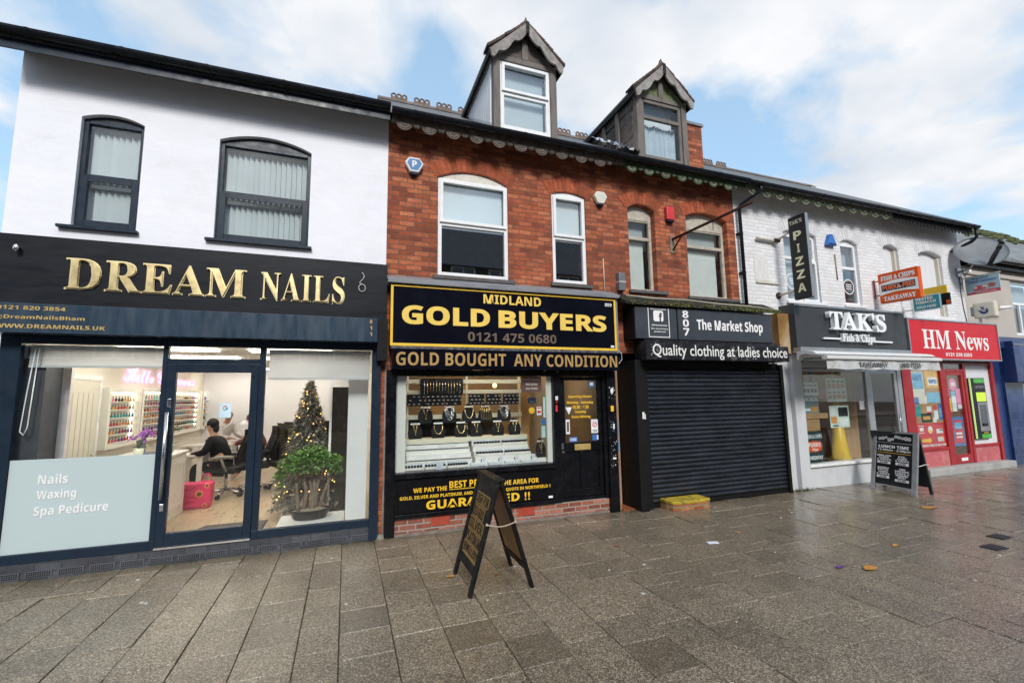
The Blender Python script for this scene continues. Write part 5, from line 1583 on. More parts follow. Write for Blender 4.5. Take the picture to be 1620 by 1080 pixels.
pz = thing('hanging_sign', 'tall narrow dark sign on pipe brackets reading TAKS PIZZA downwards', 'hanging sign', (8.2, 0, 3.66))
MB().box(8.205, 8.285, -.735, -.385, 3.655, 5.315).build('sign_panel', mat('charcoal_sign', (.024, .027, .027), .4, var=.15, scale=2), pz, bevel=.004)
MB().box(8.21, 8.28, -.741, -.7355, 3.66, 5.31).build('end_strip', GREYM, pz)
fr = FXM(8.205)
txt(serif("TAK'S"), (.41, .67, 5.155, 5.235), CREAMW, pz, fr, off=.01)
LIT = mat('pale_yellow_letter', (.76, .72, .48), .4)
for i, ch in enumerate('PIZZA'):
    zc = 4.92 - i * .262
    hw = .028 if ch == 'I' else .082
    txt(ch, (.555 - hw, .555 + hw, zc - .085, zc + .085), LIT, pz, fr, off=.03)
PIPE = mat('cream_pipe', (.50, .47, .40), .55, var=.15, dirt=(.2, .15, .1), dirt_amt=.4, dirt_scale=8)
mb = MB()
mb.tube([(7.72, -.055, 4.98), (8.20, -.055, 4.965), (8.24, -.10, 4.97)], .030, 8); mb.tube([(8.24, -.10, 4.97), (8.245, -.384, 5.06)], .022, 8)
mb.cyl((8.20, -.055, 4.95), (8.27, -.055, 4.95), .045)
mb.build('pipe_bracket', PIPE, pz); MB().tube([(8.245, -.02, 3.83), (8.245, -.384, 3.85)], .022, 8).build('pipe_bracket', PIPE, pz)
MB().cyl((8.245, -.001, 3.83), (8.245, -.022, 3.83), .065).build('flange', RUST, pz); MB().cyl((8.19, -.06, 4.97), (8.28, -.12, 4.97), .045).build('flange', RUST, pz)

fc = thing('hanging_sign', 'square orange sign on a red bracket reading FISH AND CHIPS', 'hanging sign', (11.18, 0, 3.8))
MB().box(11.185, 11.30, -.905, -.145, 3.80, 4.465).build('sign_panel', ORG_, fc, bevel=.006)
mb = MB()
fr = FXM(11.185)
pts_t = [(.16 + .73 * i / 12, 4.235 + .045 * math.sin(math.pi * i / 12)) for i in range(13)]
pts_b = [(.16 + .73 * i / 12, 3.975 + .045 * math.sin(math.pi * i / 12)) for i in range(13)]
mb.prism(pts_b + pts_t[::-1], 'y', .0005, .003, 0, fr)
mb.build('white_band', WHITE, fc)
mb = MB(); mb.fbox(fr, .20, .84, 4.06, 4.20, .0032, .005, 0); mb.build('black_band', BLKM, fc)
txt(serif('FISH & CHIPS'), (.20, .845, 4.295, 4.40), WHITE, fc, fr, off=.02)
txt('PUKKA-PIES', (.225, .82, 4.085, 4.175), ORG_, fc, fr, off=.04, rise=.0055)
txt('PUKKA-PIES', (.220, .825, 4.080, 4.180), WHITE, fc, fr, off=.075, ext=.001, rise=.0052, name='letter_outline')
txt(serif('TAKEAWAY'), (.22, .83, 3.84, 3.94), WHITE, fc, fr, off=.02)
mb = MB(); mb.tube([(11.24, -.001, 4.33), (11.24, -.144, 4.33)], .014, 6); mb.tube([(11.24, -.001, 4.0), (11.24, -.144, 4.0)], .014, 6); mb.tube([(11.24, -.03, 3.93), (11.24, -.03, 4.38)], .014, 6)
mb.build('bracket', mat('red_bracket', (.36, .06, .04), .6, var=.2), fc)

hb = thing('hanging_sign', 'small teal hanging sign reading HEATED TOBACCO SOLD HERE', 'hanging sign', (12.15, 0, 3.65))
MB().box(12.16, 12.20, -.75, -.235, 3.645, 3.985).build('sign_panel', mat('teal_sign', (.02, .27, .33), .4), hb)
fr = FXM(12.16)
mb = MB(); mb.fbox(fr, .235, .75, 3.645, 3.66, .0005, .002); mb.fbox(fr, .235, .75, 3.97, 3.985, .0005, .002); mb.fbox(fr, .235, .25, 3.66, 3.97, .0005, .002); mb.fbox(fr, .735, .75, 3.66, 3.97, .0005, .002); mb.build('white_edge', WHITE, hb)
txt('HEATED', (.30, .62, 3.885, 3.945), WHITE, hb, fr, off=.03); txt('TOBACCO', (.29, .67, 3.805, 3.865), WHITE, hb, fr, off=.03); txt('SOLD HERE', (.30, .67, 3.70, 3.76), WHITE, hb, fr, off=.01, shear=.2)
mb = MB(); mb.tube([(12.18, -.001, 3.95), (12.18, -.234, 3.95)], .012, 6); mb.tube([(12.18, -.001, 3.70), (12.18, -.234, 3.70)], .012, 6); mb.build('bracket', GREYM, hb)
yb_ = thing('hanging_sign', 'yellow and black hanging sign half hidden behind the teal one', 'hanging sign', (12.5, 0, 3.8))
mb = MB(); mb.box(12.50, 12.54, -.72, -.30, 4.02, 4.20); mb.build('sign_panel', mat('yellow_sign', (.70, .45, .02), .45, var=.1, scale=9), yb_)
MB().box(12.502, 12.538, -.76, -.30, 3.76, 4.019).build('lower_panel', BLKM, yb_)
MB().box(12.498, 12.5015, -.755, -.69, 3.78, 3.86).build('emblem', ORG_, yb_)
mb = MB(); mb.tube([(12.52, -.001, 4.1), (12.52, -.299, 4.1)], .012, 6); mb.build('bracket', GREYM, yb_)

ts = thing('hanging_sign', 'pale blue and red hanging sign reading buy your Travel Card here', 'hanging sign', (14.9, 0, 4.25))
MB().box(14.905, 14.94, -.63, .02, 4.26, 4.70).build('sign_panel', mat('pale_blue_sign', (.36, .50, .56), .5, var=.1, scale=5, dirt=(.25, .3, .3), dirt_amt=.3), ts)
fr = FXM(14.905)
mb = MB(); mb.prism([(.0, 4.26), (.63, 4.26), (.63, 4.34), (.35, 4.345), (.0, 4.30)], 'y', .0005, .0025, 0, fr); mb.prism([(.14, 4.345), (.14, 4.42), (.19, 4.47), (.30, 4.46), (.36, 4.42), (.36, 4.37), (.22, 4.35)], 'y', .0026, .0045, 0, fr)
mb.build('red_band', mat('sign_red', (.55, .06, .08), .45), ts)
mb = MB(); mb.prism([(.42 + .085 * math.cos(a * .4) + .05, 4.44 + .052 * math.sin(a * .4)) for a in range(16)], 'y', .0026, .0045, 0, fr); mb.build('badge', mat('badge_maroon', (.40, .10, .09), .5), ts)
mb = MB(); mb.fbox(fr, .30, .42, 4.415, 4.44, .0027, .0047); mb.fbox(fr, .15, .20, 4.40, 4.44, .0047, .006); mb.build('hand', WHITE, ts)
txt('buy your', (.13, .45, 4.625, 4.685), PB, ts, fr, off=.04); txt('Travel Card here', (.04, .58, 4.55, 4.615), PB, ts, fr, off=.04)
txt('available here today', (.16, .55, 4.285, 4.31), WHITE, ts, fr, off=.02)
mb = MB(); mb.tube([(14.92, .30, 4.72), (14.92, -.66, 4.72)], .014, 6); mb.build('bracket', GREYM, ts)

lt = thing('lottery_sign', 'cream box sign with a blue crossed fingers face emblem', 'box sign', (14.95, 0, 3.65))
MB().box(14.90, 15.06, -.48, -.06, 3.645, 4.04).build('box', mat('aged_cream_plastic', (.62, .59, .50), .45, var=.06, scale=4), lt, bevel=.03)
fr = FXM(14.90)
LB = mat('lottery_blue', (.012, .03, .16), .4)
mb = MB()
cx, cz = .27, 3.825
arc = [(cx - .105 + .0, cz + .03)] + [(cx + .085 * math.cos(R(a)), cz - .005 + .085 * math.sin(R(a))) for a in range(195, 375, 15)] + [(cx + .07, cz + .03)] + [(cx + .045 * math.cos(R(a)), cz + .012 + .04 * math.sin(R(a))) for a in range(360, 190, -17)]
mb.prism(arc, 'y', .0005, .003, 0, fr)
for p0, p1, w_ in (((cx - .13, cz + .03), (cx - .03, cz - .01), .03), ((cx - .055, cz + .10), (cx + .02, cz + .005), .028), ((cx + .005, cz + .10), (cx - .045, cz + .03), .022), ((cx + .055, cz + .05), (cx + .055, cz - .0), .026)):
    mb.bar(fr(p0[0], p0[1], .0045), fr(p1[0], p1[1], .0045), w_, .003, up=(1, 0, 0)) if False else mb.prism([(p0[0] - w_ / 2, p0[1]), (p1[0] - w_ / 2, p1[1]), (p1[0] + w_ / 2, p1[1]), (p0[0] + w_ / 2, p0[1])], 'y', .0031, .005, 0, fr)
mb.build('emblem', LB, lt)
MB().box(14.93, 15.03, -.06, -.001, 3.72, 3.95).build('wall_box', mat('grey_wall_box', (.45, .48, .47), .6), lt)
fl_ = thing('floodlight', 'white tubular floodlight on a wooden block on the beige wall', 'floodlight', (16.3, .2, 3.9))
mb = MB(); mb.cyl((15.99, -.02, 4.03), (15.97, -.0, 3.88), .075, .06); mb.cyl((16.42, .1, 4.03), (16.85, .0, 4.08), .055, .04); mb.cyl((15.98, .0, 3.96), (15.98, .299, 3.96), .02); mb.build('lamp_tube', UPVC, fl_)
MB().box(16.2, 16.42, .05, .299, 3.96, 4.1).build('block', BW, fl_)

dsh = thing('satellite_dish', 'grey oval satellite dish on a wall arm above the newsagent', 'satellite dish', (14.62, 0, 4.9))
c = Vector((14.62, -.46, 5.22)); nrm = Vector((-.45, -.45, .62)).normalized()
nrm = Vector((-.52, -.50, .46)).normalized()
u_ = nrm.cross(Vector((0, 0, 1))).normalized(); v_ = nrm.cross(u_).normalized()
mb = MB(); k = 0; vs = []; rings = 7; seg = 28
for side in (0, 1):
    for i in range(rings + 1):
        r_ = .50 * i / rings
        for j in range(seg):
            a = 2 * math.pi * j / seg
            vs.append(c + u_ * r_ * math.cos(a) + v_ * r_ * math.sin(a) + nrm * (.30 * r_ * r_ - side * .012))
fs = []
for side in (0, 1):
    b0 = side * (rings + 1) * seg
    for i in range(rings):
        for j in range(seg):
            q = (b0 + i * seg + j, b0 + i * seg + (j + 1) % seg, b0 + (i + 1) * seg + (j + 1) % seg, b0 + (i + 1) * seg + j)
            fs.append(q if side else q[::-1])
b1 = (rings + 1) * seg
for j in range(seg):
    fs.append((rings * seg + j, rings * seg + (j + 1) % seg, b1 + rings * seg + (j + 1) % seg, b1 + rings * seg + j))
mb.add(vs, fs, 0, True)
mb.build('reflector', mat('grey_dish', (.15, .17, .19), .45, var=.2, scale=3, dirt=(.28, .24, .18), dirt_amt=.35, dirt_scale=5), dsh)
mb = MB(); f0 = Vector((14.32, -.95, 5.20))
q0 = c + v_ * .5 + nrm * .06; mb.tube([q0, q0.lerp(f0, .5), f0], [.03, .045, .03], 6); mb.tube([q0 + Vector((.04, -.04, .05)), f0 + Vector((.02, 0, .09))], .016, 6); mb.tube([q0 + Vector((0, -.03, -.05)), f0 + Vector((0, 0, -.07))], .014, 6)
mb.cyl(f0 - nrm * .06, f0 + nrm * .05, .05, .04); mb.cyl(f0 + Vector((.05, -.05, .06)), f0 + Vector((-.05, -.02, .14)), .035)
mb.build('feed_arm', mat('dark_feed', (.03, .03, .032), .5), dsh)
mb = MB(); mb.tube([c - nrm * .01, c - nrm * .12, (14.62, -.25, 4.88), (14.60, -.04, 4.84)], .024, 8); mb.box(14.52, 14.68, -.04, -.001, 4.72, 4.95)
mb.build('wall_arm', GREYM, dsh)

# iron pole that once carried a sign
ip = thing('sign_pole', 'long rusty iron pole jutting from the brick wall over the market shop', 'pole', (5.65, 0, 4.6))
mb = MB(); mb.tube([(5.65, -.02, 4.735), (5.65, -1.80, 4.715)], .024, 8); mb.tube([(5.65, -.02, 4.53), (5.65, -.26, 4.725)], .016, 6)
mb.tube([(5.65, -1.0, 4.70), (5.65, -1.0, 4.55)], .006, 5)
mb.build('pole', RUST, ip)
MB().box(5.59, 5.71, -.018, -.001, 4.47, 4.80).build('wall_plate', mat('pale_plate', (.22, .17, .12), .8, var=.4, scale=9), ip)

def alarm_box(x, z, w, h, col, base, label, emb=None):
    t = thing('alarm_box', label, 'alarm box', (x, 0, z))
    pts = [(x - w * .28, z + h * .5), (x + w * .28, z + h * .5), (x + w * .5, z + h * .18), (x + w * .22, z - h * .34), (x - w * .22, z - h * .34), (x - w * .5, z + h * .18)]
    MB().prism(pts, 'y', -.085, -.001).build('cover', col, t, bevel=.018)
    MB().prism([(x - w * .2, z - h * .345), (x + w * .2, z - h * .345), (x + w * .15, z - h * .5), (x - w * .15, z - h * .5)], 'y', -.08, -.002).build('strobe', base, t, bevel=.012)
    return t
NB = mat('dark_blue_strobe', (.008, .012, .035), .25)
al = alarm_box(.87, 5.335, .285, .275, UPVC, NB, 'white and blue alarm box with a letter P on the brick wall')
fr = FY(-.085)
MB().prism([(.87 - .075, 5.445), (.87 + .075, 5.445), (.87 + .11, 5.38), (.87 + .05, 5.27), (.87 - .05, 5.27), (.87 - .11, 5.38)], 'y', -.0868, -.0853).build('emblem', mat('badge_blue', (.03, .17, .40), .5, var=.3, scale=40), al)
txt('P', (.835, .905, 5.315, 5.415), WHITE, al, fr, off=.04, rise=.0025)
al = alarm_box(4.10, 5.285, .265, .265, mat('aged_white_plastic', (.68, .66, .56), .45, var=.05), NB, 'plain yellowed white alarm box right of the narrow white window')
MB().prism([(4.10 - .06, 5.38), (4.10 + .06, 5.38), (4.10 + .09, 5.33), (4.10 + .04, 5.24), (4.10 - .04, 5.24), (4.10 - .09, 5.33)], 'y', -.0868, -.0853).build('emblem', mat('faded_emblem', (.60, .62, .55), .5, var=.1, scale=40), al)
al = thing('alarm_box', 'red rectangular alarm box above the iron pole', 'alarm box', (5.59, 0, 5.2))
MB().box(5.505, 5.68, -.08, -.001, 5.09, 5.345).build('cover', mat('alarm_red', (.60, .03, .035), .4), al, bevel=.012)
MB().box(5.52, 5.665, -.075, -.002, 5.045, 5.088).build('strobe', NB, al, bevel=.01)
al = thing('alarm_box', 'blue triangular alarm box on the white brick wall', 'alarm box', (9.9, 0, 5.15))
MB().prism([(9.75, 5.05), (10.05, 5.05), (10.02, 5.12), (9.945, 5.30), (9.855, 5.30), (9.78, 5.12)], 'y', -.09, -.001).build('cover', mat('alarm_blue', (.02, .14, .46), .35), al, bevel=.012)
MB().box(9.79, 10.01, -.092, -.0905, 5.06, 5.085).build('strip', NB, al)
jb = thing('junction_box', 'grey cable box strapped to the brick wall by a white rod', 'junction box', (4.43, 0, 3.85))
MB().box(4.385, 4.515, -.10, -.001, 3.66, 3.98).build('box', mat('grey_box', (.13, .135, .15), .5, var=.2), jb, bevel=.012)
MB().box(4.38, 4.52, -.106, -.0, 3.80, 3.83).build('strap', mat('pale_strap', (.4, .38, .36), .5), jb)
tag(MB().tube([(4.14, -.02, 3.60), (4.13, -.02, 4.22)], .009, 6).build('wall_rod', mat('pale_rod', (.55, .50, .40), .6), loc=(4.14, -.02, 3.6)), 'thin pale rod standing on the lead flashing against the brick', 'rod')

# ================================================================== BEIGE HOUSE AND BLUE SHOP BEYOND
BEI = mat('beige_render', (.47, .43, .385), .85, var=.06, scale=2, bump=.3, bscale=20, dirt=(.33, .29, .25), dirt_amt=.3)
bh = building('beige_house', 'low beige rendered house with a mossy slate roof beyond the newsagent', 14.78)
ops = [(17.72, 19.3, 3.38, 4.95, 0)]
mb = MB(); wall_openings(mb, 15.45, 26, 2.9, 5.45, .30, .6, ops); mb.box(14.78, 15.449, .36, .6, 0, 5.45, 1); mb.box(15.45, 26, .301, .6, 0, 2.9)
mb.build('wall', [BEI, mat('brown_render', (.13, .085, .045), .85, var=.15)], bh)
mb = MB(); mb.box(14.78, 26, 7, 7.1, 0, 5.4); mb.box(25.9, 26, .6, 7, 0, 5.4); mb.build('side_wall', BEI, bh)
MB().box(15.5, 25.9, 3, 3.1, 2.9, 5.4).build('room_wall', ROOMD, bh)
MSL = slate_mat('mossy_slate', (.16, .155, .15))
mb = MB()
mb.prism([(-.05, 5.42), (3.6, 8.42), (3.6, 8.34), (-.05, 5.34)], 'x', 14.775, 26.1); mb.prism([(3.6, 8.42), (7.2, 5.42), (7.2, 5.34), (3.6, 8.34)], 'x', 14.775, 26.1)
ro = mb.build('roof', MSL, bh)
mb = MB(); rnd = random.Random(2)
for _ in range(900):
    t_ = min(1, abs(rnd.gauss(0, .16))); y = 3.55 - 3.4 * t_; x = rnd.uniform(15, 26)
    mb.ball((x, y, 5.42 + (y + .05) * 3.0 / 3.65 + .01), rnd.uniform(.05, .22), rnd.uniform(.04, .14), rnd.uniform(.02, .05), 6, 4)
tag(mb.build('moss', mat('roof_moss', (.085, .10, .035), .95, var=.4, scale=6), ro), kind='stuff')
gutter(bh, 15.45, 26.1, .10, 5.36, .075)
MB().box(15.45, 26, .14, .299, 5.18, 5.34).build('fascia', GUT, bh)
MB().box(15.46, 26, .255, .299, 4.97, 5.08).build('band', BEI, bh)
w = window(bh, 17.72, 19.3, 3.38, 4.95, 0, .36, UPVC, .07, .07, 4.3, None, GLASS_DARK, label='white window in the beige house')
MB().box(17.8, 19.2, .6, .605, 4.25, 4.9).build('pale_blind', PBL, w)
MB().box(18.15, 18.22, .352, .4, 3.45, 4.26).build('mullion', UPVC, w)
tag(MB().box(15.5, 15.62, .17, .299, 4.98, 5.06).build('wall_lamp', UPVC, loc=(15.55, .2, 5)), 'small white lamp on the beige wall just under the roof', 'lamp')
BLU = mat('deep_blue_panel', (.018, .040, .14), .35, var=.1, scale=2)
BLT = brick_mat('blue_glazed_tile', (.012, .035, .13), (.018, .045, .16), (.028, .06, .19), (.05, .07, .13), w=.22, h=.22, mort=.006, rough=.2, bump=.3, stain_amt=.1)
MATS['blue_glazed_tile'].node_tree.nodes
bs_ = thing('blue_shop', 'deep blue tiled shopfront at the far right of the row', 'shop', (15.3, 0, 0))
MB().box(15.31, 15.75, -.05, .29, -.01, 2.9).build('side_panel', BLU, bs_)
mb = MB(); mb.box(15.751, 16.55, -.11, .29, -.01, 2.9); mb.box(16.55, 22, -.11, .29, -.01, .75); mb.box(19.5, 22, -.11, .29, .75, 2.9); mb.build('tiled_pier', BLT, bs_)
mb = MB(); mb.box(15.75, 22, -.36, -.111, 2.04, 3.08); mb.box(15.40, 22, -.20, .299, 2.901, 3.20); fa = mb.build('fascia', BLU, bs_, bevel=.01)
MB().box(15.74, 22, -.375, -.3605, 2.98, 3.0).build('trim_line', GREYM, bs_)
MB().box(16.55, 19.5, -.07, -.06, .75, 2.0).build('shop_window', GLASS_SHOP, bs_)
mb = MB(); mb.box(16.55, 16.63, -.09, .0, .75, 2.03); mb.box(17.9, 17.98, -.09, .0, .75, 2.03); mb.build('window_frame', ALU, bs_)
MB().box(16.0, 22, 2.0, 2.1, 0, 2.9).build('back_wall', mat('dim_shop_back', (.25, .25, .26), .8), bs_)
tag(MB().box(16.9, 19, .8, 1.0, 1.93, 1.96).build('ceiling_light', emit('blue_shop_fill', (1, .95, .85), 5.0), loc=(17.9, .9, 1.9)), 'added fill light strip inside the blue shop', 'ceiling light')  # glowing bar put in to light the blue shop's inside
txt('A', (16.55, 16.95, 2.35, 2.75), WHITE, bs_, FY(-.36), off=.02)
# next houses down the hill, only their outlines show past the roof
# ================================================================== PAVEMENT BOARDS
def board_frame(p0, p1, top_shift):
    pass
ab = thing('pavement_sign', 'tall black wooden pavement sign with faded gold writing before the gold shop', 'pavement sign', (1.47, -1.92, 0))
# the two leaves lean together over x = 1.47; width runs along y
yN, yF = -2.255, -1.575
xa, xb, xt, zt = 1.13, 1.80, 1.455, 1.02
BLKW = mat('worn_black_timber', (.007, .007, .008), .5, var=.3, scale=5, bump=.25, bscale=40, dirt=(.06, .05, .04), dirt_amt=.4, dirt_scale=8)
def leaf(x0, s, nm):
    """one leaf from its feet at x0 up to the hinge"""
    u = Vector((0, -1, 0)) if s < 0 else Vector((0, 1, 0))
    o = Vector((x0, yF if s < 0 else yN, 0)); top = Vector((xt + s * .035, o.y, zt))
    v = (top - o); ln = v.length; v.normalize()
    n = u.cross(v) * -1 if False else Vector((s * v.z, 0, -s * v.x if False else 0))
    n = Vector((-v.z, 0, v.x)) if s < 0 else Vector((v.z, 0, -v.x))
    f = FR(o, u, v, n)
    w = yF - yN
    mb = MB()
    mb.fbox(f, 0, .065, 0, ln, -.035, 0); mb.fbox(f, w - .065, w, 0, ln, -.035, 0)
    mb.fbox(f, .066, w - .066, .17, .25, -.032, -.003); mb.fbox(f, .066, w - .066, ln - .085, ln, -.032, -.003)
    lf = mb.build(nm, BLKW, ab, bevel=.005)
    return f, ln, w, lf
f, ln, w, lf = leaf(xa, -1, 'leaf')
MB().fbox(f, .066, w - .066, .251, ln - .086, -.025, -.012).build('panel', mat('dark_board', (.010, .010, .012), .35, var=.3), lf)
f2 = lambda a, b, c: f(a, b, c - .012)
OLDG_ = mat('dull_old_gold', (.28, .175, .07), .5, var=.2, scale=20)
OLDGD = mat('old_gold_block', (.24, .145, .045), .55, var=.3, scale=30)
mb = MB()
lines = [('CASH FOR', .80, .90), ('OLD GOLD', .665, .765), ('SILVER', .535, .635), ('PLATINUM', .405, .505), ('JEWELLERY', .275, .375)]
lines = [(t_, a * ln / 1.075, b * ln / 1.075) for t_, a, b in lines]
spans = [(.13, .56), (.15, .50), (.11, .57), (.12, .60), (.10, .60)]
for (t_, b0, b1), (a0, a1) in zip(lines, spans):
    mb.fbox(f2, a0 - .015, a1 + .015, b0 - .012, b1 + .012, .0004, .0015)
mb.build('letter_block', OLDGD, lf)
for (t_, b0, b1), (a0, a1) in zip(lines, spans):
    txt(t_, (a0, a1, b0, b1), mat('dark_letter', (.022, .017, .012), .5), lf, f2, off=.015, rise=.0018)
f, ln, w, lf = leaf(xb, 1, 'leaf')
MB().fbox(f, .066, w - .066, .251, ln - .086, -.025, -.012).build('panel', mat('varnished_plywood', (.38, .19, .05), .4, var=.2, scale=3, stretch=(1, 4, .6)), lf)
mb = MB(); mb.box(xt - .055, xt + .055, yN + .0, yF, zt + .001, zt + .035); mb.build('top_rail', BLKW, ab, bevel=.006)
mb = MB()
zc = .64
for y in (yN + .03,):
    p0 = Vector((xa + (xt - .035 - xa) * zc / zt, y - .035, zc)); p1 = Vector((xb + (xt + .035 - xb) * zc / zt, y - .035, zc))
    mb.tube([p0 + (p1 - p0) * i / 8 + Vector((0, 0, -.03 * math.sin(math.pi * i / 8))) for i in range(9)], .007, 6)
    mb.ball(p0, .014); mb.ball(p1, .014)
mb.build('stay_rope', mat('pale_rope', (.45, .36, .28), .8), ab)

tb = thing('pavement_sign', 'grey framed pavement sign with a black lunch time menu board', 'pavement sign', (9.75, -.93, 0))
# leaf facing the viewer along the pavement (-x); feet measured on the ground
o = Vector((9.60, -.52, 0)); e_ = Vector((9.50, -1.33, 0))
u = (e_ - o).normalized(); w = (e_ - o).length
topc = Vector((9.82, -.92, 1.10)); mid = (o + e_) / 2
v = (topc - mid); ln = v.length; v.normalize(); n = u.cross(v)
if n.x > 0: n = -n
f = FR(o, u, v, n)
mb = MB()
mb.fbox(f, 0, .075, 0, ln, -.04, 0); mb.fbox(f, w - .085, w, 0, ln, -.04, 0); mb.fbox(f, .076, w - .086, ln - .035, ln, -.035, -.002); mb.fbox(f, .076, w - .086, .10, .125, -.035, -.002)
lf = mb.build('leaf', mat('silver_grey_frame', (.30, .31, .33), .35, metal=.4, var=.15, scale=6), tb, bevel=.004)
MB().fbox(f, .076, w - .086, .126, ln - .036, -.03, -.012).build('menu_board', mat('menu_black', (.012, .012, .014), .35, var=.5, scale=5), lf)
f2 = lambda a, b, c: f(a, b, c - .012)
W0, W1 = .10, w - .11
def lw(t_, a0, a1, b0, b1, m=WHITE, off=.035): txt(t_, (W0 + (W1 - W0) * a0, W0 + (W1 - W0) * a1, b0 * ln, b1 * ln), m, lf, f2, off=off, res=2)
MB().fbox(f2, .077, w - .087, .80 * ln, .812 * ln, .0004, .006).build('divider', GREYM, lf)
mb = MB(); rnd = random.Random(3)
for i in range(10):       # chalk drawings of food along the top
    ca = W0 + (W1 - W0) * (.06 + .097 * i); cb2 = (.885 + rnd.uniform(-.03, .03)) * ln; r_ = rnd.uniform(.022, .036)
    mb.prism(ring_arc((ca, cb2), r_ * .62, r_, 0, 360, None, 0, 12), 'y', .0004, .0016, 0, f2)
    mb.prism([(ca - r_ * .4, cb2 - r_ * .2), (ca + r_ * .4, cb2 - r_ * .25), (ca + r_ * .2, cb2 + r_ * .3)], 'y', .0004, .0017, 0, f2)
mb.build('chalk_drawing', WHITE, lf)
lw('LUNCH TIME', .03, .93, .715, .765); lw('11:30am - 2:30pm', .0, .98, .66, .70)
MB().fbox(f2, W0, W1 - .01, .635 * ln, .642 * ln, .0004, .0016).build('rule', YEL, lf)
col = [(['MINI COD', 'CHIPS', '& SAUCE'], '£4.00', .0, .42, .60), (['PIE,', 'CHIPS', '& SAUCE'], '£4.00', .55, .95, .60), (['DOUBLE', 'KOFTA,', 'CHIPS', '& SAUCE'], '£4.00', .0, .40, .395), (['TWO', 'CHICKEN,', 'CHIPS &', 'DONNER', 'MEAT'], '£4.00', .55, .97, .40)]
for ls, pr, a0, a1, b in col:
    for i, t_ in enumerate(ls):
        cw = (a1 - a0) * min(1, .14 * len(t_)) / 2; ca = (a0 + a1) / 2
        lw(t_, ca - cw, ca + cw, b - .033 * i - .026, b - .033 * i)
    bb = b - .033 * len(ls) - .048
    MB().fbox(f2, W0 + (W1 - W0) * (a0 + .01), W0 + (W1 - W0) * (a1 - .01), bb * ln, (bb + .04) * ln, .0004, .0012).build('price_box', WHITE, lf)
    txt(pr, (W0 + (W1 - W0) * (a0 + .09), W0 + (W1 - W0) * (a1 - .09), (bb + .008) * ln, (bb + .032) * ln), BLKM, lf, f2, off=.03, rise=.0014)
# rear leaf
o2 = Vector((10.05, -1.31, 0)); v2 = (Vector((9.84, -1.31, 1.10)) - o2); l2 = v2.length; v2.normalize()
f3 = FR(o2, (0, 1, 0), v2, (1, 0, .19))
mb = MB(); mb.fbox(f3, 0, .05, .0, l2, -.035, 0); mb.fbox(f3, w - .05, w, .0, l2, -.035, 0); mb.fbox(f3, .051, w - .051, .12, l2, -.025, -.01); mb.build('rear_leaf', mat('charcoal_panel', (.035, .04, .046), .45), tb, bevel=.004)
pts = [Vector((9.60, -1.36, .52)), Vector((9.78, -1.37, .545)), Vector((9.94, -1.345, .53))]
mb = MB(); mb.tube(pts, .006, 5); mb.build('stay_rope', WHITE, tb)

# ================================================================== LITTER AND FIXTURES ON THE PAVEMENT
def litter(name, label, cat, x, y, s, m, seed, curl=.012):
    rnd = random.Random(seed)
    n = 9; vs = [(x, y, .012 + curl * .4)]
    for i in range(n):
        a = 2 * math.pi * i / n; r_ = s * rnd.uniform(.55, 1.1)
        vs.append((x + r_ * math.cos(a) * 1.2, y + r_ * .8 * math.sin(a), .010 + rnd.uniform(0, curl)))
    k = len(vs)
    vs += [(p[0], p[1], p[2] - .003) for p in vs]
    fs = [(0, 1 + i, 1 + (i + 1) % n) for i in range(n)] + [(k, k + 1 + (i + 1) % n, k + 1 + i) for i in range(n)] + [(1 + i, k + 1 + i, k + 1 + (i + 1) % n, 1 + (i + 1) % n) for i in range(n)]
    mb = MB(); mb.add(vs, fs); return tag(mb.build(name, m, loc=(x, y, 0)), label, cat)
PAP = mat('white_paper', (.78, .80, .86), .7); LEAF = mat('orange_leaf', (.50, .22, .035), .7, var=.3, scale=60); LEAF2 = mat('brown_leaf', (.26, .10, .035), .7, var=.3, scale=60)
mb = MB()
mb.prism([(4.33, -1.84), (4.47, -1.88), (4.43, -1.96), (4.30, -1.92)], 'z', .008, .0105)
tag(mb.build('paper_scrap', PAP, loc=(4.38, -1.9, 0)), 'square white paper scrap on the slabs before the shutter', 'paper')
litter('paper_scrap', 'purple and white sweet wrapper on the wet slabs', 'wrapper', 5.0, -3.04, .045, mat('purple_foil', (.12, .03, .22), .3, var=.5, scale=60), 2)
litter('dead_leaf', 'largest orange dead leaf on the slabs near the purple wrapper', 'leaf', 5.28, -3.16, .085, LEAF, 3, .012)
litter('dead_leaf', 'orange dead leaf on the slabs beside the lunch menu sign', 'leaf', 8.83, -1.87, .11, LEAF, 4, .012)
litter('dead_leaf', 'small orange leaf farther right of the largest one', 'leaf', 6.31, -2.82, .04, LEAF, 5)
litter('dead_leaf', 'small yellowish leaf beyond the white paper scrap', 'leaf', 5.0, -1.71, .035, LEAF, 6)
litter('dead_leaf', 'brown leaf just behind the black pavement sign', 'leaf', 1.54, -1.83, .04, LEAF2, 7)
litter('dead_leaf', 'orange leaf at the foot of the black pavement sign', 'leaf', 1.08, -1.70, .045, LEAF, 8)
litter('dead_leaf', 'faded brown leaf on the slabs below the yellow step', 'leaf', 3.2, -1.55, .04, LEAF2, 12)
GUM = mat('pale_gum', (.42, .41, .38), .7)
rnd = random.Random(21); first = None
for i in range(34):
    x = rnd.uniform(-2.5, 9); y = rnd.uniform(-4.2, -.5)
    if first is None:
        mb = MB(); mb.lathe([(.0, .009), (.010, .008), (.016, .004), (.017, .0)], (x, y, .0), 8); first = mb.build('gum_spot', GUM, loc=(x, y, 0))
        tag(first, 'pale flattened gum spot on the slabs', 'gum spot', 'gum spots on the pavement'); fx, fy = x, y
    else:
        d = first.copy(); COL.objects.link(d); d.location = (x, y, 0); d.scale = (rnd.uniform(.5, 1.4),) * 2 + (1,)
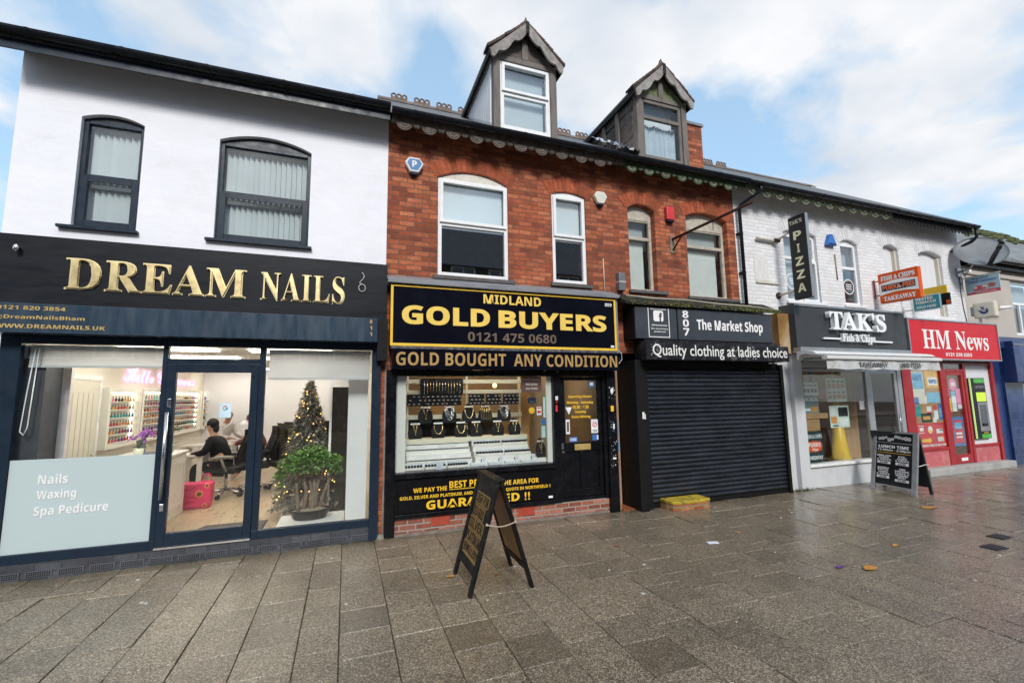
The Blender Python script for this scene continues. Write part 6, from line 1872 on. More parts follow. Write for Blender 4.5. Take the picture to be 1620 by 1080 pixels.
DRN = mat('dark_iron_cover', (.025, .026, .03), .4, var=.3)
for x, y, lab in ((7.88, -3.10, 'dark iron stopcock cover in the slabs, farther of the two'), (7.30, -3.29, 'dark iron stopcock cover in the slabs, nearer of the two')):
    mb = MB(); mb.box(x - .12, x + .12, y - .085, y + .085, -.005, .012)
    for k in range(4): mb.box(x - .09, x + .09, y - .06 + k * .036, y - .045 + k * .036, .0121, .016)
    tag(mb.build('cover', DRN, loc=(x, y, 0), bevel=.003), lab, 'access cover')
ws = MB(); rnd = random.Random(8)
def tuft(cx, cy, n, s, spread):
    for _ in range(n):
        x = cx + rnd.gauss(0, spread); y = cy + rnd.gauss(0, .025); h = rnd.uniform(.3, 1) * s; a = rnd.uniform(0, 6.3)
        dx_, dy_ = .006 * math.cos(a), .006 * math.sin(a); lx, ly = rnd.gauss(0, .4) * h, rnd.gauss(0, .4) * h
        ws.add([(x - dx_, y - dy_, 0), (x + dx_, y + dy_, 0), (x + lx, y + ly, h)], [(0, 1, 2)])
tuft(.47, -.10, 60, .05, .05); tuft(4.3, -.2, 40, .04, .08); tuft(8.25, -.18, 120, .07, .16); tuft(7.9, -.12, 60, .05, .1); tuft(-2.0, -.11, 40, .02, .8); tuft(.1, -.12, 30, .02, .2)
tag(ws.build('weeds', mat('weed_green', (.07, .10, .03), .8, var=.4, scale=20)), 'small weeds and moss along the foot of the shopfronts', 'weeds', kind='stuff')

# ================================================================== ACROSS THE ROAD (seen only in the glass)
ot = thing('brick_block', 'three storey brick block across the road with rows of pale windows', 'building', (4, -20.5, 0))
OB = brick_mat('far_brick', (.07, .035, .025), (.09, .045, .03), (.11, .055, .04), (.06, .05, .045))
ops = []
mb = MB()
mb.box(-26, 36, -30, -20.7, .0, 10.2)
mb.build('wall', OB, ot)
mb = MB(); mb.prism([(-20.3, 10.1), (-25, 14.2), (-30.3, 10.1)], 'x', -26.3, 36.3); mb.build('roof', mat('far_slate', (.17, .18, .21), .6, var=.2), ot)
first = None
for fz in (4.6, 6.9, 9.3):
    for i in range(24):
        x = -24 + i * 2.5
        if first is None:
            mb = MB(); mb.box(x, x + .1, -20.699, -20.62, fz - .7, fz + .8); mb.box(x + 1.5, x + 1.6, -20.699, -20.62, fz - .7, fz + .8); mb.box(x + .1, x + 1.5, -20.699, -20.62, fz - .7, fz - .6); mb.box(x + .1, x + 1.5, -20.699, -20.62, fz + .7, fz + .8); mb.box(x + .75, x + .85, -20.699, -20.62, fz - .6, fz + .7)
            mb.box(x + .1, x + .75, -20.699, -20.66, fz - .6, fz + .7, 1); mb.box(x + .85, x + 1.5, -20.699, -20.66, fz - .6, fz + .7, 1)
            first = mb.build('window', [UPVC, mat('far_pane', (.12, .15, .18), .1)], ot); f0_ = (x, fz)
        else:
            d = first.copy(); COL.objects.link(d); d.parent = ot; d.location = first.location + Vector((x - f0_[0], 0, fz - f0_[1]))
for i in range(10):
    mb = MB(); x = -25 + i * 6
    mb.box(x, x + 5.5, -20.699, -20.45, 2.4, 3.1, 0); mb.box(x + .2, x + 5.3, -20.699, -20.6, .3, 2.39, 1)
    mb.build('shopfront', [mat('far_fascia_%d' % (i % 3), [(.30, .05, .04), (.05, .12, .25), (.25, .25, .22)][i % 3], .5), MATS['far_pane']], ot)

# ================================================================== INSIDE THE NAIL SALON
IW = mat('warm_white_wall', (.74, .69, .62), .8, var=.03, scale=1)
FLO = mat('oak_laminate', (.42, .31, .20), .35, var=.15, scale=2.2, stretch=(5, .7, 1))
xl, xr, yb_, zf, zc = -3.45, .40, 7.5, .17, 2.66
mb = MB(); mb.box(xl - .05, xl, .0, yb_, zf, zc); mb.box(xr - .0, xr + .03, .0, yb_, zf, zc); mb.box(xl, xr, yb_, yb_ + .05, zf, zc)
mb.build('salon_wall', IW, salon)
MB().box(xl, xr, -.02, yb_, .1, zf).build('salon_floor', FLO, salon)
MB().box(xl, xr, .0, yb_, zc, zc + .05).build('salon_ceiling', mat('salon_ceiling', (.78, .77, .74), .8, var=.02), salon)
PAN = emit('panel_light', (1.0, .92, .78), 5.6)
first = None; i = 0
for y in (.55, 1.5, 3.0, 4.8, 6.4):
    for x in (-2.5, -.85):
        if first is None:
            mb = MB(); mb.box(x - .6, x + .6, y - .15, y + .15, zc - .03, zc - .002); first = mb.build('ceiling_light', PAN, loc=(x, y, zc)); d = first
            tag(first, 'long flat ceiling light panel in the salon', 'ceiling light', 'ceiling lights in the salon'); 
        else:
            d = first.copy(); COL.objects.link(d); d.location = (x, y, zc)
# linings beside the windows
tag(MB().box(.03, .30, .34, .42, zf, 2.5).build('partition', mat('white_partition', (.72, .73, .76), .6, var=.02), loc=(.16, .38, zf)), 'white partition panel at the right end of the salon window', 'partition')
dm = thing('display_stand', 'tall dark mirror stand behind the Christmas tree', 'mirror stand', (.0, .9, zf))
MB().box(-.20, .06, 1.0, 1.12, zf, 2.05).build('panel', mat('dark_mirror', (.035, .028, .024), .2), dm)
MB().box(-.235, -.201, .985, 1.12, zf, 2.06).build('edge', UPVC, dm)
tag(MB().box(xl + .005, xl + .22, .06, .40, zf, 2.52).build('dark_column', mat('dark_reveal', (.05, .055, .07), .5), loc=(xl + .1, .2, zf)), 'dark column at the left end of the salon window', 'column')
tag(MB().box(xl + .221, xl + .30, .40, .46, zf, 2.52).build('column_trim', mat('pinkish_trim', (.62, .56, .58), .6), loc=(xl + .26, .42, zf)), 'pale pink vertical trim beside the dark column', 'trim')
# roller blinds
def roller(x0, x1, z0, label):
    t = thing('roller_blind', label, 'roller blind', ((x0 + x1) / 2, .06, 2.5))
    MB().cyl((x0, .06, 2.50), (x1, .06, 2.50), .03).build('roll', UPVC, t)
    MB().box(x0 + .01, x1 - .01, .03, .0315, z0 + .026, 2.50).build('cloth', sheer('blind_cloth', (.80, .79, .80), .5), t)
    MB().box(x0 + .01, x1 - .01, .022, .04, z0, z0 + .025).build('bottom_bar', mat('blind_bar', (.55, .56, .58), .5), t)
    return t
roller(-3.38, -2.10, 2.27, 'cream roller blind pulled a little way down in the left window')
roller(-.97, .31, 2.13, 'white roller blind pulled down over the Christmas tree window')
cd = MB(); cd.tube([(-3.30, -.02, 2.48), (-3.335, -.02, 2.0), (-3.36, -.02, 1.56), (-3.325, -.02, 1.52), (-3.30, -.02, 1.6), (-3.27, -.02, 2.48)], .006, 6)
tag(cd.build('blind_chain', UPVC, loc=(-3.3, -.02, 1.5)), 'white blind pull cord hanging in the left salon window', 'blind cord')
# the door on the left wall
FX = lambda x: (lambda a, b, c: Vector((x + c, a, b)))       # frame on the left wall: a runs inward
dd = thing('inner_door', 'cream boarded inner door on the left wall of the salon', 'door', (xl, 1.2, zf))
MB().box(xl + .001, xl + .04, .95, 1.72, zf + .01, 2.18).build('leaf', mat('cream_door', (.68, .64, .56), .5, var=.03), dd)
mb = MB(); mb.box(xl + .001, xl + .05, .88, .949, zf + .01, 2.25); mb.box(xl + .001, xl + .05, 1.721, 1.79, zf + .01, 2.25); mb.box(xl + .001, xl + .05, .949, 1.721, 2.181, 2.25); mb.build('door_frame', UPVC, dd)
mb = MB()
for k in range(5): mb.box(xl + .041, xl + .044, 1.05 + k * .13, 1.056 + k * .13, .3, 2.0)
mb.build('groove', mat('door_groove', (.45, .41, .34), .6), dd)
mb = MB(); mb.tube([(xl + .04, 1.66, 1.12), (xl + .09, 1.66, 1.12), (xl + .09, 1.56, 1.12)], .012, 8); mb.build('handle', STEEL, dd)
# lit wall racks of nail polish, with every bottle
bcols = {'red': (.50, .02, .03), 'pink': (.70, .18, .30), 'coral': (.72, .22, .12), 'orange': (.70, .30, .05), 'blue': (.04, .14, .45), 'teal': (.03, .33, .33), 'purple': (.22, .06, .35), 'dark': (.03, .02, .025), 'nude': (.62, .42, .32), 'amber': (.55, .33, .05)}
CAPM = mat('bottle_cap', (.30, .29, .28), .3)
bproto = {}
SHELFW = mat('rack_white', (.80, .78, .72), .4, var=.02)
STRIP = emit('rack_light', (1.0, .94, .78), 3.2)
nb = 0
def rack(y0, y1, z0, z1, rows, per, label, where, seed):
    global nb
    rnd = random.Random(seed)
    t = thing('polish_rack', label, 'wall rack', (xl, (y0 + y1) / 2, z0))
    D = .12
    mb = MB(); mb.box(xl + .001, xl + D, y0, y0 + .07, z0, z1); mb.box(xl + .001, xl + D, y1 - .07, y1, z0, z1); mb.box(xl + .001, xl + D, y0 + .07, y1 - .07, z1 - .06, z1); mb.box(xl + .001, xl + D, y0 + .07, y1 - .07, z0, z0 + .06)
    mb.build('frame', SHELFW, t, bevel=.004)
    MB().box(xl + .0005, xl + .008, y0 + .07, y1 - .07, z0 + .06, z1 - .06).build('back_panel', SHELFW, t)
    MB().box(xl + .01, xl + .03, y0 + .072, y1 - .072, z1 - .075, z1 - .062).build('light_strip', STRIP, t)
    MB().box(xl + .01, xl + .03, y1 - .085, y1 - .072, z0 + .07, z1 - .08).build('light_strip', STRIP, t)
    h = (z1 - z0 - .16) / rows
    sh = MB()
    for r_ in range(rows):
        z = z0 + .07 + r_ * h
        sh.box(xl + .0085, xl + D - .005, y0 + .071, y1 - .09, z, z + .012)
        names = list(bcols)
        cur = rnd.choice(names)
        for k in range(per):
            if rnd.random() < .45: cur = rnd.choice(names)
            y = y0 + .10 + (y1 - y0 - .22) * (k + .5) / per
            key = cur
            if key not in bproto:
                g = MB()
                g.lathe([(0, 0), (.017, .001), (.018, .045), (.010, .052), (.010, .055)], (0, 0, 0), 8)
                m_ = mat('polish_' + key, bcols[key], .15, var=.05)
                o = g.build('polish_bottle', m_)
                c_ = MB().cyl((0, 0, .055), (0, 0, .10), .010, .008, 8).build('cap', CAPM, o)
                bproto[key] = o
            else:
                s_ = bproto[key]
                o = s_.copy(); COL.objects.link(o)
                c_ = s_.children[0].copy(); COL.objects.link(c_); c_.parent = o
            o.location = (xl + .065, y, z + .0125)
            o.scale = (1.0, 1.0, min(.9, h * .62 / .1))
            tag(o, '%s nail polish bottle in %s' % (key, where), 'nail polish', 'nail polish bottles on the salon racks')
            nb += 1
    sh.build('shelf', SHELFW, t)
rack(1.85, 3.0, 1.16, 2.08, 6, 9, 'nearest lit white rack of nail polish on the salon wall', 'the nearest lit rack by the inner door', 1)
rack(3.05, 6.5, 1.16, 2.10, 7, 26, 'wide middle lit rack of nail polish on the salon wall', 'the wide middle lit rack', 2)
rack(6.62, 7.35, 1.16, 2.12, 5, 6, 'small far lit rack of nail polish at the back of the salon', 'the small far lit rack', 3)
# neon writing and gold writing
ne = thing('neon_sign', 'pink neon script on the salon wall reading Hello Gorgeous', 'neon sign', (xl, 4.0, 2.25))
PINKN = emit('neon_pink', (1.0, .25, .72), 1.9)
FL = lambda a, b, c: Vector((xl + .01 + c, a, b))
txt(script('Hello'), (2.55, 3.75, 2.20, 2.44), PINKN, ne, FL, off=-.012, ext=.015)
txt(script('Gorgeous'), (3.95, 6.2, 2.10, 2.44), PINKN, ne, FL, off=-.012, ext=.015)
gd = thing('wall_lettering', 'gold script letters reading Dream on the salon back wall', 'lettering', (-.9, yb_, 2.0))
txt(script('Dream'), (-1.86, -.86, 1.93, 2.17), mat('gold_letter_paint', (.42, .26, .05), .3, metal=.5), gd, FY(yb_ - .001), off=.015, ext=.02, name='letters')
# boiler cabinet, clock, notice
box_thing('wall_cabinet', 'white boiler cabinet high on the salon back wall', 'cabinet', -3.30, -2.75, 7.1, 7.49, 1.68, 2.45, mat('cabinet_white', (.55, .57, .53), .4))
ck = thing('wall_clock', 'round pink and black wall clock on the salon back wall', 'clock', (-2.65, yb_, 2.18))
mb = MB(); mb.lathe([(.14, 0), (.165, 0), (.165, .03), (.14, .03), (.14, 0)], (0, 0, 0), 24)
mb.v = [(-2.65 + v[0], yb_ - .002 - v[2], 2.16 + v[1]) for v in mb.v]; mb.build('rim', emit('clock_pink', (.9, .08, .5), .6), ck)
mb = MB(); mb.prism([(-2.65 + .14 * math.cos(a * .3142), 2.16 + .14 * math.sin(a * .3142)) for a in range(20)], 'y', yb_ - .012, yb_ - .003); mb.build('face', BLKM, ck)
mb = MB()
for k in range(12): mb.box(-2.65 + .11 * math.cos(k * R(30)) - .012, -2.65 + .11 * math.cos(k * R(30)) + .012, yb_ - .014, yb_ - .0125, 2.16 + .11 * math.sin(k * R(30)) - .012, 2.16 + .11 * math.sin(k * R(30)) + .012)
mb.box(-2.655, -2.465, yb_ - .016, yb_ - .0145, 2.16, 2.25); mb.box(-2.65, -2.40, yb_ - .0165, yb_ - .0145, 2.155, 2.165)
mb.build('hand', WHITE, ck)
rd = thing('radiator', 'white panel radiator under the polish racks', 'radiator', (xl, 2.6, .6))
mb = MB(); mb.box(xl + .04, xl + .12, 2.0, 3.3, .45, 1.02)
mb.build('panel', UPVC, rd, bevel=.01)
mb = MB()
for k in range(24): mb.box(xl + .121, xl + .127, 2.05 + k * .05, 2.075 + k * .05, .5, .98)
mb.build('rib', UPVC, rd)
# reception desk with orchid, vase and laptop
WD = mat('white_desk', (.74, .73, .70), .35, var=.02)
dk = thing('reception_desk', 'white panelled reception desk just inside the salon door', 'desk', (-2.45, 1.2, zf))
mb = MB(); mb.box(-2.85, -2.16, .42, 1.95, zf + .001, 1.07); mb.build('body', WD, dk, bevel=.006)
mb = MB(); mb.box(-2.88, -2.13, .40, 1.98, 1.071, 1.11); mb.build('top', WD, dk, bevel=.006)
mb = MB()
for y0, y1 in ((.50, 1.15), (1.25, 1.88)):
    mb.box(-2.158, -2.148, y0, y1, .30, .34); mb.box(-2.158, -2.148, y0, y1, .92, .96); mb.box(-2.158, -2.148, y0, y0 + .04, .34, .92); mb.box(-2.158, -2.148, y1 - .04, y1, .34, .92)
mb.build('panel_moulding', WD, dk)
dk.location.x -= .17
def flower(c, h, col, n, spread, seed, name, label, potm, stemc, petal=.03):
    rnd = random.Random(seed)
    t = thing(name, label, 'plant', c)
    mb = MB(); mb.lathe([(0, .0), (.045, .0), (.065, .12), (.055, .12), (.05, .10), (0, .10)], c, 12); mb.build('pot', potm, t)
    mb = MB(); fl = MB(); lf = MB()
    for k in range(5):
        a = rnd.uniform(0, 6.28); p1 = Vector(c) + Vector((spread * .5 * math.cos(a), spread * .5 * math.sin(a), h * .7)); p2 = Vector(c) + Vector((spread * math.cos(a), spread * math.sin(a), h * rnd.uniform(.8, 1)))
        mb.tube([Vector(c) + Vector((0, 0, .1)), p1, p2], .004, 5)
        for _ in range(n):
            q = p1.lerp(p2, rnd.uniform(.2, 1.1)) + Vector([rnd.gauss(0, .035) for _ in range(3)])
            for w_ in range(4):
                b_ = rnd.uniform(0, 6.28); d_ = Vector((math.cos(b_), math.sin(b_) * .6, math.sin(b_ + 1))) * petal; e2 = Vector((-d_.z, d_.x, d_.y)) * .6
                fl.add([q, q + d_ * .6 + e2, q + d_ * 1.2, q + d_ * .6 - e2], [(0, 1, 2, 3)])
    for _ in range(7):
        a = rnd.uniform(0, 6.28); b_ = Vector((math.cos(a), math.sin(a), .35))
        p = Vector(c) + Vector((0, 0, .12)); s_ = Vector((-b_.y, b_.x, 0)) * .02
        lf.add([p, p + b_ * .07 + s_, p + b_ * .13, p + b_ * .07 - s_], [(0, 1, 2, 3)])
    mb.build('stem', stemc, t); fl.build('petals', col, t); lf.build('leaves', stemc, t)
    return t
STEM = mat('plant_stem', (.05, .10, .025), .6)
flower((-2.66, 1.1, 1.112), .36, mat('orchid_purple', (.30, .06, .42), .6, var=.3, scale=30), 7, .13, 1, 'orchid', 'purple orchid in a pale pot on the reception desk', mat('orchid_pot', (.62, .62, .50), .4), STEM, .028)
flower((-2.44, 1.55, 1.112), .42, mat('dried_flowers', (.20, .16, .05), .8, var=.5, scale=30), 9, .12, 5, 'flower_vase', 'vase of dark dried flowers at the end of the reception desk', mat('vase_glass', (.35, .36, .30), .1), STEM, .022)
tag(MB().box(-2.80, -2.55, 1.45, 1.75, 1.112, 1.13).box(-2.81, -2.80, 1.45, 1.75, 1.13, 1.32).build('laptop', mat('laptop_grey', (.12, .14, .17), .35), loc=(-2.7, 1.6, 1.11)), 'open grey laptop on the reception desk', 'laptop')
# shopping bag with sunflowers
bg_ = thing('shopping_bag', 'bright pink shopping bag with yellow sunflowers on the salon floor', 'bag', (-2.0, 2.2, zf))
mb = MB(); mb.prism([(-2.25, zf + .002), (-1.79, zf + .002), (-1.77, .56), (-1.9, .575), (-2.05, .56), (-2.2, .575), (-2.28, .56)], 'y', 2.05, 2.28); mb.build('sack', mat('hot_pink', (.60, .02, .11), .5, var=.1), bg_, bevel=.02)
mb = MB()
for cx_, cz_, r_ in ((-1.93, .40, .075), (-2.17, .47, .05), (-2.2, .23, .06), (-1.85, .22, .04), (-1.83, .52, .045)):
    for k in range(12):
        a = k * R(30); mb.prism([(cx_ + r_ * .4 * math.cos(a - .2), cz_ + r_ * .4 * math.sin(a - .2)), (cx_ + r_ * math.cos(a), cz_ + r_ * math.sin(a)), (cx_ + r_ * .4 * math.cos(a + .2), cz_ + r_ * .4 * math.sin(a + .2))], 'y', 2.045, 2.0475, 0)
    mb.prism([(cx_ + r_ * .45 * math.cos(k * R(30)), cz_ + r_ * .45 * math.sin(k * R(30))) for k in range(12)], 'y', 2.0425, 2.0448, 1)
mb.build('sunflower_print', [YEL, mat('sunflower_heart', (.10, .045, .015), .7)], bg_)
for k, (t_, z_) in enumerate((('flowers,', .36), ('gifts,', .33), ('treasures,', .30), ('yours.', .27))):
    pass
mb = MB(); mb.tube([(-2.15, 2.05, .56), (-2.12, 2.03, .50), (-2.06, 2.03, .48), (-2.0, 2.04, .52), (-1.98, 2.05, .56)], .010, 6); mb.build('handle', MATS['hot_pink'], bg_)
mb = MB(); mb.tube([(-1.97, 2.28, .56), (-1.95, 2.30, .66), (-1.88, 2.30, .68), (-1.84, 2.29, .64), (-1.83, 2.28, .56)], .010, 6); mb.build('handle', MATS['hot_pink'], bg_)
bg_.location.x -= .22
tag(MB().prism([(-2.05, .06), (-1.0, .06), (-1.0, .85), (-1.75, .85)], 'z', zf + .001, zf + .012).build('door_mat', mat('grey_door_mat', (.07, .062, .058), .9, var=.2, scale=30, bump=.4), loc=(-1.5, .4, zf)), 'dark grey door mat inside the salon door', 'door mat')
# nail tables
def nail_table(x0, x1, y0, y1, label):
    t = thing('nail_table', label, 'table', ((x0 + x1) / 2, (y0 + y1) / 2, zf))
    MB().box(x0, x1, y0, y1, .90, .94).build('table_top', WD, t, bevel=.005)
    for a in (x0 + .02, x1 - .1):
        MB().box(a, a + .08, y0 + .04, y1 - .04, zf + .001, .899).build('leg', WD, t)
    return t
nail_table(-3.2, -2.30, 2.75, 3.25, 'nearer white nail table with a client seated at it')
nail_table(-3.2, -2.25, 4.7, 5.2, 'farther white nail table deep in the salon')
dl = thing('desk_lamp', 'white arched desk lamp on the farther nail table', 'lamp', (-2.45, 4.9, .94))
mb = MB(); mb.tube([(-2.55, 4.9, .945), (-2.5, 4.9, 1.25), (-2.3, 4.9, 1.42), (-2.1, 4.9, 1.40)], .014, 8); mb.cyl((-2.55, 4.9, .941), (-2.55, 4.9, .96), .08); mb.build('arm', UPVC, dl)
MB().lathe([(.10, 0), (.075, .05), (.03, .08), (0, .085)], (-2.08, 4.9, 1.34), 12).build('lamp_shade', UPVC, dl)
# office chairs
CHB = mat('black_chair_fabric', (.012, .012, .013), .7); CHG = mat('grey_chair_plastic', (.28, .27, .25), .5); CHC = mat('chair_chrome', (.6, .6, .62), .15, metal=1)
def office_chair(x, y, ang, label, armm):
    t = thing('office_chair', label, 'chair', (x, y, zf), 'office chairs in the salon')
    ca, sa = math.cos(ang), math.sin(ang)
    P = lambda a, b, z: (x + a * ca - b * sa, y + a * sa + b * ca, zf + z)      # a: forwards
    def tb(pts): return [P(*p) for p in pts]
    def pr(mb, a0, a1, b0, b1, z0, z1):
        vs = [P(a, b, z) for z in (z0, z1) for a, b in ((a0, b0), (a1, b0), (a1, b1), (a0, b1))]
        mb.add(vs, [(0, 3, 2, 1), (4, 5, 6, 7), (0, 1, 5, 4), (1, 2, 6, 5), (2, 3, 7, 6), (3, 0, 4, 7)])
    mb = MB(); pr(mb, -.25, .27, -.26, .26, .42, .52); mb.build('seat', CHB, t, bevel=.04)
    mb = MB()
    vs = []
    for i in range(7):
        z = .56 + .62 * i / 6; wv = .25 - .05 * max(0, (i - 4) / 2); bk = -.25 - .08 * (i / 6) + .03 * math.sin(i)
        for j in range(7):
            b_ = -wv + 2 * wv * j / 6; vs.append(P(bk - .05 * (1 - (j / 3 - 1) ** 2), b_, z))
    k = len(vs); vs += [P(0, 0, 0)] * 0
    vs2 = []
    for i in range(7):
        z = .56 + .62 * i / 6; wv = .25 - .05 * max(0, (i - 4) / 2); bk = -.33 - .08 * (i / 6) + .03 * math.sin(i)
        for j in range(7):
            b_ = -wv + 2 * wv * j / 6; vs2.append(P(bk - .05 * (1 - (j / 3 - 1) ** 2), b_, z))
    fs = []
    for i in range(6):
        for j in range(6):
            a_ = i * 7 + j; fs.append((a_, a_ + 1, a_ + 8, a_ + 7)); fs.append((49 + a_, 49 + a_ + 7, 49 + a_ + 8, 49 + a_ + 1))
    for i in range(6):
        for j in (0, 6):
            a_ = i * 7 + j; fs.append((a_, a_ + 7, 49 + a_ + 7, 49 + a_))
    for j in range(6):
        for i in (0, 6):
            a_ = i * 7 + j; fs.append((a_, a_ + 1, 49 + a_ + 1, 49 + a_))
    mb.add(vs + vs2, fs, 0, True); mb.build('backrest', CHB, t)
    for s_ in (-1, 1):
        mb = MB(); mb.tube(tb([(-.1, s_ * .27, .47), (-.06, s_ * .31, .60), (-.02, s_ * .31, .70)]), .022, 8); mb.tube(tb([(-.22, s_ * .31, .71), (.0, s_ * .31, .72), (.16, s_ * .31, .68)]), .032, 8); mb.build('armrest', armm, t)
    mb = MB(); mb.cyl(P(0, 0, .12), P(0, 0, .42), .028); mb.build('column', CHC, t)
    for k in range(5):
        a = k * R(72) + .3
        mb = MB(); mb.tube([P(0, 0, .13), P(.28 * math.cos(a), .28 * math.sin(a), .085)], [.03, .018], 6)
        lg = mb.build('leg', CHC, t)
        mb = MB(); c0 = Vector(P(.29 * math.cos(a), .29 * math.sin(a), .035)); sd_ = Vector((-math.sin(a + ang), math.cos(a + ang), 0))
        mb.cyl(c0 - sd_ * .03, c0 - sd_ * .008, .033); mb.cyl(c0 + sd_ * .008, c0 + sd_ * .03, .033); mb.cyl(c0, c0 + Vector((0, 0, .05)), .01, n=6); mb.build('caster', CHB, lg)
    return t
office_chair(-1.98, 2.95, R(170), 'black office chair with grey arms under the client in black', CHG)
office_chair(-1.62, 3.3, R(200), 'black high office chair just right of the seated client', CHB)
cch = office_chair(-1.15, 3.5, R(120), 'office chair with a dark coat over its back', CHB)
mb = MB(); vs = []
for i in range(9):
    for j in range(9):
        a = R(120); b_ = -.28 + .56 * j / 8; z = zf + 1.24 - .95 * i / 8 + .02 * math.sin(j)
        out = -.46 - .05 * math.sin(j * .8 + i * .3) - .02 * i / 8 if i > 0 else -.36
        vs.append((-1.15 + out * math.cos(a) - b_ * math.sin(a), 3.5 + out * math.sin(a) + b_ * math.cos(a), z))
k = len(vs); vs += [(p[0] + .02 * math.cos(R(120)), p[1] + .02 * math.sin(R(120)), p[2]) for p in vs]
mb.add(vs, [(i * 9 + j, i * 9 + j + 1, i * 9 + j + 10, i * 9 + j + 9) for i in range(8) for j in range(8)] + [(k + i * 9 + j, k + i * 9 + j + 9, k + i * 9 + j + 10, k + i * 9 + j + 1) for i in range(8) for j in range(8)], 0, True)
tag(mb.build('coat', mat('dark_olive_coat', (.035, .030, .018), .8, var=.2, scale=6), loc=(-1.3, 3.9, .3)), 'dark coat draped over the back of an office chair', 'coat')
office_chair(-.95, 5.4, R(60), 'left of the two far black office chairs by the tree', CHB)
office_chair(-.45, 5.6, R(100), 'right of the two far black office chairs by the tree', CHB)

# people
SKIN = mat('skin', (.50, .27, .19), .55, var=.06); SKIN2 = mat('skin_tan', (.36, .18, .11), .55, var=.06)
def skin_mesh(name, pts, edges, m, parent, root=0, sub=2):
    me = bpy.data.meshes.new(name)
    org = ORG[parent.name] if parent is not None else Vector((0, 0, 0))
    me.from_pydata([tuple(Vector(p[:3])) for p in pts], edges, [])
    o = link(name, me, m, parent)
    sk = o.modifiers.new('skin', 'SKIN'); sk.use_smooth_shade = True
    for i, v in enumerate(me.skin_vertices[0].data):
        r_ = pts[i][3]; v.radius = (r_, r_ if len(pts[i]) < 5 else pts[i][4]); v.use_root = (i == root)
    ss = o.modifiers.new('sub', 'SUBSURF'); ss.levels = sub; ss.render_levels = sub
    return o
def seated_person(x, y, ang, label, coat, trousers, hair, skin, zs=.0, lean=.18, bald=False, head_turn=0.0):
    t = thing('person', label, 'person', (x, y, zf))
    ca, sa = math.cos(ang), math.sin(ang)
    def P(a, b, z): return (x + a * ca - b * sa, y + a * sa + b * ca, zf + z + zs)
    def q(a, b, z, r_, r2=None): return (*P(a, b, z), r_) if r2 is None else (*P(a, b, z), r_, r2)
    hip, chest, neck = (0, .56), (lean * .6, .86), (lean, 1.06)
    pts = [q(0, 0, .58, .12, .14), q(lean * .5, 0, .80, .11, .14), q(lean * .9, 0, 1.0, .09, .15), q(lean + .02, 0, 1.09, .05), q(lean + .05, 0, 1.17, .07), q(lean + .07, 0, 1.26, .085), q(lean + .06, 0, 1.33, .06)]
    ed = [(0, 1), (1, 2), (2, 3), (3, 4), (4, 5), (5, 6)]
    for s_ in (-1, 1):
        k = len(pts)
        pts += [q(lean * .9, s_ * .17, 1.0, .055), q(lean + .06, s_ * .22, .80, .045), q(lean + .30, s_ * .17, .74, .036), q(lean + .36, s_ * .16, .745, .03, .018)]
        ed += [(2, k), (k, k + 1), (k + 1, k + 2), (k + 2, k + 3)]
        for fi, (db, dl_, r_) in enumerate(((-.03, .06, .008), (-.011, .085, .009), (.008, .09, .009), (.026, .08, .008))):
            j = len(pts); pts += [q(lean + .40, s_ * .16 + db, .747, r_), q(lean + .40 + dl_ * .6, s_ * .16 + db * 1.2, .742, r_ * .9), q(lean + .40 + dl_, s_ * .16 + db * 1.25, .728, r_ * .75)]
            ed += [(k + 3, j), (j, j + 1), (j + 1, j + 2)]
        j = len(pts); pts += [q(lean + .36, s_ * .16 - s_ * .035, .742, .010), q(lean + .41, s_ * .16 - s_ * .055, .735, .008)]; ed += [(k + 3, j), (j, j + 1)]
        k = len(pts); pts += [q(.02, s_ * .10, .54, .095), q(.42, s_ * .12, .54, .065), q(.40, s_ * .12, .12, .045), q(.52, s_ * .12, .045, .035)]
        ed += [(0, k), (k, k + 1), (k + 1, k + 2), (k + 2, k + 3)]
    skin_mesh('body', pts, ed, skin, t)
    c = []; e = []
    c = [q(0, 0, .56, .15, .19), q(lean * .5, 0, .80, .13, .18), q(lean * .88, 0, 1.0, .105, .18), q(lean * .98, 0, 1.07, .07, .08)]
    e = [(0, 1), (1, 2), (2, 3)]
    for s_ in (-1, 1):
        k = len(c); c += [q(lean * .88, s_ * .18, 1.0, .075), q(lean + .06, s_ * .235, .80, .064), q(lean + .31, s_ * .17, .745, .05)]
        e += [(2, k), (k, k + 1), (k + 1, k + 2)]
    skin_mesh('coat', c, e, coat, t)
    c = [q(0, 0, .55, .15, .17)]; e = []
    for s_ in (-1, 1):
        k = len(c); c += [q(.05, s_ * .11, .545, .105), q(.43, s_ * .12, .545, .08), q(.405, s_ * .12, .10, .06)]; e += [(0, k), (k, k + 1), (k + 1, k + 2)]
    skin_mesh('trousers', c, e, trousers, t)
    hx = lean + .065
    # face: nose, eyes, mouth, ears
    mb = MB(); mb.ball(P(hx + .095, 0, 1.225), .014, .014, .02, 8, 6)
    for s_ in (-1, 1): mb.ball(P(hx - .0, s_ * .082, 1.235), .018, .012, .028, 8, 6)
    mb.build('nose_and_ears', skin, t)
    mb = MB()
    for s_ in (-1, 1): mb.ball(P(hx + .078, s_ * .032, 1.255), .010, .010, .007, 6, 5)
    mb.box(*sorted((P(hx + .08, -.02, 1.185)[0], P(hx + .084, .02, 1.188)[0])), *sorted((P(hx + .08, -.02, 1.185)[1], P(hx + .084, .02, 1.188)[1])), P(0, 0, 1.183)[2], P(0, 0, 1.189)[2])
    mb.build('eyes_and_mouth', CHB, t)
    if hair is not None:
        mb = MB()
        mb.ball(P(hx - .022, 0, 1.285), .098, .096, .098, 16, 10); mb.ball(P(hx - .075, 0, 1.20), .055, .07, .085, 12, 8)
        mb.build('hair', hair, t)
    return t
